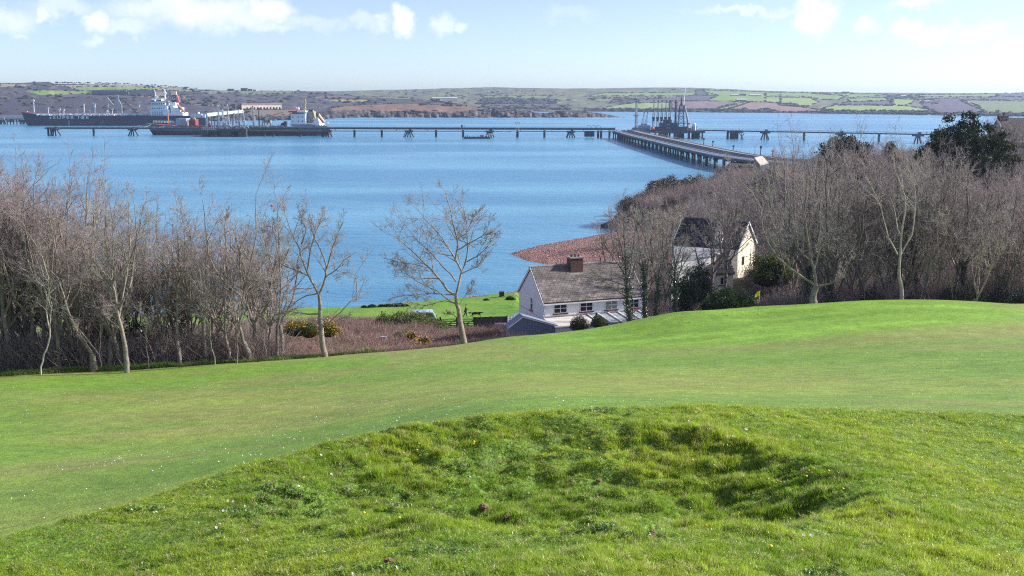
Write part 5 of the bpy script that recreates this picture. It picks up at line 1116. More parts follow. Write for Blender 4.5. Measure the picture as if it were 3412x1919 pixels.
# shed in front of the gable
p = W(1741, 1056, 97.5); t = thing('garden_shed', 'blue-grey shed with white barge boards in front of the white gable', 'shed', (p.x, 97.5, 10.2), math.radians(14)); h = p.z-10.2
mb = MB(); mb.prism([Vector((-1.35,0,-1)), Vector((3.3,0,-1)), Vector((3.3,0,h-1.05)), Vector((0,0,h)), Vector((-1.35,0,h-.95))], (0,0,0), (0,1.1,0)); mb.build('wall', M_CORR, t)
mb = MB(); 
for k in range(30): x = -1.3+k*.155; zt = h-.12+(x*.70 if x < 0 else -x*.318); mb.box2((x,-.035,.3), (x+.06,-.001,zt))
mb.build('corrugation', M_CORR, t)
for a, b in (((-1.45,-.06,h-1.0),(0,-.06,h+.03)), ((0,-.06,h+.03),(3.5,-.06,h-1.08))): mb = MB(); mb.bar(a, b, .07, .14); mb.build('barge_board', M_GUT, t)
for a, b in (((-1.45,h-.98),(0,h+.1)), ((0,h+.1),(3.5,h-1.04))): mb = MB(); mb.add([(a[0],-.1,a[1]),(b[0],-.1,b[1]),(b[0],1.2,b[1]),(a[0],1.2,a[1]),(a[0],-.1,a[1]+.05),(b[0],-.1,b[1]+.05),(b[0],1.2,b[1]+.05),(a[0],1.2,a[1]+.05)], [(0,3,2,1),(4,5,6,7),(0,1,5,4),(1,2,6,5),(2,3,7,6),(3,0,4,7)]); mb.build('roof_sheet', M_CORR, t)
# --- cream house behind the trees
D = 131; c = W(2459, 829, D); base = 11.0; rz = math.radians(-30); Lx, Wy = 8.6, 7.2
t = thing('cream_house', 'cream-gabled house with a near-black slate roof behind the bare trees', 'house', (c.x-Lx*math.cos(rz), D-Lx*math.sin(rz), base), rz); EV = c.z-base; RG = EV+3.0
M_BSL = mat('black_slate', (.022,.024,.04), .6, rnd=.3, var=.2, vscale=3); gable_house(t, Lx, Wy, EV, RG, M_CREAM, roofm=M_BSL); slates(t, Lx, Wy, EV, RG, .25, 9, w=.42, cap=0, m=M_BSL)
for s in (-.2, Lx+.2):
    for e in (-.25, Wy+.25): mb = MB(); mb.bar((s,e,EV-.15), (s,Wy/2,RG+.05), .06, .24); mb.build('barge_board', M_GUT, t)
mb = MB(); mb.box2((5.4,.3,EV-.3), (6.3,1.0,EV+1.75)); mb.build('dormer_chimney', M_RENDER, t)
mb = MB(); mb.tube((Lx+.08,Wy-.6,EV), (Lx+.08,Wy-.6,0), .05, n=6); mb.tube((Lx+.08,Wy-2.0,EV-.6), (Lx+.08,Wy-2.0,0), .04, n=6); mb.build('drainpipe', M_SILL, t); mb = MB(); mb.box((Lx+.02,2.2,EV-1.8), (.05,.9,1.1)); mb.build('window', M_GLASS, t)
mb = MB(); mb.box((Lx/2,-.34,EV-.2), (Lx+.3,.12,.12)); mb.build('gutter', M_GUT, t)
# grey extension roof and brown-roofed outbuilding
t = thing('grey_roof_annex', 'low annex with a pale grey sloping roof in front of the cream house', 'house', (0,0,0)); D = 126
P4 = [W(2247,822,131), W(2398,830,129), W(2386,850,123), W(2240,872,119)]; mb = MB(); mb.add([tuple(p) for p in P4]+[(p.x,p.y,p.z-.2) for p in P4], [(0,1,2,3),(7,6,5,4),(0,4,5,1),(1,5,6,2),(2,6,7,3),(3,7,4,0)]); mb.build('roof', mat('pale_grey_roof', (.34,.35,.37), .6, var=.1, vscale=1), t)
mb = MB(); q = [Vector((p.x, p.y, p.z-.25)) for p in P4]; vs = [tuple(p) for p in q]+[(p.x,p.y,10.2) for p in q]; mb.add(vs, [(3,2,1,0),(4,5,6,7),(0,1,5,4),(1,2,6,5),(2,3,7,6),(3,0,4,7)]); mb.build('wall', M_RENDER, t)
D = 121; c = W(2290, 912, D); t = thing('tiled_outbuilding', 'outbuilding with a brown tiled roof between the cottage and the cream house', 'house', (c.x, D, 9.6), math.radians(8)); EV = c.z-9.6
gable_house(t, 5.6, 4.6, EV, EV+1.7, M_CREAM, roofm=M_TILEU); slates(t, 5.6, 4.6, EV, EV+1.7, .25, 5, w=.4, cap=0)
mb = MB(); mb.box((2.4,-.05,EV-1.2), (.9,.06,1.5)); mb.build('door', mat('blue_door', (.06,.10,.40), .5), t); window(t, 4.0, 4.9, EV-1.4, EV-.5, 0, 'x', (2,1))
# --- house at the right edge
D = 178; c = W(3361, 470, D); t = thing('upper_house', 'house with a dark slate roof cut by the right edge above the trees', 'house', (c.x, D, c.z-5.2), math.radians(4)); EV = 5.2; RG = EV+3.6; M_DULL = mat('dull_brown_render', (.27,.215,.19), .9, var=.12, vscale=2)
gable_house(t, 10, 8, EV, RG, M_DULL, roofm=M_BSL); slates(t, 10, 8, EV, RG, .25, 19, w=.5, cap=0, m=mat('purple_slate', (.06,.05,.065), .6, rnd=.2))
mb = MB(); mb.bar((-.2,-.25,EV-.1), (-.2,4,RG+.05), .07, .26); mb.build('verge_board', M_GUT, t); mb = MB(); mb.box((5,-.36,EV-.12), (10.4,.16,.16)); mb.build('gutter', M_GUT, t)
mb = MB(); mb.box2((.1,3.5,RG-.2), (1.6,4.5,RG+.5)); c2 = mb.build('chimney', M_BRICK, t); mb = MB(); mb.tube((1.0,4,RG+.5), (1.0,4,RG+1.0), .16, n=8); mb.build('chimney_pot', M_BRICK, c2)
window(t, 1.1, 3.3, 2.2, 3.9, 0, 'x', (3,2), True); window(t, 5.2, 7.2, 2.2, 3.9, 0, 'x', (3,2), True)
# --- small roof at the landward end of the pier
D = 330; pts = [W(2513,524,D), W(2542,519,D+6), W(2562,541,D+1), W(2533,549,D-5)]; t = thing('pier_shed', 'small shed with a steep sunlit pale roof at the landward end of the pier', 'shed', (0,0,0)); mb = MB()
mb.add([tuple(p) for p in pts]+[(p.x,p.y,p.z-.3) for p in pts], [(0,1,2,3),(7,6,5,4),(0,4,5,1),(1,5,6,2),(2,6,7,3),(3,7,4,0)]); mb.build('roof', mat('pale_sunlit_roof', (.50,.44,.38), .8), t)
mb = MB(); vs = [(p.x,p.y,p.z-.35) for p in pts]+[(p.x,p.y,6.0) for p in pts]; mb.add(vs, [(3,2,1,0),(4,5,6,7),(0,1,5,4),(1,2,6,5),(2,3,7,6),(3,0,4,7)]); mb.build('wall', M_STEEL, t)
mb = MB(); a = pts[1]; b = pts[2]; mb.bar(a, b, .3, .4); mb.build('barge_board', M_RUST, t)
D = 336; p = W(2290, 632, 322); t = thing('clifftop_wall', 'short pale wall beside the small lawn on the headland', 'wall', (0,0,0)); a = W(2262,641,310); b = W(2335,632,330); mb = MB(); mb.bar(a, b, .8, 1.4); mb.build('wall', M_STONE, t)
# ---------------------------------------------------------------- gate, fence and things by the meadow
def gp(px, D): 
    x = (px-1706)/F*D/.975; return Vector((x, D, gz(x, D)))
a = gp(1468, 124); b = gp(1580, 121); a.z = W(1468,1093,124).z; b.z = W(1580,1094,121).z
t = thing('field_gate', 'wooden five-bar gate with crossed braces below the meadow', 'gate', (0,0,0)); hgt = 1.0
mid = a.lerp(b, .5)
for q0, q1 in ((a, mid-(b-a)*.02), (mid+(b-a)*.02, b)):
    for z in (.1,.32,.56,.80,1.02): mb = MB(); mb.bar(q0+Vector((0,0,z)), q1+Vector((0,0,z)), .05, .10); mb.build('rail', M_GATE, t)
    mb = MB(); mb.bar(q0+Vector((0,-.05,.1)), q1+Vector((0,-.05,1.0)), .05, .09); mb.build('brace', M_GATE, t); mb = MB(); mb.bar(q0+Vector((0,-.05,1.0)), q1+Vector((0,-.05,.1)), .05, .09); mb.build('brace', M_GATE, t)
for q in (a, mid, b): mb = MB(); mb.box(q+Vector((0,0,.5)), (.2,.2,1.7)); mb.build('gate_post', M_WOOD, t)
t = thing('timber_screen', 'dark timber screen fence between the gate and the white cottage', 'fence', (0,0,0)); a = W(1583,1094,118); b = W(1690,1092,112); ht = W(1583,1057,118).z-a.z
n = 26
for k in range(n):
    q0 = a.lerp(b, k/n); q1 = a.lerp(b, (k+1)/n-.004); open_ = k > 15
    mb = MB(); z0 = ht*.45 if open_ else 0; mb.bar(q0+Vector((0,0,(z0+ht)/2)), q1+Vector((0,0,(z0+ht)/2)), .05, ht-z0-random.Random(k).uniform(0,.05)); mb.build('board', M_WOOD, t)
for k in (0, .5, 1): q = a.lerp(b, k)+Vector((0,-.06,0)); mb = MB(); mb.box(q+Vector((0,0,ht/2)), (.14,.14,ht+.12)); mb.build('post', M_GATE, t)
t = thing('stone_trough', 'low pale stones under the open end of the dark screen', 'stones', (0,0,0)); mb = MB()
for k in range(5): q = a.lerp(b, .68+k*.06); mb.box(q+Vector((0,-.3,.25)), (.55,.4,.5), rz=.1*k)
mb.build('stone', M_LGREY, t)
a = W(1692,1086,110); b = W(1713,1084,108.5); t = thing('white_gate', 'white metal gate between the dark screen and the cottage wall', 'gate', (0,0,0)); h = W(1692,1053,110).z-a.z
for q in (0, .5, 1): mb = MB(); p = a.lerp(b, q); mb.tube(p, p+Vector((0,0,h)), .045, n=6); mb.build('upright', M_UPVC, t)
for q in (.25,.5,.75,.98): mb = MB(); mb.tube(a+Vector((0,0,h*q)), b+Vector((0,0,h*q)), .035, n=6); mb.build('rail', M_UPVC, t)
# posts
for (x, yb, yt, D, nm, lb, r, m) in ((1273,1062,1038,134,'fence_post','lone thin dark fence post in the meadow left of the van',.09,M_WOOD),(1672,989,973,171,'beach_post','stout dark post at the top of the beach beside the cottage',.42,mat('dark_red_wood', (.09,.03,.03), .8)),(1092.6,1048,971,150,'lamp_post','thin grey lamp post between the bare trees and the shore',.06,M_GREYP)):
    p = W(x, yb, D); h = W(x, yt, D).z-p.z; t = thing(nm, lb, 'post', (p.x, D, p.z)); mb = MB()
    if r > .3: mb.box((0,0,h/2-.2), (r*2,r*1.6,h+.4))
    else: mb.tube((0,0,-.4), (0,0,h), r, n=6)
    mb.build('post' if nm != 'lamp_post' else 'pole', m, t)
    if nm == 'lamp_post': mb = MB(); mb.box((.12,0,h), (.45,.2,.12)); mb.build('lamp_head', M_GREYP, t)
    else: mb = MB(); mb.box((0,0,h+.03), (r*2.1,r*1.8,.06)); mb.build('post_cap', m, t)
p = W(1988, 1066, 97); t = thing('bird_perch', 'black bird-shaped weather vane on a thin post before the cottage', 'weather vane', (p.x, 97, p.z-1)); mb = MB(); mb.tube((0,0,0), (0,0,1.75), .03, n=6); mb.build('pole', M_WOOD, t)
mb = MB(); mb.prism([Vector(q) for q in ((-.42,-.02,1.15),(-.18,-.02,1.2),(.0,-.02,1.15),(.05,-.02,1.45),(.02,-.02,1.75),(-.08,-.02,1.62),(-.14,-.02,1.45))], (0,0,0), (0,.05,0)); mb.build('vane', M_WOOD, t)
p = W(1278, 1137, 105); t = thing('feed_box', 'small grey box lying in the brambles', 'box', (p.x, 105, p.z)); mb = MB(); mb.box((0,0,.2), (.5,.4,.5)); mb.build('body', M_GREYP, t); mb = MB(); mb.box((0,0,.47), (.56,.46,.05)); mb.build('lid', M_CONC, t)
# flag on the green
x0 = W(2524,1055,84).x; z0 = gz(x0, 84); t = thing('golf_flag', 'yellow golf flag on a thin stick standing in the green', 'flag', (x0, 84, z0)); top = W(2528,968,84).z-z0
mb = MB(); mb.tube((0,0,-.1), (.06,0,top*.5), .013, .013, 6); mb.build('stick', mat('dark_stick', (.08,.1,.1), .5), t); mb = MB(); mb.tube((.06,0,top*.5), (.12,0,top), .012, .011, 6); mb.build('stick', M_UPVC, t)
mb = MB(); vs = []; fs = []; nx, nz = 8, 6
for i in range(nx+1):
    u = i/nx; 
    for j in range(nz+1): w_ = j/nz; vs.append((.115-u*.40, .05*math.sin(u*6+w_*2)*u, top-.02-w_*.44*(1-.25*u)-u*u*.30))
fs = [(i*(nz+1)+j, (i+1)*(nz+1)+j, (i+1)*(nz+1)+j+1, i*(nz+1)+j+1) for i in range(nx) for j in range(nz)]
mb.add(vs, fs); me = mb.mesh('cloth'); me.materials.append(mat('yellow_flag_cloth', (.85,.72,.02), .7, transl=.45)); me.polygons.foreach_set('use_smooth', [True]*len(me.polygons)); c = mesh_obj('cloth', me, None, t); so_ = c.modifiers.new('s', 'SOLIDIFY'); so_.thickness = .004
mb = MB(); mb.tube((0,0,-.08), (0,0,.012), .054, n=12); mb.build('hole_cup', M_DWIN, t)
# van and car
M_VAN = mat('pale_blue_car_paint', (.42,.55,.72), .3, coat=.6); M_CAR = mat('silver_car_paint', (.45,.50,.56), .3, metal=.4, coat=.6); M_TYRE = mat('tyre_rubber', (.02,.02,.02), .9)
def car(name, label, loc, rz, paint, prof, Wd, glass, cat, lights=True):
    t = thing(name, label, cat, loc, rz); mb = MB(); mb.prism([Vector((x,-Wd/2,z)) for x, z in prof], (0,0,0), (0,Wd,0)); b = mb.build('body', paint, t)
    bv = b.modifiers.new('b', 'BEVEL'); bv.width = .07; bv.segments = 3; bv.limit_method = 'ANGLE'; sharp_smooth(b, .9)
    for g in glass:
        for s in (-1, 1): mb = MB(); mb.prism([Vector((x, s*(Wd/2+.004)-.01, z)) for x, z in g], (0,0,0), (0,.02,0)); mb.build('side_window', M_GLASS, t)
    xs = [p[0] for p in prof]; Lc = max(xs)
    for x in (.85, Lc-.85):
        for s in (-1, 1):
            mb = MB(); mb.tube((x, s*(Wd/2-.2), .32), (x, s*(Wd/2+.015), .32), .33, n=16); w = mb.build('wheel', M_TYRE, t); mb = MB(); mb.tube((x, s*(Wd/2+.0), .32), (x, s*(Wd/2+.03), .32), .19, n=12); mb.build('rim', M_LGREY, w)
    for s in (-1, 1):
        mb = MB(); mb.box((Lc+.0, s*(Wd/2-.25), .85), (.05,.3,.2)); mb.build('tail_light', M_RED, t); mb = MB(); mb.box((.01, s*(Wd/2-.3), .72), (.05,.35,.18)); mb.build('headlight', M_UPVC, t)
    mb = MB(); gx = [p for p in prof if p[1] > max(q[1] for q in prof)-.12][-1]
    mb.add([(gx[0]+.1,-Wd/2+.15,gx[1]-.1),(gx[0]+.1,Wd/2-.15,gx[1]-.1),(gx[0]+.22,Wd/2-.1,1.05),(gx[0]+.22,-Wd/2+.1,1.05)], [(0,1,2,3)]); mb.build('rear_window', M_GLASS, t); return t
p = W(1331, 1074, 131); 
car('people_carrier', 'pale blue van half hidden behind the green bramble mound', (p.x, 131, W(1380,1036,131).z-1.88), .12, M_VAN, [(0,.35),(0,.85),(.5,1.0),(.95,1.1),(1.6,1.72),(2.0,1.84),(3.6,1.88),(4.3,1.82),(4.62,1.15),(4.62,.35)], 1.85, [[(1.15,1.15),(1.7,1.66),(2.3,1.7),(2.3,1.15)],[(2.4,1.15),(2.4,1.7),(3.25,1.72),(3.25,1.15)],[(3.35,1.15),(3.35,1.7),(4.1,1.66),(4.35,1.15)]], 'van')
p = W(1679, 1060, 124); car('parked_car', 'silver car showing between the dark screen and the cottage gable', (p.x, 124, W(1695,1046,124).z-1.45), .1, M_CAR, [(0,.3),(0,.75),(.9,.92),(1.6,1.38),(2.2,1.45),(3.1,1.42),(3.9,1.0),(4.1,.95),(4.15,.3)], 1.72, [[(1.05,.95),(1.65,1.32),(2.2,1.36),(2.2,.95)],[(2.3,.95),(2.3,1.36),(3.0,1.32),(3.6,.97)]], 'car')
# ---------------------------------------------------------------- dog walker and dog
def skin_body(name, joints, edges, m, parent, root=0, sub=2):
    me = bpy.data.meshes.new(name); me.from_pydata([j[:3] for j in joints], edges, []); o = mesh_obj(name, me, m, parent)
    sk = o.modifiers.new('skin', 'SKIN'); sl = me.skin_vertices[0].data
    for i, j in enumerate(joints): r = j[3]; sl[i].radius = r if hasattr(r, '__len__') else (r, r); sl[i].use_root = (i == root)
    sk.use_smooth_shade = True; s = o.modifiers.new('sub', 'SUBSURF'); s.levels = sub; s.render_levels = sub
    dg = bpy.context.evaluated_depsgraph_get(); dg.update(); me2 = bpy.data.meshes.new_from_object(o.evaluated_get(dg)); o.modifiers.clear(); o.data = me2
    if not me2.materials: me2.materials.append(m)
    return o
M_SKIN = mat('skin', (.52,.30,.21), .6); M_HAIR = mat('brown_hair', (.06,.035,.02), .8); M_JACKET = mat('dark_jacket', (.035,.03,.04), .85); M_TROUS = mat('dark_trousers', (.02,.022,.035), .85); M_BOOT = mat('dark_boot', (.02,.015,.012), .7); M_FUR = mat('black_dog_fur', (.010,.009,.009), .75, bump=.5, bscale=60)
px0 = W(1551, 1060, 143); pz = gz(px0.x, 143)
t = thing('person', 'person in dark jacket and trousers striding right with a dog lead', 'person', (px0.x, 143, pz))
# faces +x; one continuous body (z up, metres)
J = [(0,0,.95,(.16,.13)),(.02,0,1.15,(.145,.12)),(.05,0,1.35,(.185,.13)),(.06,0,1.47,(.10,.08)),(.09,0,1.56,(.055,.055)),(.11,0,1.66,(.085,.09)),(.115,0,1.74,(.08,.085)),
     (.05,-.19,1.42,.065),(.10,-.22,1.17,.05),(.30,-.16,1.08,.038),(.05,.19,1.42,.065),(.14,.22,1.17,.05),(.38,.10,1.10,.038),
     (-.01,-.10,.90,.10),(.14,-.10,.52,.068),(.20,-.10,.13,.048),(.02,.10,.90,.10),(-.06,.10,.52,.068),(-.28,.10,.16,.048)]
E = [(0,1),(1,2),(2,3),(3,4),(4,5),(5,6),(2,7),(7,8),(8,9),(2,10),(10,11),(11,12),(0,13),(13,14),(14,15),(0,16),(16,17),(17,18)]
body = skin_body('body', J, E, M_SKIN, t)
# clothes as slightly fuller shells of the same skeleton
Jc = [(x, y, z, tuple(v+.022 for v in (r if hasattr(r, '__len__') else (r, r)))) for x, y, z, r in J]
sel = [0,1,2,7,8,9,10,11,12]; mp = {v: i for i, v in enumerate(sel)}
Jk = [Jc[i] for i in sel]; Jk[0] = (0,0,.86,(.19,.16)); Jk[5] = (.27,-.165,1.095,(.056,.056)); Jk[8] = (.345,.115,1.11,(.056,.056))
skin_body('jacket', Jk, [(mp[a], mp[b]) for a, b in E if a in mp and b in mp], M_JACKET, t)
sel = [0,13,14,15,16,17,18]; mp = {v: i for i, v in enumerate(sel)}; Jk = [Jc[i] for i in sel]; Jk[0] = (0,0,.93,(.17,.14))
skin_body('trousers', Jk, [(mp[a], mp[b]) for a, b in E if a in mp and b in mp], M_TROUS, t)
for (x, y, z, tilt) in ((.20,-.10,0.0,0),(-.30,.10,.05,.45)):
    skin_body('boot', [(x,y,z+.14,.05),(x+.0,y,z+.05,.055),(x+.13*math.cos(tilt),y,z+.045-.10*math.sin(tilt)+.0,.045),(x+.2*math.cos(tilt),y,z+.04-.13*math.sin(tilt)+.02,.03)], [(0,1),(1,2),(2,3)], M_BOOT, t)
mb = MB(); mb.sphere((.10,0,1.745), .105, 12, 8, 1.02); hr = mb.build('hair', M_HAIR, t, True)
for v in hr.data.vertices:
    if v.co.x > .15 and v.co.z < 1.78: v.co.x = .15+(v.co.x-.15)*.1
for nm, pts in (('ear', ((.105,-.095,1.70),(.105,.095,1.70))), ('eye', ((.205,-.035,1.715),(.205,.035,1.715)))):
    for p in pts: mb = MB(); mb.sphere(p, .018 if nm == 'ear' else .011, 6, 4, 1.3); mb.build(nm, M_SKIN if nm == 'ear' else M_HAIR, t)
mb = MB(); mb.add([(.195,-.016,1.71),(.195,.016,1.71),(.225,0,1.675),(.195,0,1.67)], [(0,1,2),(0,2,3),(1,3,2)]); mb.build('nose', M_SKIN, t); mb = MB(); mb.box((.196,0,1.64), (.012,.05,.012)); mb.build('mouth', mat('lip', (.35,.12,.10), .6), t)
for (hx, hy, hz) in ((.33,-.155,1.075),(.42,.09,1.10)):
    for k in range(4): skin_body('finger', [(hx,hy-.025+k*.017,hz,.011),(hx+.045,hy-.025+k*.017,hz-.003*k,.010),(hx+.06-.003*abs(k-1),hy-.025+k*.017,hz-.035,.009),(hx+.035,hy-.025+k*.017,hz-.055,.008)], [(0,1),(1,2),(2,3)], M_SKIN, t, sub=1)
    skin_body('thumb', [(hx-.02,hy-.03,hz,.012),(hx+.02,hy-.05,hz-.01,.011),(hx+.045,hy-.04,hz-.03,.009)], [(0,1),(1,2)], M_SKIN, t, sub=1)
dp = W(1578, 1063, 141); dz = gz(dp.x+.45, 141)
d = thing('dog', 'black long-haired dog pulling ahead on its lead', 'dog', (dp.x, 141, dz))
J = [(.28,0,.60,(.13,.17)),(.55,0,.60,(.11,.13)),(.02,0,.60,(.12,.14)),(-.14,0,.58,(.11,.13)),(.83,0,.62,(.115,.17)),(1.0,0,.68,(.08,.10)),(1.16,0,.70,(.085,.085)),(1.30,0,.66,(.05,.045)),(1.40,0,.63,(.036,.032)),
     (.86,-.10,.42,.055),(.93,-.10,.24,.036),(1.02,-.10,.05,.03),(.84,.10,.42,.055),(.74,.10,.24,.036),(.70,.10,.05,.03),
     (-.14,-.10,.42,.085),(-.02,-.10,.30,.05),(-.16,-.10,.18,.034),(-.13,-.10,.04,.03),(-.16,.10,.42,.085),(-.22,.10,.30,.05),(-.40,.10,.20,.034),(-.44,.10,.05,.03),
     (-.28,0,.62,.05),(-.46,0,.68,.055),(-.66,0,.66,.05),(-.78,0,.60,.02),(1.08,0,.04,.022)]
J = [j if i != 27 else (1.06,-.10,.035,.026) for i, j in enumerate(J)]
E = [(0,1),(0,2),(2,3),(1,4),(4,5),(5,6),(6,7),(7,8),(4,9),(9,10),(10,11),(11,27),(4,12),(12,13),(13,14),(3,15),(15,16),(16,17),(17,18),(3,19),(19,20),(20,21),(21,22),(3,23),(23,24),(24,25),(25,26)]
skin_body('body', J, E, M_FUR, d)
for s in (-1, 1): mb = MB(); mb.add([(1.12,s*.07,.76),(1.19,s*.075,.75),(1.16,s*.115,.62),(1.13,s*.09,.64)], [(0,1,2,3)]); e = mb.build('ear', M_FUR, d); e.modifiers.new('s', 'SOLIDIFY').thickness = .015
mb = MB(); n = 40; rgd = random.Random(3)
for k in range(90): x = rgd.uniform(-.2,.95); s = rgd.choice((-1,1)); y = s*rgd.uniform(.03,.14); z = .5-rgd.random()*.04; mb.add([(x,y,z),(x+.03,y,z),(x-.02,y*1.1,z-rgd.uniform(.08,.16))], [(0,1,2)])
for k in range(50): u = rgd.random(); x = -.3-u*.45; z = .64; mb.add([(x,rgd.uniform(-.03,.03),z),(x-.03,rgd.uniform(-.03,.03),z),(x-.05,0,z-rgd.uniform(.08,.17))], [(0,1,2)])
mb.build('shaggy_coat', M_FUR, d)
a = Vector((px0.x+.44, 143.09, pz+1.07)); b = Vector((dp.x+1.0, 141, dz+.75)); mb = MB(); mb.path([a.lerp(b, q/6)-Vector((0,0,.10*math.sin(math.pi*q/6))) for q in range(7)], .009, 4); o = mb.build('dog_lead', M_WOOD); tag(o, 'thin dark lead stretched between the walker and the dog', 'lead')
# ---------------------------------------------------------------- bare trees
def tubes(P, R, k):
    """P (B,n,3), R (B,n) -> vertices, quads"""
    B, n, _ = P.shape; T = np.gradient(P, axis=1); T /= np.linalg.norm(T, axis=2, keepdims=True)+1e-9
    ref = np.where(np.abs(T[..., 2:3]) < .9, np.array([0,0,1.0]), np.array([1.0,0,0])); U = np.cross(T, ref); U /= np.linalg.norm(U, axis=2, keepdims=True)+1e-9; Vv = np.cross(T, U)
    a = np.arange(k)*2*np.pi/k; ring = P[:, :, None]+R[:, :, None, None]*(np.cos(a)[:, None]*U[:, :, None]+np.sin(a)[:, None]*Vv[:, :, None])
    V = ring.reshape(-1, 3); base = (np.arange(B)[:, None, None]*n+np.arange(n-1)[None, :, None])*k; j = np.arange(k)[None, None]; j2 = (j+1) % k
    q = np.stack([base+j, base+j2, base+k+j2, base+k+j], -1).reshape(-1, 4); return V, q
def resample(pts, n):
    pts = np.array(pts, float); s = np.concatenate([[0], np.cumsum(np.linalg.norm(np.diff(pts, axis=0), axis=1))]); u = np.linspace(0, s[-1], n)
    return np.stack([np.interp(u, s, pts[:, i]) for i in range(3)], 1)
def children(rng, P, R, per, n, tmin, tmax, ang, ratio, up, wig, lens=None, rmul=.62, taper=.25, rmin=.006, endtwig=True):
    """grow `per` children on every branch"""
    B, m, _ = P.shape; L0 = np.linalg.norm(np.diff(P, axis=1), axis=2).sum(1) if lens is None else lens
    par = np.repeat(np.arange(B), per); N_ = len(par); t = rng.uniform(tmin, tmax, N_); 
    if endtwig: t[::per] = 1.0
    f = t*(m-1); i0 = np.minimum(f.astype(int), m-2); w = (f-i0)[:, None]
    S = P[par, i0]*(1-w)+P[par, i0+1]*w; r0 = R[par, i0]*(1-w[:, 0])+R[par, i0+1]*w[:, 0]
    T = P[par, i0+1]-P[par, i0]; T /= np.linalg.norm(T, axis=1, keepdims=True)+1e-9
    rv = rng.normal(size=(N_, 3)); rv -= (rv*T).sum(1, keepdims=True)*T; rv /= np.linalg.norm(rv, axis=1, keepdims=True)+1e-9
    an = np.radians(rng.normal(ang, ang*.25, N_)); an = np.where(t >= .999, an*.25, an)
    d = T*np.cos(an)[:, None]+rv*np.sin(an)[:, None]
    ln = L0[par]*ratio*(1.15-.55*t)*rng.uniform(.65, 1.25, N_)
    Q = np.zeros((N_, n, 3)); Q[:, 0] = S; step = ln/(n-1)
    for i in range(1, n):
        d = d+rng.normal(size=(N_, 3))*wig; d[:, 2] += up; d /= np.linalg.norm(d, axis=1, keepdims=True); Q[:, i] = Q[:, i-1]+d*step[:, None]
    rr = np.maximum(r0*rmul, rmin)[:, None]*np.linspace(1, taper, n)[None]; return Q, np.maximum(rr, rmin*.8), ln
def make_tree(name, seed, limbs, cfg, trunkR=None, kids=(7,6,5), light=1.0, twr=.007):
    """limbs: list of (pts, r0, r1), first entry is the trunk"""
    rng = np.random.default_rng(seed); Vt, Qt, off = [], [], 0
    n = 9; P = np.stack([resample(p, n) for p, _, _ in limbs]); R = np.stack([np.linspace(a, b, n) for _, a, b in limbs])
    P[:, 1:-1] += rng.normal(size=P[:, 1:-1].shape)*np.array([.05,.05,.03])*cfg.get('kink', 1)
    V, q = tubes(P, R, 8); Vt.append(V); Qt.append(q); off = len(V)
    # root flare
    Pf, Rf = P[1:], R[1:]
    P1, R1, l1 = children(rng, Pf, Rf, kids[0], 6, .25, .97, cfg.get('a1', 42), cfg.get('l1', .42), cfg.get('up1', .06), .13, rmul=.6, taper=.3, rmin=.016)
    V, q = tubes(P1, R1, 5); Vt.append(V); Qt.append(q+off); off += len(V)
    trunk = np_mesh(name+'_trunk', np.concatenate(Vt), np.concatenate(Qt), True)
    P2, R2, l2 = children(rng, P1, R1, kids[1], 5, .2, .97, cfg.get('a2', 42), cfg.get('l2', .48), cfg.get('up2', .07), .16, rmul=.55, taper=.4, rmin=.010)
    P3, R3, l3 = children(rng, P2, R2, kids[2], 3, .15, .97, 40, .62, .05, .16, rmul=.5, taper=.5, rmin=twr)
    Vt, Qt, off = [], [], 0
    for P_, R_, k in ((P2, R2, 3), (P3, R3, 3)): V, q = tubes(P_, R_, k); Vt.append(V); Qt.append(q+off); off += len(V)
    if len(kids) > 3:
        P4, R4, l4 = children(rng, P3, R3, kids[3], 2, .2, .95, 42, .55, .04, .2, rmul=.5, taper=.5, rmin=twr*.85); V, q = tubes(P4, R4, 3); Vt.append(V); Qt.append(q+off)
    crown = np_mesh(name+'_crown', np.concatenate(Vt), np.concatenate(Qt), False); return trunk, crown
def auto_limbs(seed, H, spread, fork=.25, nl=6, r0=.2, lean=(0,0), leader=True, upright=.75):
    rg = np.random.default_rng(seed); L_ = []; hf = H*fork; pt = np.array([0,0,-.4]); tr = [pt, np.array([lean[0]*.3,lean[1]*.3,hf*.5]), np.array([lean[0]*.7,lean[1]*.7,hf])]
    if leader: tr += [np.array([lean[0]+rg.normal()*.3,lean[1]+rg.normal()*.3,H*.55]), np.array([lean[0]*1.3+rg.normal()*.5,lean[1]*1.3+rg.normal()*.5,H*.9])]
    L_.append((tr, r0, r0*.25 if leader else r0*.7)); trunk = resample(tr, 20)
    if leader: L_.append((trunk[6:], r0*.5, r0*.12))
    for k in range(nl):
        a = k*2.4+rg.uniform(-.5,.5); f = (k+.5)/nl; z0 = hf+(H*.5-hf)*f*(.9 if leader else .15); i = np.argmin(abs(trunk[:, 2]-z0)) if leader else 19; s = trunk[i]
        ht = H*(.62+.36*rg.random()) if not leader else min(H*.97, z0+H*(.33+.25*rg.random())); rad = spread*(.45+.55*rg.random())*(1-.35*f if leader else 1)
        e = np.array([lean[0]+math.cos(a)*rad, lean[1]+math.sin(a)*rad, ht]); m1 = s*.65+e*.35; m1[:2] = s[:2]+(e[:2]-s[:2])*(1-upright*.35); m1[2] = s[2]+(ht-s[2])*.38
        m2 = s*.3+e*.7; m2[:2] = s[:2]+(e[:2]-s[:2])*.88; L_.append(([s, m1, m2+rg.normal(size=3)*.2, e], r0*(.58-.2*f), .045))
    return L_
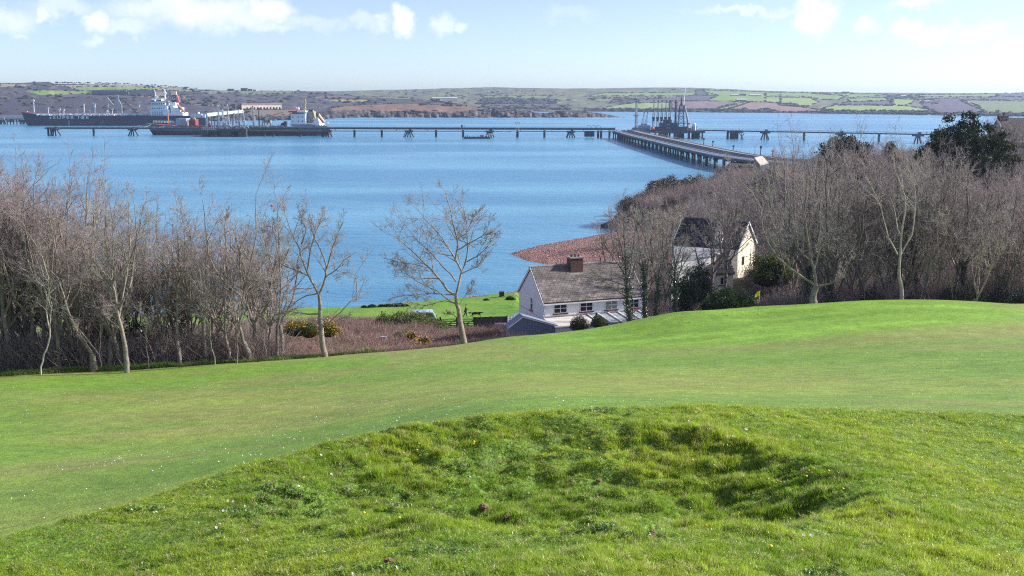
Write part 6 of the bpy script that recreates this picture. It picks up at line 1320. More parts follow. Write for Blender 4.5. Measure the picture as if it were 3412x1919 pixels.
M_TWIGD = mat('dull_twig', (.30,.24,.21), .9); M_BARK2 = mat('pale_bark', (.25,.21,.175), .9, var=.4, vscale=2.5, bump=.4, bscale=15); M_TWIG = mat('purple_brown_twig', (.34,.275,.27), .9, rnd=.22); M_TWIG2 = mat('grey_brown_twig', (.36,.32,.295), .9, rnd=.22); M_TWIGY = mat('catkin_yellow_twig', (.36,.31,.12), .9); M_BARKD = mat('dark_bark', (.13,.105,.09), .9, var=.35, vscale=3, rnd=.2)
def new_tree(name, label, meshes, mats, group=None, cat='tree'):
    t = thing(name, label, cat, (0,0,0), group=group)
    o = bpy.data.objects.new('trunk', meshes[0]); COL.objects.link(o); o.parent = t; c = bpy.data.objects.new('crown', meshes[1]); COL.objects.link(c); c.parent = t
    for ob, m in ((o, mats[0]), (c, mats[1])):
        if not ob.data.materials: ob.data.materials.append(None)
        ob.material_slots[0].link = 'OBJECT'; ob.material_slots[0].material = m
    return t
TM = []
for k in range(6): TM.append(make_tree('grove_tree', 40+k, auto_limbs(40+k, 11.5, 2.9, fork=.22+.05*(k%3), nl=6, r0=.19, lean=((k%3-1)*.8, .3*(k%2)), leader=k%2 == 0, upright=.9), {'l1':.40}, kids=(8,6,4,2), twr=.0085))
for k in range(3): TM.append(make_tree('broad_tree', 60+k, auto_limbs(60+k, 11.5, 4.6, fork=.18, nl=7, r0=.28, lean=((k-1)*.9, 0), leader=False, upright=.5), {'l1':.42}, kids=(8,6,4,2), twr=.0085))
for k in range(3): TM.append(make_tree('many_stemmed_tree', 80+k, auto_limbs(80+k, 11.5, 2.6, fork=.07, nl=6, r0=.20, lean=((k-1)*1.2, .3), leader=False, upright=1.2), {'l1':.40,'kink':2.2}, kids=(8,6,4,2), twr=.0085))
for k in range(2): TM.append(make_tree('sapling', 70+k, auto_limbs(70+k, 9, 1.3, fork=.35, nl=4, r0=.075, lean=(.5-k, .2), leader=True), {'l1':.36,'kink':2}, kids=(6,5,4), twr=.009))
def px_pts(pts, sx, ox, oy, D, rng, depth=1.2):
    """skeleton seen in the photo: image positions at the tree's own distance, spread in depth"""
    out = []; b = pts[0]
    ph = rng.uniform(-1, 1)
    for i, (x, y) in enumerate(pts):
        p = W(ox+x/sx, oy+y/sx, D); out.append(np.array([p.x, p.y+ph*depth*i*.35, p.z]))
    return out
def hero(name, label, D, sx, ox, oy, trunk, limbs, rs, seed, mats, kids=(8,6,5,2), cfg=None, depth=1.2):
    rng = np.random.default_rng(seed); TL = [(px_pts(trunk, sx, ox, oy, D, rng, 0), rs[0], rs[1])]; base = TL[0][0][0].copy(); zb = gz(base[0], D)
    for l, r in limbs: TL.append((px_pts(l, sx, ox, oy, D, rng, depth), r, .022))
    TL[0][0].insert(0, base-np.array([0,0,max(.5, base[2]-zb+.4)])); TL[0] = (TL[0][0], rs[0]*1.25, rs[1])
    TL = [([p-base for p in l], a, b) for l, a, b in TL]; ms = make_tree(name, seed, TL, cfg or {'l1':.38,'kink':.6,'l2':.52,'up1':.06,'a1':44}, kids=kids, twr=.009); t = new_tree(name, label, ms, mats); t.location = base; return t
# the lone tree, limbs traced
LT = [([(600,1000),(620,920),(650,790),(590,680),(540,600),(480,520),(390,420),(290,330),(230,250)],.10),([(650,790),(700,690),(710,560),(700,430),(690,330),(660,200)],.08),([(590,680),(620,560),(610,450),(570,320),(560,220),(520,80)],.07),
      ([(600,1000),(520,940),(450,830),(370,750),(320,690),(240,590),(150,520),(60,440)],.10),([(610,1080),(520,1040),(430,970),(300,920),(180,860),(100,790)],.07),([(580,990),(480,970),(360,960),(240,965),(120,960)],.05),
      ([(610,1075),(480,1045),(380,1095),(280,1105),(180,1080)],.04),([(600,870),(560,810),(480,750),(400,650),(330,600),(200,480),(130,390)],.07),([(700,690),(790,640),(850,590),(910,520),(935,430)],.05),([(620,580),(700,530),(790,480),(860,440),(910,320)],.05),
      ([(620,480),(690,430),(740,330),(790,230)],.04),([(340,745),(230,710),(100,690),(20,660)],.04),([(650,800),(700,770),(790,740),(840,660)],.035),([(610,1200),(570,1170),(510,1160)],.025),([(630,1080),(680,1000),(740,950),(745,900)],.025)]
hero('lone_tree', 'lone bare tree spreading left, standing alone against the water', 80.5, 2.735, 1300, 620, [(672,1398),(650,1300),(630,1180),(615,1080),(600,1000)], LT, (.22,.13), 7, (M_BARK, M_TWIGD), kids=(10,6,4,2))
ET = [([(1200,900),(1130,750),(1090,650),(1060,500),(1010,400),(980,280)],.09),([(1200,890),(1250,780),(1260,690),(1220,570),(1160,450),(1110,300)],.09),([(1260,690),(1290,580),(1340,430),(1390,330)],.06),([(1130,750),(1000,690),(900,640),(820,560)],.06),
      ([(1205,1045),(1100,1040),(950,1010),(880,960)],.07),([(1210,1140),(1320,1100),(1420,1060)],.03),([(1200,880),(1100,900),(1000,960),(880,1080)],.05),([(1270,1120),(1400,1000),(1450,940),(1490,870),(1460,760),(1500,700)],.045),([(1250,760),(1330,700),(1420,600)],.05),([(1110,700),(1130,560),(1180,420),(1230,290)],.06),([(1060,500),(1100,400),(1040,240)],.05)]
hero('bare_tree', 'pale bare tree ending the grove, right of it before the gorse', 75.5, 2.337, 550, 600, [(1240,1345),(1220,1200),(1210,1050),(1200,900)], ET, (.19,.12), 17, (M_BARK2, M_TWIG2), kids=(7,6,5,2))
GT = [([(895,1040),(900,900),(905,700),(895,500),(890,300),(895,190)],.08),([(890,1000),(860,850),(850,650),(800,500),(790,380)],.06),([(900,700),(960,560),(1010,440),(1040,330)],.05),([(900,860),(1000,760),(1060,700)],.04),([(880,1060),(800,930),(760,860)],.035),([(895,500),(850,400),(860,270)],.04)]
hero('bare_tree', 'slender bare tree left of the grove end, over the gorse bushes', 79, 2.337, 550, 600, [(870,1390),(875,1250),(880,1130),(895,1040)], GT, (.12,.09), 27, (M_BARK2, M_TWIG2), kids=(7,6,5,2))
HT = [([(610,1260),(570,1150),(600,1000),(590,900),(620,780),(660,640),(690,420),(680,150)],.12),([(590,900),(500,820),(420,720),(380,600),(370,400),(350,140)],.08),([(600,1000),(640,860),(700,760),(770,600)],.07),([(570,1150),(500,1100),(440,1060)],.05),([(620,780),(550,650),(480,540),(380,480)],.07),([(650,1100),(640,1000),(560,880),(480,800)],.06),([(480,540),(470,380),(500,260)],.05)]
hero('bare_tree', 'forked dark-based bare tree at the front right of the left grove', 76, 2.337, 550, 600, [(660,1400),(640,1330),(610,1260)], HT, (.24,.18), 37, (M_BARK2, M_TWIG), kids=(6,6,5,2))
KT = [([(92,1200),(85,1000),(90,800),(85,600),(70,400),(60,280)],.10),([(90,900),(150,700),(160,520),(150,340)],.07),([(85,850),(20,700),(-20,520),(-40,380)],.06),([(85,700),(40,560),(30,400)],.05),([(90,950),(200,860),(280,760),(300,600)],.05),([(88,1040),(20,1000),(-60,940)],.04)]
hero('bare_tree', 'straight upright bare tree in the middle of the left grove front', 75, 2.337, 550, 600, [(122,1420),(105,1320),(92,1200)], KT, (.16,.12), 47, (M_BARK2, M_TWIG), kids=(7,6,5,2))
# zoom of 0..600 (scale 1.958, origin 0,520)
BT = [([(775,1060),(755,900),(720,780),(700,650),(690,500),(700,330)],.09),([(775,1060),(790,930),(810,760),(820,600),(800,420),(790,320)],.08),([(760,950),(700,820),(640,700),(560,600)],.06),([(780,1000),(850,850),(880,700),(900,500),(890,330)],.07),([(810,760),(870,640),(930,480),(960,330)],.05),([(730,800),(740,600),(740,450),(720,300)],.05),([(810,1180),(760,1110),(690,1070)],.03)]
hero('bare_tree', 'bare tree with yellowish catkin tips in the left grove', 70.5, 1.958, 0, 520, [(825,1383),(825,1290),(800,1170),(775,1060)], BT, (.16,.12), 57, (M_BARK2, M_TWIG2), kids=(7,6,5,2))
CT = [([(600,1290),(500,1120),(460,980),(445,850),(420,760),(370,700),(340,600),(280,480)],.11),([(445,850),(440,700),(430,560),(440,400),(430,280)],.06),([(640,1290),(560,1170),(480,1060)],.06),([(420,760),(460,640),(500,520),(520,400)],.05),([(370,700),(360,560),(330,400),(290,200)],.05),([(460,980),(520,860),(600,760),(640,640)],.05)]
hero('bare_tree', 'bare tree leaning left in a long curve at the front of the left grove', 72, 1.958, 0, 520, [(610,1380),(605,1320),(600,1290)], CT, (.24,.20), 67, (M_BARK2, M_TWIG), kids=(6,6,5,2))
DT = [([(325,1130),(300,1010),(300,930),(290,860),(240,800)],.05),([(325,1130),(345,980),(340,860)],.04),([(300,1010),(320,960),(330,800),(290,640)],.04)]
hero('bare_tree', 'thin white-stemmed crooked sapling at the front of the left grove', 70.5, 1.958, 0, 520, [(265,1395),(290,1290),(325,1200),(325,1130)], DT, (.055,.045), 77, (mat('white_bark', (.46,.40,.35), .8, var=.2, vscale=4), M_TWIG2), kids=(5,5,4))
# ivy-clad trees in front of the cottage (zoom7: scale 2.898, origin 1950,560)
IV = [([(405,1180),(400,980),(385,760),(380,560),(350,460)],.10),([(405,1100),(440,900),(470,640),(480,520)],.06),([(400,1050),(300,900),(200,760),(130,640)],.05),([(400,980),(330,700),(290,560),(260,500)],.06),([(410,1150),(300,1100),(180,1060),(90,1000)],.04),([(410,1250),(330,1200),(200,1110)],.035)]
ih = hero('ivy_clad_tree', 'bare tree with thick dark ivy up its trunk, leftmost before the cottage', 88, 2.898, 1950, 560, [(430,1450),(420,1320),(405,1180)], IV, (.21,.15), 87, (M_BARKD, M_TWIG2), kids=(7,6,5,2))
IV2 = [([(700,1200),(720,1000),(740,820),(750,620),(740,480)],.09),([(700,1150),(660,950),(600,760),(560,620),(520,520)],.07),([(720,1000),(800,820),(850,640),(880,500)],.07),([(710,1100),(640,900),(620,700),(650,500)],.06),([(700,1250),(780,1100),(860,980),(940,900)],.05)]
ih2 = hero('ivy_clad_tree', 'bare many-stemmed tree, third of the ivy trees before the cottage', 90.5, 2.898, 1950, 560, [(690,1392),(690,1300),(700,1200)], IV2, (.17,.13), 97, (M_BARKD, M_TWIG2), kids=(7,6,5,2))
IV3 = [([(570,1150),(560,950),(520,760),(500,600),(470,500)],.07),([(575,1100),(610,900),(640,700),(660,560)],.06),([(560,1000),(480,860),(420,740)],.04),([(575,1180),(660,1040),(700,900)],.04)]
ih3 = hero('ivy_clad_tree', 'dark slim bare tree, second of the ivy trees before the cottage', 89.5, 2.898, 1950, 560, [(580,1425),(575,1300),(570,1150)], IV3, (.15,.11), 107, (M_BARKD, M_TWIG2), kids=(7,6,5,2))
IV4 = [([(870,1180),(860,980),(900,800),(960,640),(980,520)],.08),([(870,1150),(800,960),(780,760),(800,560)],.07),([(880,1100),(940,940),(1000,840)],.05),([(870,1050),(850,800),(830,600),(850,480)],.06)]
ih4 = hero('ivy_clad_tree', 'bare tree with light-flecked ivy, rightmost of the group before the cottage', 91.5, 2.898, 1950, 560, [(870,1365),(872,1280),(870,1180)], IV4, (.19,.14), 117, (M_BARKD, M_TWIG2), kids=(7,6,5,2))
# big spreading tree right of the flag
RT = [([(2230,1140),(2180,900),(2130,700),(2100,500),(2050,300),(1990,100)],.13),([(2240,1140),(2120,1060),(1990,970),(1850,900),(1760,740),(1680,560),(1650,380),(1600,250),(1450,100)],.12),([(2200,1000),(2280,800),(2300,560),(2290,350),(2200,100)],.09),([(2240,1140),(2400,1100),(2463,1020),(2520,900)],.09),([(1760,740),(1800,500),(1750,300),(1640,120)],.07),([(1990,970),(1930,800),(1900,620),(1860,400)],.06),([(2180,900),(2060,780),(1990,600),(1960,420)],.07),([(2300,560),(2380,400),(2440,200)],.06),([(1850,900),(1800,820),(1600,700),(1500,640)],.04),([(2130,700),(2200,500),(2240,300)],.05)]
hero('spreading_tree', 'largest bare tree with a long low branch, right of the flag', 93, 2.898, 1950, 560, [(2200,1270),(2210,1200),(2235,1140)], RT, (.34,.26), 127, (M_BARK2, M_TWIG2), kids=(7,6,5,2), cfg={'l1':.32,'kink':1}, depth=1.6)
TT = [([(560,1180),(620,1000),(640,760),(665,640),(620,500),(570,380),(560,280)],.11),([(640,1000),(720,860),(740,680),(740,520),(700,380)],.08),([(620,1000),(540,840),(500,640),(420,480)],.07),([(665,640),(700,560),(760,470),(790,350)],.06),([(560,1180),(640,1150),(700,1080),(790,940)],.05),([(620,500),(680,400),(690,300)],.05)]
hero('bare_tree', 'tall bare tree with a bright white stem in the middle of the right grove', 95, 2.13, 2700, 380, [(650,1290),(640,1200),(630,1100)], [([(630,1100),(640,900),(645,760),(665,640),(620,500),(570,380),(560,280)],.12)]+TT[1:4]+TT[5:], (.18,.14), 137, (mat('white_bark', (.46,.40,.35), .8), M_TWIG2), kids=(7,6,5,2))
# filler trees in both groves
rng = np.random.default_rng(99); protos = {}
def place(kind, x, D, s, m, label, group, sz=None, dz=0):
    key = (kind, m)
    t = new_tree('bare_tree' if kind < 12 else 'sapling', label, TM[kind], m, group)
    t.location = (x, D, gz(x, D)+dz); t.rotation_euler = (0,0,rng.uniform(0,6.28)); t.scale = (s*rng.uniform(.85,1.1), s*rng.uniform(.85,1.1), s if sz is None else sz); return t
ORD = 'leftmost,second,third,fourth,fifth,sixth,seventh,eighth,ninth,tenth,eleventh,twelfth,thirteenth,fourteenth,fifteenth,sixteenth,seventeenth,eighteenth,nineteenth,twentieth'.split(',')
IVM = {}
def add_ivy(t, kind, h, r, seed):
    if kind not in IVM:
        rr = np.random.default_rng(seed); co = np.array([v.co[:] for v in TM[kind][0].vertices][:144]).reshape(18, 8, 3).mean(1); seq = np.concatenate([co[:9], co[9:13]]); n = 1500; i = rr.integers(0, len(seq)-1, n); w = rr.random(n)[:, None]; c = seq[i]*(1-w)+seq[i+1]*w; c = c[c[:, 2] < h]; n = len(c)
        c = c+rr.normal(size=(n, 3))*r*(1.3-c[:, 2:3]/h)*.6; d = rr.normal(size=(n, 3)); d /= np.linalg.norm(d, axis=1, keepdims=True); s = np.cross(d, rr.normal(size=(n, 3))); s /= np.linalg.norm(s, axis=1, keepdims=True); L_ = .14
        V = np.stack([c-d*L_/2, c+s*L_/2, c+d*L_/2, c-s*L_/2], 1).reshape(-1, 3); IVM[kind] = np_mesh('ivy', V, np.arange(4*n).reshape(n, 4)); IVM[kind].materials.append(M_LHOL)
    o = bpy.data.objects.new('ivy', IVM[kind]); COL.objects.link(o); o.parent = t
M_LHOL = mat('holly_leaf', (.035,.06,.03), .28, var=.4, vscale=2, spec=.9)
def row(n, px0, px1, D0, D1, top, kinds, mats, label, group, jit=.12, smax=1.6, smin=.35):
    lb0 = label
    for i in range(n):
        label = lb0 % ORD[i] if '%s' in lb0 else lb0+('' if n < 12 else ', toward its left side' if i < n/3 else ', about its middle' if i < 2*n/3 else ', toward its right side')
        px = px0+(px1-px0)*(i+rng.uniform(.1,.9))/n; D = rng.uniform(D0, D1); x = (px-1706)/F*D/.98; z = gz(x, D)
        if z < .5: continue
        yt = np.interp(px, *zip(*top)); h = W(px, yt, D).z-z; h *= 1-rng.uniform(-.04, jit*1.6); k = kinds[rng.integers(len(kinds))]; base = 11.0 if k < 12 else 8.7
        ivy = 'right grove behind' in label and i % 2 == 0
        s = min(smax, max(smin, h/base)); mm = mats[rng.integers(len(mats))]; tt = place(k, x, D, min(s, 1.25), (M_BARKD, mm[1]) if ivy else mm, label.replace('leafless tree', 'ivy-trunked bare tree') if ivy else label, group, s)
        if ivy: add_ivy(tt, k, 3.6, .42, 5+k)
MA = [(M_BARK, M_TWIG), (M_BARK2, M_TWIG2), (M_BARK, M_TWIG2), (M_BARK2, M_TWIG)]; MA2 = [(M_BARK2, M_TWIG), (M_BARK2, M_TWIG), (M_BARK, M_TWIG)]
topL = [(-200,560),(0,590),(120,625),(190,685),(260,730),(330,725),(420,715),(520,730),(600,695),(720,690),(860,715),(930,765),(1100,740)]
row(15, -150, 420, 72.5, 78, topL, (0,2,4,1,3,9,10), MA2, 'slender leafless tree, %s along the shaded left half of the left grove edge', 'front trees of the left grove')
row(12, 430, 900, 76, 82, topL, (0,1,2,3,4,5), MA, 'slender leafless tree, %s along the right half of the left grove edge', 'front trees of the left grove', jit=.2)
row(17, -250, 620, 78, 90, topL, (0,1,2,3,4,5,6), MA2, 'leafless purple-brown tree inside the dense left grove', 'inner trees of the left grove', jit=.15)
row(9, 560, 960, 82, 94, topL, (0,1,2,3,4,5), MA, 'leafless purple-brown tree inside the dense left grove', 'inner trees of the left grove', jit=.25)
row(11, -350, 360, 90, 104, [(-300,520),(0,560),(120,600),(190,660),(360,760)], (6,7,8,0,2), MA2, 'leafless purple-brown tree inside the dense left grove', 'inner trees of the left grove')
row(34, -100, 900, 72.5, 82, [(0,850),(900,900)], (12,13), MA, 'thin leafless sapling crowded among the left grove trunks', 'saplings of the left grove', jit=.4, smin=.3)
topR = [(2050,760),(2120,740),(2400,620),(2500,560),(2600,490),(2700,520),(2860,540),(2960,530),(3060,540),(3200,580),(3300,600),(3412,640),(3700,640)]
row(13, 2640, 3480, 96.5, 102, topR, (0,1,3,5,9,10,11,9,11), MA, 'leafless tree, %s along the front edge of the right grove behind the green', 'front trees of the right grove', jit=.2)
row(14, 2600, 3600, 102, 116, topR, (0,2,4,9,10,11,7), MA2, 'leafless tree standing inside the dense right grove', 'inner trees of the right grove')
row(14, 2560, 3650, 118, 140, [(2500,600),(2640,600),(2860,530),(3060,540),(3200,570),(3412,590),(3700,600)], (6,7,8), MA2, 'leafless tree standing inside the dense right grove', 'inner trees of the right grove')
row(12, 3060, 3650, 142, 165, [(3000,570),(3200,590),(3412,600),(3700,600)], (6,7,8), MA2, 'leafless tree standing inside the dense right grove', 'inner trees of the right grove')
row(26, 2600, 3450, 96.5, 108, [(2600,760),(3450,760)], (12,13,12), MA, 'thin leafless sapling between the trunks of the right grove', 'saplings of the right grove', jit=.4)
row(4, 2060, 2230, 104, 116, [(2050,740),(2260,700)], (0,1,3,5), [(M_BARKD, M_TWIG2)], 'bare tree between the cottage and the cream house', 'bare trees between the two houses')
row(2, 2330, 2440, 112, 122, [(2300,700),(2480,640)], (0,2,4), [(M_BARK2, M_TWIG2)], 'thin bare tree, %s before the black roof', 'bare trees before the cream house', jit=.3)
row(16, 2100, 2560, 150, 200, [(2050,730),(2130,700),(2260,660),(2400,620),(2560,570)], (6,7,8,1), MA2, 'bare tree on the slope behind the cream house', 'bare trees behind the cream house', jit=.3)
row(22, 2060, 2700, 215, 300, [(2050,700),(2180,680),(2260,640),(2400,590),(2560,560),(2700,500)], (6,7,8), MA2, 'bare tree on the headland slope', 'bare trees on the headland', jit=.4)
row(10, 2560, 3060, 150, 190, [(2560,460),(2640,420),(2700,480),(2900,480),(3060,470)], (0,2,4), MA, 'tall thin bare tree, %s of those rising behind the right grove', 'tall bare trees behind the right grove', jit=.15)
row(3, 3290, 3350, 158, 166, [(3290,392),(3350,420)], (0,2), MA, 'bare tree just right of the big evergreen', 'bare trees beside the big evergreen', jit=.05)

# ---------------------------------------------------------------- leafy bushes and evergreens
def leaf_mesh(name, seed, n, size, shape, up=.3, elong=1.6, clumps=None, clr=.35):
    r = np.random.default_rng(seed)
    if clumps:
        cc = shape(r, clumps); ci = r.integers(0, clumps, n); c = cc[ci]+r.normal(size=(n, 3))*clr*np.array([1,1,.8])
        out = c-cc[ci]; out[:, 2] += clr*1.2
    else: c = shape(r, n); out = c.copy()
    d = out/(np.linalg.norm(out, axis=1, keepdims=True)+1e-6)+r.normal(size=(n, 3))*.55; d[:, 2] += up; d /= np.linalg.norm(d, axis=1, keepdims=True)
    s = np.cross(d, r.normal(size=(n, 3))); s /= np.linalg.norm(s, axis=1, keepdims=True)+1e-6; L_ = size*r.uniform(.6,1.4,n)[:, None]; w = L_/elong
    V = np.stack([c-d*L_*.5, c+s*w*.5, c+d*L_*.5, c-s*w*.5], 1).reshape(-1, 3); return np_mesh(name, V, np.arange(4*n).reshape(n, 4))
def dome(rx, ry, rz, thick=.35, lump=.10):
    def f(r, n):
        v = r.normal(size=(n, 3)); v[:, 2] = np.abs(v[:, 2]); v /= np.linalg.norm(v, axis=1, keepdims=True)
        a = np.arctan2(v[:, 1], v[:, 0]); q = 1+lump*(np.sin(a*3+v[:, 2]*5)+np.sin(a*5+1+v[:, 2]*3))*.7; q = q*(1-thick*r.random(n)**1.6); return v*q[:, None]*np.array([rx, ry, rz])
    return f
def core(rx, ry, rz, seed=0):
    r = random.Random(seed); mb = MB(); mb.sphere((0,0,0), 1, 10, 7); mb.v = [(x*rx*.66*(1+r.uniform(-.12,.12)), y*ry*.66, z*rz*(.62 if z > 0 else .3)) for x, y, z in mb.v]; return mb
M_LDARK = mat('dark_evergreen_leaf', (.030,.050,.022), .6, rnd=.2, var=.35, vscale=.8, transl=.15); M_LGREEN = mat('laurel_leaf', (.06,.11,.022), .45, var=.4, vscale=1.2, transl=.2); M_LHOL = mat('holly_leaf', (.035,.06,.03), .28, var=.4, vscale=2, spec=.9)
M_LCORE = mat('shrub_inner_wood', (.03,.028,.018), 1.0); M_GORSE = mat('gorse_flower', (.58,.36,.03), .6, var=.2, vscale=6); M_BRG = mat('bramble_green_leaf', (.13,.17,.04), .7, var=.35, vscale=1.5, transl=.25); M_OLIVE = mat('cypress_leaf', (.040,.055,.020), .7, var=.5, vscale=.6, transl=.1); M_RUSS = mat('russet_evergreen_leaf', (.09,.065,.03), .8, var=.4, vscale=.7)
def bush(name, label, cat, p, R, n, size, m, seed, flowers=0, group=None, elong=1.6, clumps=None, clr=.3, up=.3, trunk=False, m2=None):
    t = thing(name, label, cat, p, group=group)
    cb = core(*R, seed); cb.build('inner_branches' if not trunk else 'trunk', M_LCORE, t)
    mesh_obj('foliage', leaf_mesh('foliage', seed, n, size, dome(*R), up, elong, clumps, clr), m, t)
    if m2: mesh_obj('foliage', leaf_mesh('foliage', seed+9, n//3, size, dome(R[0]*1.02,R[1]*1.02,R[2]*1.02,.1), up, elong, clumps, clr), m2, t)
    if flowers: mesh_obj('blossom', leaf_mesh('blossom', seed+1, flowers, size*.75, dome(R[0]*1.03,R[1]*1.03,R[2]*1.05,.12), .2, 1.0, 26, .28), M_GORSE, t)
    return t
def atg(px, D): x = (px-1706)/F*D/.978; return (x, D, gz(x, D)-.15)
q = W(3205, 540, 150); zb = W(3212, 600, 150).z
bush('evergreen_tree', 'big dark cypress dome rising above the right grove', 'tree', (q.x, 150, zb), (6.9,5.2,W(3212,400,150).z-zb), 42000, .27, M_OLIVE, 5, clumps=330, clr=.36, up=1.1, trunk=True)
q = W(2815, 560, 175); zb = W(2815, 600, 175).z
bush('evergreen_tree', 'broad low evergreen with a russet top left of the big cypress', 'tree', (q.x, 175, zb), (5.3,4.4,W(2815,462,175).z-zb), 16000, .34, M_LDARK, 6, clumps=120, clr=.4, up=.8, trunk=True, m2=M_RUSS)
for i, (px, yt, yb, D, rx, lb) in enumerate(((2952,485,620,168,2.0,'narrow dark evergreen between the russet one and the big cypress'),(3070,500,620,160,2.2,'small dark evergreen at the left foot of the big cypress'),(2560,565,640,200,3.6,'dark green bush at the landward end of the pier'),(2990,520,640,172,2.0,'low dark evergreen behind the narrow one'))):
    q = W(px, yb, D); bush('evergreen_shrub', lb, 'shrub', (q.x, D, q.z), (rx,rx,W(px,yt,D).z-q.z), 5000, .3, M_LDARK, 20+i, clumps=50, clr=.32, up=.8)
q = W(2435, 1015, 95); bush('laurel_bush', 'glossy green laurel bush behind the putting green', 'bush', (q.x, 96, q.z-.8), (2.35,1.6,2.0), 7000, .15, M_LGREEN, 31, clumps=80, clr=.22)
q = W(2290, 1000, 97); bush('dark_bush', 'dark green bush between the trees left of the laurel', 'bush', (q.x, 98, q.z-1), (1.3,1.2,3.0), 4000, .14, M_LDARK, 32, clumps=40, clr=.25)
q = W(2325, 930, 112); bush('dark_bush', 'round dark green bush beside the brown tiled outbuilding', 'bush', (q.x, 112, q.z-1.6), (1.7,1.5,3.2), 4500, .16, M_LDARK, 33, clumps=45, clr=.28)
q = W(2600, 880, 112); bush('grass_bank_bush', 'bright green bushy bank behind the big spreading tree', 'bush', (q.x, 115, q.z-2.2), (3.2,1.8,3.0), 5000, .18, M_BRG, 34, clumps=60, clr=.3)
bush('bramble_mound', 'broad green bramble mound hiding the pale blue van', 'bush', (W(1350,1080,121).x, 121, W(1350,1098,121).z), (4.2,2.2,1.85), 9000, .17, M_BRG, 35, clumps=90, clr=.28)
bush('bramble_mound', 'low green bramble mound sloping down toward the gate', 'bush', (W(1425,1090,119).x, 119, W(1425,1105,119).z), (2.3,1.6,1.3), 4500, .16, M_BRG, 36, clumps=50, clr=.25)
bush('pampas_tuft', 'grey-green arching tuft of pampas leaves in the brambles', 'plant', (W(1340,1110,108).x, 108, W(1340,1142,108).z), (1.05,.9,1.15), 3500, .55, mat('pampas_leaf', (.17,.20,.13), .7, var=.3, vscale=2), 37, elong=14, up=.1)
bush('gorse_bush', 'small gorse bush covered in orange-yellow flowers, nearest the fairway', 'bush', (W(1412,1140,98).x, 98, W(1412,1152,98).z), (.62,.5,.85), 1200, .10, M_LDARK, 38, flowers=900)
bush('gorse_bush', 'tiny yellow-flowered gorse beside the pampas tuft', 'bush', (W(1370,1120,103).x, 103, W(1370,1125,103).z), (.45,.4,.6), 600, .10, M_LDARK, 39, flowers=260)
for i, (px, y, D, rx, lb) in enumerate(((990,1085,100,1.4,'gorse bush with yellow flowers behind the slender tree'),(1030,1090,99,1.1,'gorse bush with few yellow flowers between two larger ones'),(1094,1088,98,1.0,'gorse bush with yellow flowers right of the pale end tree'))):
    bush('gorse_bush', lb, 'bush', (W(px,y+26,D).x, D, W(px,y+24,D).z), (rx,rx*.8,1.15), 2600, .12, M_BRG, 40+i, flowers=700 if i != 1 else 250)
bush('garden_shrub', 'olive shrub before the cottage lean-to roof, left one', 'bush', (W(1930,1075,96.5).x, 96.5, W(1930,1096,96.5).z), (.95,.7,1.25), 2600, .10, mat('olive_leaf', (.10,.10,.05), .7, var=.4, vscale=2), 45)
bush('garden_shrub', 'greener shrub before the cottage lean-to roof, right one', 'bush', (W(1995,1070,95.5).x, 95.5, W(1995,1086,95.5).z), (.8,.6,.95), 2400, .10, M_BRG, 46)
for i, (px, y, w) in enumerate(((1214,1030,.7),(1240,1028,1.2),(1272,1026,1.0),(1292,1022,1.2),(1315,1018,.9),(1330,1016,1.5),(1352,1014,.8),(1700,990,1.2),(1620,992,.8))):
    D = 160 if i < 7 else 166; p = W(px, y, D); bush('shore_bush', 'low dark bush on the bank between meadow and water', 'bush', (p.x, D, gz(p.x, D)-.1), (w*.7,.5,.3+.22*w), 900, .14, M_LDARK, 50+i, group='low bushes along the meadow shore')
for i, (px, D, rx, rz_) in enumerate(((330,79,1.6,3.2),(390,80,2.2,4.2),(450,79,1.8,3.6),(520,80,1.6,3.0),(600,80,1.7,2.8),(700,81,1.6,2.6),(800,82,1.4,2.2),(240,80,1.4,2.6))):
    bush('holly_bush', 'glossy dark holly bush, %s under the trees of the left grove' % ['third','fourth','fifth','sixth','seventh','eighth','rightmost','second'][i], 'bush', atg(px, D), (rx,rx,rz_), 4200, .13, M_LHOL, 70+i, group='holly bushes in the left grove')
for i in range(12):
    px = (2590,2700,2790,2900,2990,3060,3160,3240,3330,3400,3460,2500)[i]; bush('undergrowth_bush', 'dark ivy-covered undergrowth bush at the foot of the right grove', 'bush', atg(px, 98.5+i % 3), (1.2+.3*(i%3),1.1,1.3+.8*(i%4)/3), 2200, .12, M_LHOL if i % 2 else M_LDARK, 80+i, group='undergrowth bushes of the right grove')
for i, (px, y, D, rx, rz_) in enumerate(((2200,640,306,5,3.2),(2228,628,316,5,3.4),(2262,618,330,6,3.2),(2300,612,345,6,3.2),(2340,606,360,7,3.0),(2385,596,380,7,3.2),(2430,586,400,8,3.5),(2480,575,400,8,3.6),(2210,668,296,5,3),(2180,700,288,4,2.6),(2250,690,290,5,3),(2320,660,300,6,3),(2150,720,284,3.5,2.4),(2400,640,300,6,4),(2460,620,310,7,4),(2100,745,279,3.2,2.0),(2540,600,330,7,4))):
    p = W(px, y, D); z = gz(p.x, D); bush('headland_scrub', ['low olive-brown thorn thicket near the headland tip','thorn thicket on the middle of the headland crest','thorn thicket beside the small lawn toward the pier'][0 if px < 2230 else 1 if px < 2350 else 2], 'bush', (p.x, D, max(z, .5)-.4), (rx*.8,rx*.7,rz_ if px < 2370 else rz_*.45), 2600, .42, mat('thorn_thicket', (.13,.105,.075), .9, var=.4, vscale=.4, rnd=.3), 100+i, group='thorn thickets on the headland', clumps=40, clr=.5)
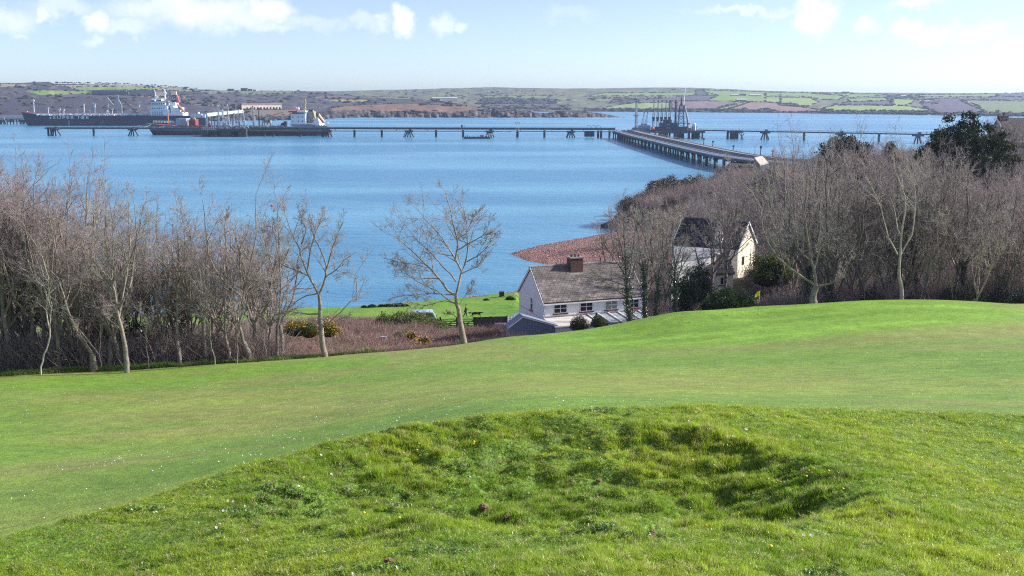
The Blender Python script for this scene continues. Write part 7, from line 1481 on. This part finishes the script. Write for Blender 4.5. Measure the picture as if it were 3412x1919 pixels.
# ivy on the trunks before the cottage
for t_, seed, h, r in ((ih,1,5.5,.42),(ih2,2,3.2,.3),(ih3,3,4.6,.28),(ih4,4,4.2,.36)):
    rr = np.random.default_rng(seed); tr = [c for c in t_.children if c.name.startswith('trunk')][0]; co = np.array([v.co[:] for v in tr.data.vertices][:72]).reshape(9, 8, 3).mean(1)
    lim = np.array([v.co[:] for v in tr.data.vertices][72:144]).reshape(9, 8, 3).mean(1); pl = np.concatenate([co, lim[:6]]); n = 1600; i = rr.integers(0, len(pl)-1, n); w = rr.random(n)[:, None]; c = pl[i]*(1-w)+pl[i+1]*w
    keep = c[:, 2] < h; c = c[keep]; n = len(c); c = c+rr.normal(size=(n, 3))*r*.5; d = rr.normal(size=(n, 3)); d /= np.linalg.norm(d, axis=1, keepdims=True); s = np.cross(d, rr.normal(size=(n, 3))); s /= np.linalg.norm(s, axis=1, keepdims=True); L_ = .13
    V = np.stack([c-d*L_/2, c+s*L_/2, c+d*L_/2, c-s*L_/2], 1).reshape(-1, 3); mesh_obj('ivy', np_mesh('ivy', V, np.arange(4*n).reshape(n, 4)), M_LHOL, t_)
# ---------------------------------------------------------------- scattered growth
def tuft(name, seed, n, h, w, spread, lean, segs=3):
    r = np.random.default_rng(seed); a = r.uniform(0, 6.28, n); rad = spread*np.sqrt(r.random(n)); b = np.stack([np.cos(a)*rad, np.sin(a)*rad, np.zeros(n)], 1); ha = h*r.uniform(.45, 1.15, n); dirr = r.uniform(0, 6.28, n)
    ld = np.stack([np.cos(dirr), np.sin(dirr), np.zeros(n)], 1)*(lean*r.uniform(.2, 1.3, n)*ha)[:, None]; sa = r.uniform(0, 3.14, n); sd_ = np.stack([np.cos(sa), np.sin(sa), np.zeros(n)], 1)*w/2
    V = []; 
    for k in range(segs):
        t = k/segs; c = b+ld*t*t+np.array([0,0,1])*(ha*(t-.18*t*t*lean))[:, None]; ww = (1-t*.65); V += [c-sd_*ww, c+sd_*ww]
    V.append(b+ld+np.array([0,0,1])*(ha*(1-.18*lean))[:, None]); V = np.stack(V, 1); m = V.shape[1]; base = np.arange(n)[:, None]*m
    q = [base+np.array([[2*k, 2*k+1, 2*k+3, 2*k+2]]) for k in range(segs-1)]; tri = base+np.array([[2*segs-2, 2*segs-1, 2*segs]]); return np_mesh(name, V.reshape(-1, 3), [np.concatenate(q), tri])
def mat_blade(name, c1, c2, c3, rough=.38, transl=.35, sc=1.0, spec=.5):
    m = bpy.data.materials.new(name); m.use_nodes = True; t = m.node_tree; p = t.nodes['Principled BSDF']; p.inputs['Roughness'].default_value = rough; p.inputs['Specular IOR Level'].default_value = spec
    geo = N(t, 'ShaderNodeNewGeometry'); oi = N(t, 'ShaderNodeObjectInfo'); ns = N(t, 'ShaderNodeTexNoise'); ns.inputs['Scale'].default_value = .7*sc; ns.inputs['Detail'].default_value = 5; L(t, geo.outputs['Position'], ns.inputs['Vector'])
    m1 = N(t, 'ShaderNodeMapRange'); m1.inputs['From Min'].default_value = .38; m1.inputs['From Max'].default_value = .62; L(t, ns.outputs['Fac'], m1.inputs['Value'])
    mx = N(t, 'ShaderNodeMix', data_type='RGBA'); L(t, m1.outputs[0], mx.inputs['Factor']); mx.inputs['A'].default_value = (*c1, 1); mx.inputs['B'].default_value = (*c2, 1)
    gt = N(t, 'ShaderNodeMapRange', interpolation_type='SMOOTHSTEP'); gt.inputs['From Min'].default_value = .72; gt.inputs['From Max'].default_value = .95; gt.inputs['To Max'].default_value = .8; L(t, oi.outputs['Random'], gt.inputs['Value'])
    mx2 = N(t, 'ShaderNodeMix', data_type='RGBA'); L(t, gt.outputs[0], mx2.inputs['Factor']); L(t, mx.outputs['Result'], mx2.inputs['A']); mx2.inputs['B'].default_value = (*c3, 1)
    rr = N(t, 'ShaderNodeMath', operation='FRACT'); r2 = N(t, 'ShaderNodeMath', operation='MULTIPLY'); r2.inputs[1].default_value = 7.31; L(t, oi.outputs['Random'], r2.inputs[0]); L(t, r2.outputs[0], rr.inputs[0])
    mv = N(t, 'ShaderNodeMapRange'); mv.inputs['To Min'].default_value = .65; mv.inputs['To Max'].default_value = 1.35; L(t, rr.outputs[0], mv.inputs['Value']); s = N(t, 'ShaderNodeVectorMath', operation='SCALE'); L(t, mx2.outputs['Result'], s.inputs[0]); L(t, mv.outputs[0], s.inputs['Scale'])
    L(t, s.outputs[0], p.inputs['Base Color']); tr = N(t, 'ShaderNodeBsdfTranslucent'); L(t, s.outputs[0], tr.inputs['Color']); ms = N(t, 'ShaderNodeMixShader'); ms.inputs[0].default_value = transl; L(t, p.outputs[0], ms.inputs[1]); L(t, tr.outputs[0], ms.inputs[2]); L(t, ms.outputs[0], t.nodes['Material Output'].inputs['Surface']); return m
rng = np.random.default_rng(11)
# long grass on the mound
def polar(n, D0, D1, u0, u1):
    D = np.sqrt(rng.uniform(D0*D0, D1*D1, n)); u = rng.uniform(u0, u1, n); return u*D, D
X, D = polar(150000, 6.2, 17.2, -.68, .68); u = X/D; Dc = np.interp(u, _mu, _md); k = D < Dc+2.2; X, D = X[k], D[k]; Dc = Dc[k]
den = fbm(X*1.1, D*1.3, 91, 3); rr_ = np.sqrt(((X-.95)/2.9)**2+((D-10.2)/2.7)**2); tus = 1-sstep(.9, 1.4, rr_)
k = rng.random(len(X)) < (.8+.4*sstep(.38,.55,den)-tus*.22*(1-sstep(.38,.46,den))); X, D, den, tus = X[k], D[k], den[k], tus[k]; n = len(X); Z = height(X, D)
hs = (.55+.75*sstep(.36,.62,den))*(.72+.5*tus)*rng.uniform(.7,1.3,n); fineg = fbm(X*5, D*6, 95, 2); hs *= .55+.9*sstep(.3,.7,fineg)
wind = .35
rot = np.stack([rng.normal(0,.22,n)-.05, rng.normal(.20,.25,n), rng.uniform(0,6.28,n)], -1)
M_BLADE = mat_blade('grass_blade', (.27,.42,.04), (.42,.53,.055), (.58,.52,.26), rough=.30, transl=.52)
scatter('long_grass', np.stack([X, D, Z-.005], -1), rot, np.stack([np.ones(n)*1.0, np.ones(n), hs], -1), rng.integers(0, 5, n), [tuft('grass_tuft', i, 34, .044, .0046, .05, .8) for i in range(5)], M_BLADE, label='long tussocky grass on the mound and in its hollow', cat='grass')
# low broad-leaved weeds among the grass of the mound
def rosette(seed):
    r = random.Random(seed); mb = MB()
    for k in range(9): a = k*.7+r.random()*.4; l = r.uniform(.018,.034); w = .3; z = r.uniform(.012,.03); mb.add([(0,0,.004),(l*.6*math.cos(a-w),l*.6*math.sin(a-w),z),(l*math.cos(a),l*math.sin(a),z*.8),(l*.6*math.cos(a+w),l*.6*math.sin(a+w),z)], [(0,1,2,3)])
    return mb.mesh('weed_rosette')
X, D = polar(60000, 6.2, 15, -.6, .6); k = (fbm(X*1.6, D*2.4, 141, 3) > .68) & (X < 2.5) & (D < np.interp(X/D, _mu, _md)+.8); X, D = X[k], D[k]; n = len(X); Z = height(X, D)
scatter('mound_weeds', np.stack([X, D, Z+.006], -1), np.stack([rng.normal(.1,.35,n), rng.normal(0,.35,n), rng.uniform(0,6.28,n)], -1), rng.uniform(.7,1.5,n)[:, None]*np.ones(3), rng.integers(0,3,n), [rosette(i) for i in range(3)], mat_blade('weed_leaf', (.12,.23,.035), (.17,.29,.05), (.25,.22,.10), rough=.4, transl=.2, sc=3), label='low broad-leaved weeds and clover in the mound grass', cat='weeds')
# tiny daisies dotted over the fairway
X, D = polar(5200, 17, 62, -.55, .55); k = (D < edge_D(X, D)-4) & (rng.random(len(X)) < .15+.85*sstep(.52,.66,fbm(X*.12, D*.3, 33, 3))) & (np.interp(X/D, _mu, _md)+3 < D); X, D = X[k], D[k]; n = len(X); Z = height(X, D)
dm = MB(); dm.add([(0,0,.035)]+[(.02*math.cos(a*math.pi/3), .02*math.sin(a*math.pi/3), .03) for a in range(6)], [(0,1+a,1+(a+1)%6) for a in range(6)]); dm = dm.mesh('daisy_head')
scatter('fairway_daisies', np.stack([X, D, Z-.005], -1), np.stack([rng.normal(.5,.3,n), rng.normal(0,.3,n), rng.uniform(0,6.28,n)], -1), rng.uniform(.5,1.0,n)[:, None]*np.ones(3), np.zeros(n, int), [dm], mat('daisy_petal', (.85,.82,.84), .6, transl=.2), label='tiny white daisies dotted over the mown fairway', cat='daisies')
# rough herbs along the foot of the left grove and edges
xs = []; 
for (px0, px1, d0, d1, nn, sc) in ((-300,560,70.2,73.5,2600,1.0),(560,1120,73,77.5,1500,.8),(2950,3700,94,98,500,.8)):
    px = rng.uniform(px0, px1, nn); e = np.interp(px, EDGE_X, EDGE_D); D = e+rng.uniform(-.6, 3.0, nn); X = (px-1706)/F*D/.98; xs.append(np.stack([X, D, land(X, D)[0]-.03, np.full(nn, sc)], -1))
P = np.concatenate(xs); n = len(P); M_HERB = mat_blade('herb_blade', (.10,.20,.03), (.17,.22,.05), (.25,.22,.12), rough=.6, transl=.3, sc=.4, spec=.2)
scatter('edge_herbs', P[:, :3], np.stack([rng.normal(0,.2,n), rng.normal(0,.2,n), rng.uniform(0,6.28,n)], -1), P[:, 3:4]*rng.uniform(.5,1.3,n)[:, None]*np.ones(3), rng.integers(0,3,n), [tuft('herb_tuft', 30+i, 40, .34, .035, .28, .9, 2) for i in range(3)], M_HERB, label='green herbs and tall grass along the fairway edge under the trees', cat='grass')
# bramble thicket: arching stems
def thicket(name, seed, n, h, spread, r, lean=.8):
    g = np.random.default_rng(seed); P = np.zeros((n, 4, 3)); a = g.uniform(0, 6.28, n); b = g.uniform(0, 1, n)**.5*spread; P[:, 0] = np.stack([np.cos(a)*b, np.sin(a)*b, np.full(n, -.05)], 1); d = np.stack([g.normal(0,lean*.5,n), g.normal(0,lean*.5,n), np.ones(n)], 1); hh = h*g.uniform(.4,1.1,n)
    for i in range(1, 4): d = d+g.normal(size=(n, 3))*.35*lean; d[:, 2] -= .12*lean; d /= np.linalg.norm(d, axis=1, keepdims=True); P[:, i] = P[:, i-1]+d*(hh/3)[:, None]
    R = np.full((n, 4), r)*np.linspace(1.1,.5,4)[None]; V, q = tubes(P, R, 3); return np_mesh(name, V, q)
def region(nn, px0, px1, d0, d1, ok):
    D = rng.uniform(d0, d1, nn); px = rng.uniform(px0, px1, nn); X = (px-1706)/F*D/.98; Z, cd = land(X, D); k = ok(px, D, X, Z, cd); return np.stack([X[k], D[k], Z[k]], -1)
ed = lambda px: np.interp(px, EDGE_X, EDGE_D)
M_BRAM = mat('bramble_stem', (.29,.19,.165), .9, rnd=.35, var=.25, vscale=.6); M_BRAM.use_nodes = True
P = region(6500, 760, 1830, 78, 128, lambda px, D, X, Z, cd: (D > ed(px)+2.0) & (D < 127-.06*X) & ~((X > -.8) & (D > 95)) & ~((X > -9) & (X < -2) & (D > 113)))
n = len(P); s = rng.uniform(.5,1.25,n)*np.where(P[:,1] < 92, .7, 1.0)
scatter('bramble_thicket', P, np.stack([rng.normal(0,.15,n), rng.normal(0,.15,n), rng.uniform(0,6.28,n)], -1), s[:, None]*np.array([1,1,.85]), rng.integers(0,4,n), [thicket('bramble_clump', 50+i, 60, 1.15, .7, .012) for i in range(4)], M_BRAM, label='reddish-brown bramble and dead bracken between the fairway and the gate', cat='bramble')
# green bits within
P = region(1800, 760, 1500, 80, 118, lambda px, D, X, Z, cd: (D > ed(px)+1.0) & (fbm(X*.25, D*.25, 77, 3) > .5) & (D < 118)); n = len(P)
scatter('bramble_grass', P, np.stack([rng.normal(0,.2,n), rng.normal(0,.2,n), rng.uniform(0,6.28,n)], -1), rng.uniform(.8,2.0,n)[:, None]*np.ones(3), rng.integers(0,3,n), [tuft('coarse_tuft', 60+i, 40, .36, .03, .35, .9, 2) for i in range(3)], M_HERB, label='coarse green grass among the brambles', cat='grass')
# twiggy undergrowth in both groves and round the houses
M_UND = mat('undergrowth_twig', (.30,.235,.215), .95, rnd=.4); xs = []
P1 = region(1300, -300, 900, 73, 112, lambda px, D, X, Z, cd: (D > ed(px)+1.5)); P2 = region(1300, 2560, 3700, 97, 170, lambda px, D, X, Z, cd: D > ed(px)+2); P3 = region(2200, 2060, 2640, 95, 128, lambda px, D, X, Z, cd: (D > ed(px)+3) & ~((X > 14) & (X < 29) & (D > 116)) & (X > 15.5)); P4 = region(3200, 2050, 2760, 142, 420, lambda px, D, X, Z, cd: (cd > 2.0) & (Z > 2.4) & ~((D < 268) & (Z < 3.8)) & ~(((X-66)/8.)**2+((D-345)/16.)**2 < 1))
P5 = region(1500, 2700, 3700, 150, 300, lambda px, D, X, Z, cd: (cd > 3)&(Z>2)); P = np.concatenate([P1, P2, P3, P4, P5]); n = len(P); s = rng.uniform(.5,1.2,n)*np.concatenate([np.full(len(P1),1.0), np.full(len(P2),1.0), np.full(len(P3),.7), np.where(P4[:,1] > 295, .5, 1.0), np.full(len(P5),1.2)])
scatter('undergrowth', P, np.stack([rng.normal(0,.12,n), rng.normal(0,.12,n), rng.uniform(0,6.28,n)], -1), s[:, None]*np.ones(3), rng.integers(0,4,n), [thicket('undergrowth_clump', 80+i, 90, 3.0, 1.3, .013, .55) for i in range(4)], M_UND, label='tangled brown undergrowth beneath the bare trees', cat='undergrowth')
# stones on the shingle spit
def stone(seed):
    r = random.Random(seed); mb = MB(); mb.sphere((0,0,0), .5, 6, 4, .55); mb.v = [(x*(1+r.uniform(-.2,.2)), y*.8*(1+r.uniform(-.2,.2)), z) for x, y, z in mb.v]; return mb.mesh('beach_stone')
P = region(60000, 1690, 2160, 205, 272, lambda px, D, X, Z, cd: (cd > -.3) & (Z < 3.4)); P = P[:9000]; Pb = region(4000, 1300, 1715, 160, 186, lambda px, D, X, Z, cd: (cd > -.2) & (cd < 3)); P = np.concatenate([P, Pb]); n = len(P)
scatter('shingle_stones', P, np.stack([rng.normal(0,.2,n), rng.normal(0,.2,n), rng.uniform(0,6.28,n)], -1), (rng.uniform(.15,.55,n)**1.3)[:, None]*np.ones(3), rng.integers(0,3,n), [stone(i) for i in range(3)], mat('red_beach_stone', (.33,.20,.175), .8, rnd=.5), label='loose red and grey stones covering the shingle spit', cat='stones')
# outcrop rocks at the end of the beach
rk = [W(2030,762,276),W(2050,756,280),W(2072,748,283),W(2095,742,286),W(2120,735,290)]
for i, p in enumerate(rk):
    r = random.Random(i); mb = MB(); mb.sphere((0,0,0), 1, 9, 6, .6); mb.v = [(x*(2.6+.5*i)*(1+r.uniform(-.25,.25)), y*3*(1+r.uniform(-.2,.2)), z*(1.4+.45*i)*(1+r.uniform(-.2,.2))) for x, y, z in mb.v]; o = mb.build('shore_rock', mat('dark_rock', (.085,.06,.055), .9, var=.3, vscale=.6, bump=.6, bscale=2)); o.location = (p.x, p.y, .2); tag(o, 'dark jagged rock at the far end of the red beach, %s from the water tip' % lab[i].replace('leftmost','first'), 'rock', 'rocks at the end of the beach')
# daisies and dandelions
M_PET = mat('daisy_petal', (.85,.82,.84), .6, transl=.2); M_CEN = mat('flower_yellow', (.85,.55,.01), .6); M_STEM = mat('flower_stem', (.12,.22,.04), .6)
def daisy():
    t = thing('daisy', 'white daisy in the rough grass of the foreground mound', 'daisy', group='daisies on the mound'); mb = MB(); mb.tube((0,0,-.02), (0,0,.055), .0012, n=5); mb.build('stem', M_STEM, t); mb = MB(); vs = []; fs = []
    for k in range(12): a = k*math.pi/6; w = .2; R_ = .0135; vs += [(.003*math.cos(a),.003*math.sin(a),.056),(R_*.7*math.cos(a-w),R_*.7*math.sin(a-w),.058),(R_*math.cos(a),R_*math.sin(a),.060),(R_*.7*math.cos(a+w),R_*.7*math.sin(a+w),.058)]; fs.append((4*k,4*k+1,4*k+2,4*k+3))
    mb.add(vs, fs); me = bpy.data.meshes.new('petals'); me.from_pydata(mb.v, [], mb.f); mesh_obj('petals', me, M_PET, t); mb = MB(); mb.sphere((0,0,.058), .0042, 6, 4, .6); mb.build('centre', M_CEN, t); return t
def dandelion():
    t = thing('dandelion', 'small yellow flower in the rough grass of the foreground mound', 'yellow flower', group='yellow flowers on the mound'); mb = MB(); mb.tube((0,0,-.02), (0,0,.05), .0015, n=5); mb.build('stem', M_STEM, t); mb = MB(); mb.sphere((0,0,.054), .013, 9, 5, .45); mb.build('flower_head', M_CEN, t); return t
def ground_hit(px, py):
    lo, hi = 5.0, 17.0; best = None; Ds = np.linspace(5.5, 17, 300); d = ray(px, py); k = Ds/d[1]; Xr = d[0]*k; Zr = CAMZ+d[2]*k; Zg = height(Xr, Ds); i = np.argmax(Zr < Zg); return (float(Xr[i]), float(Ds[i]), float(Zg[i])) if (Zr < Zg).any() else None
dz0 = daisy(); dd0 = dandelion(); fu = 0
DA = [(988,1514),(1062,1533),(1030,1548),(1036,1552),(948,1603),(1013,1604),(1020,1604),(1092,1599),(982,1636),(912,1653),(1108,1598),(1122,1650),(763,1678),(780,1680),(500,1723),(510,1722),(533,1711),(722,1723),(735,1725),(743,1716),(716,1773),(724,1773),(662,1728),(1256,1465),(1229,1483),(1580,1372),(1573,1375),(1598,1375),(1980,1388),(2005,1385),(2046,1408),(2323,1383),(2470,1440),(2478,1446),(2488,1442),(2506,1430),(2122,1524),(2425,1463),(2440,1462),(2860,1545),(2870,1549),(3010,1538),(3022,1536),(2641,1766),(2668,1797),(2692,1797),(2700,1790),(560,1875),(580,1880)]
for i, (x, y) in enumerate(DA):
    h = ground_hit(x, y+7)
    if not h: continue
    o = dz0 if i == 0 else dup(dz0); s = 1.15 if h[1] < 10 else 1.35; o.location = (h[0], h[1], h[2]+.012); o.scale = (s,s,s); o.rotation_euler = (.45+.1*(i%3), .2*((i*7)%5-2), i)
YA = [(1585,1494),(1575,1497),(1307,1502),(1340,1523),(1433,1487),(1402,1500),(1392,1510),(1323,1744),(1207,1728),(1078,1862),(885,1864),(1915,1474),(1962,1500),(2306,1541),(2430,1387),(2681,1586),(2692,1589),(2700,1580),(2716,1572),(2682,1596),(2755,1577),(2595,1622),(2590,1623),(2448,1728),(2465,1718),(2357,1764),(2560,1838),(2665,1858),(2870,1833),(1705,1594),(2990,1632),(2440,1462),(2800,1640)]
for i, (x, y) in enumerate(YA):
    h = ground_hit(x, y+7)
    if not h: continue
    o = dd0 if i == 0 else dup(dd0); s = (1.5 if i == 0 else 1.0); o.location = (h[0], h[1], h[2]+.012); o.scale = (s,s,s); o.rotation_euler = (.4, .15*((i*7)%5-2), i)
# dry brown dung-like clods in the hollow
for i, (x, y, s) in enumerate(((1612,1706,.05),(1687,1742,.035),(1995,1613,.035),(1295,1878,.035),(2175,1782,.03))):
    h = ground_hit(x, y+6)
    if not h: continue
    r = random.Random(i); mb = MB(); mb.sphere((0,0,0), s, 10, 7, .65); mb.v = [(a*(1+r.uniform(-.25,.25)), b*(1+r.uniform(-.25,.25)), c*(1+r.uniform(-.2,.2))) for a, b, c in mb.v]; o = mb.build('dry_clod', mat('dry_brown_clod', (.20,.12,.075), .95, var=.4, vscale=40, bump=.6, bscale=60)); o.location = (h[0], h[1], h[2]+.035)
    tag(o, ['largest round reddish-brown clod in the hollow grass','smaller brown clod just right of the largest one','flat reddish clod in the upper middle of the hollow','orange-brown clod at the bottom of the hollow','low brown clod at the right side of the hollow bottom'][i], 'clod')
# stuff beyond the fairway: grey lane behind the right grove
pts = [(55,104),(62,112),(72,122),(90,135),(120,150)]; vs = []; fs = []
for (x, d) in pts: vs += [(x-2.4, d+1, gz(x-2.4, d+1)+.08), (x+2.4, d-1, gz(x+2.4, d-1)+.08)]
me = bpy.data.meshes.new('lane'); me.from_pydata(vs, [], [(2*i, 2*i+1, 2*i+3, 2*i+2) for i in range(len(pts)-1)]); o = mesh_obj('lane', me, mat('worn_asphalt', (.16,.15,.17), .9, var=.2, vscale=1)); tag(o, 'grey lane glimpsed behind the right grove', None, None, 'structure')
# ---------------------------------------------------------------- haze in the air
HAZE = 0.00009
mb = MB(); mb.box2((-5600,-450,-3), (5600,5600,78)); m = bpy.data.materials.new('haze'); m.use_nodes = True; t = m.node_tree; t.nodes.clear(); pv = N(t, 'ShaderNodeVolumePrincipled'); pv.inputs['Density'].default_value = HAZE; pv.inputs['Color'].default_value = (.56,.73,1.0,1); pv.inputs['Anisotropy'].default_value = .3
out = N(t, 'ShaderNodeOutputMaterial'); L(t, pv.outputs[0], out.inputs['Volume']); o = mb.build('haze', m); tag(o, 'thin blue air haze over the haven', None, None, 'stuff')
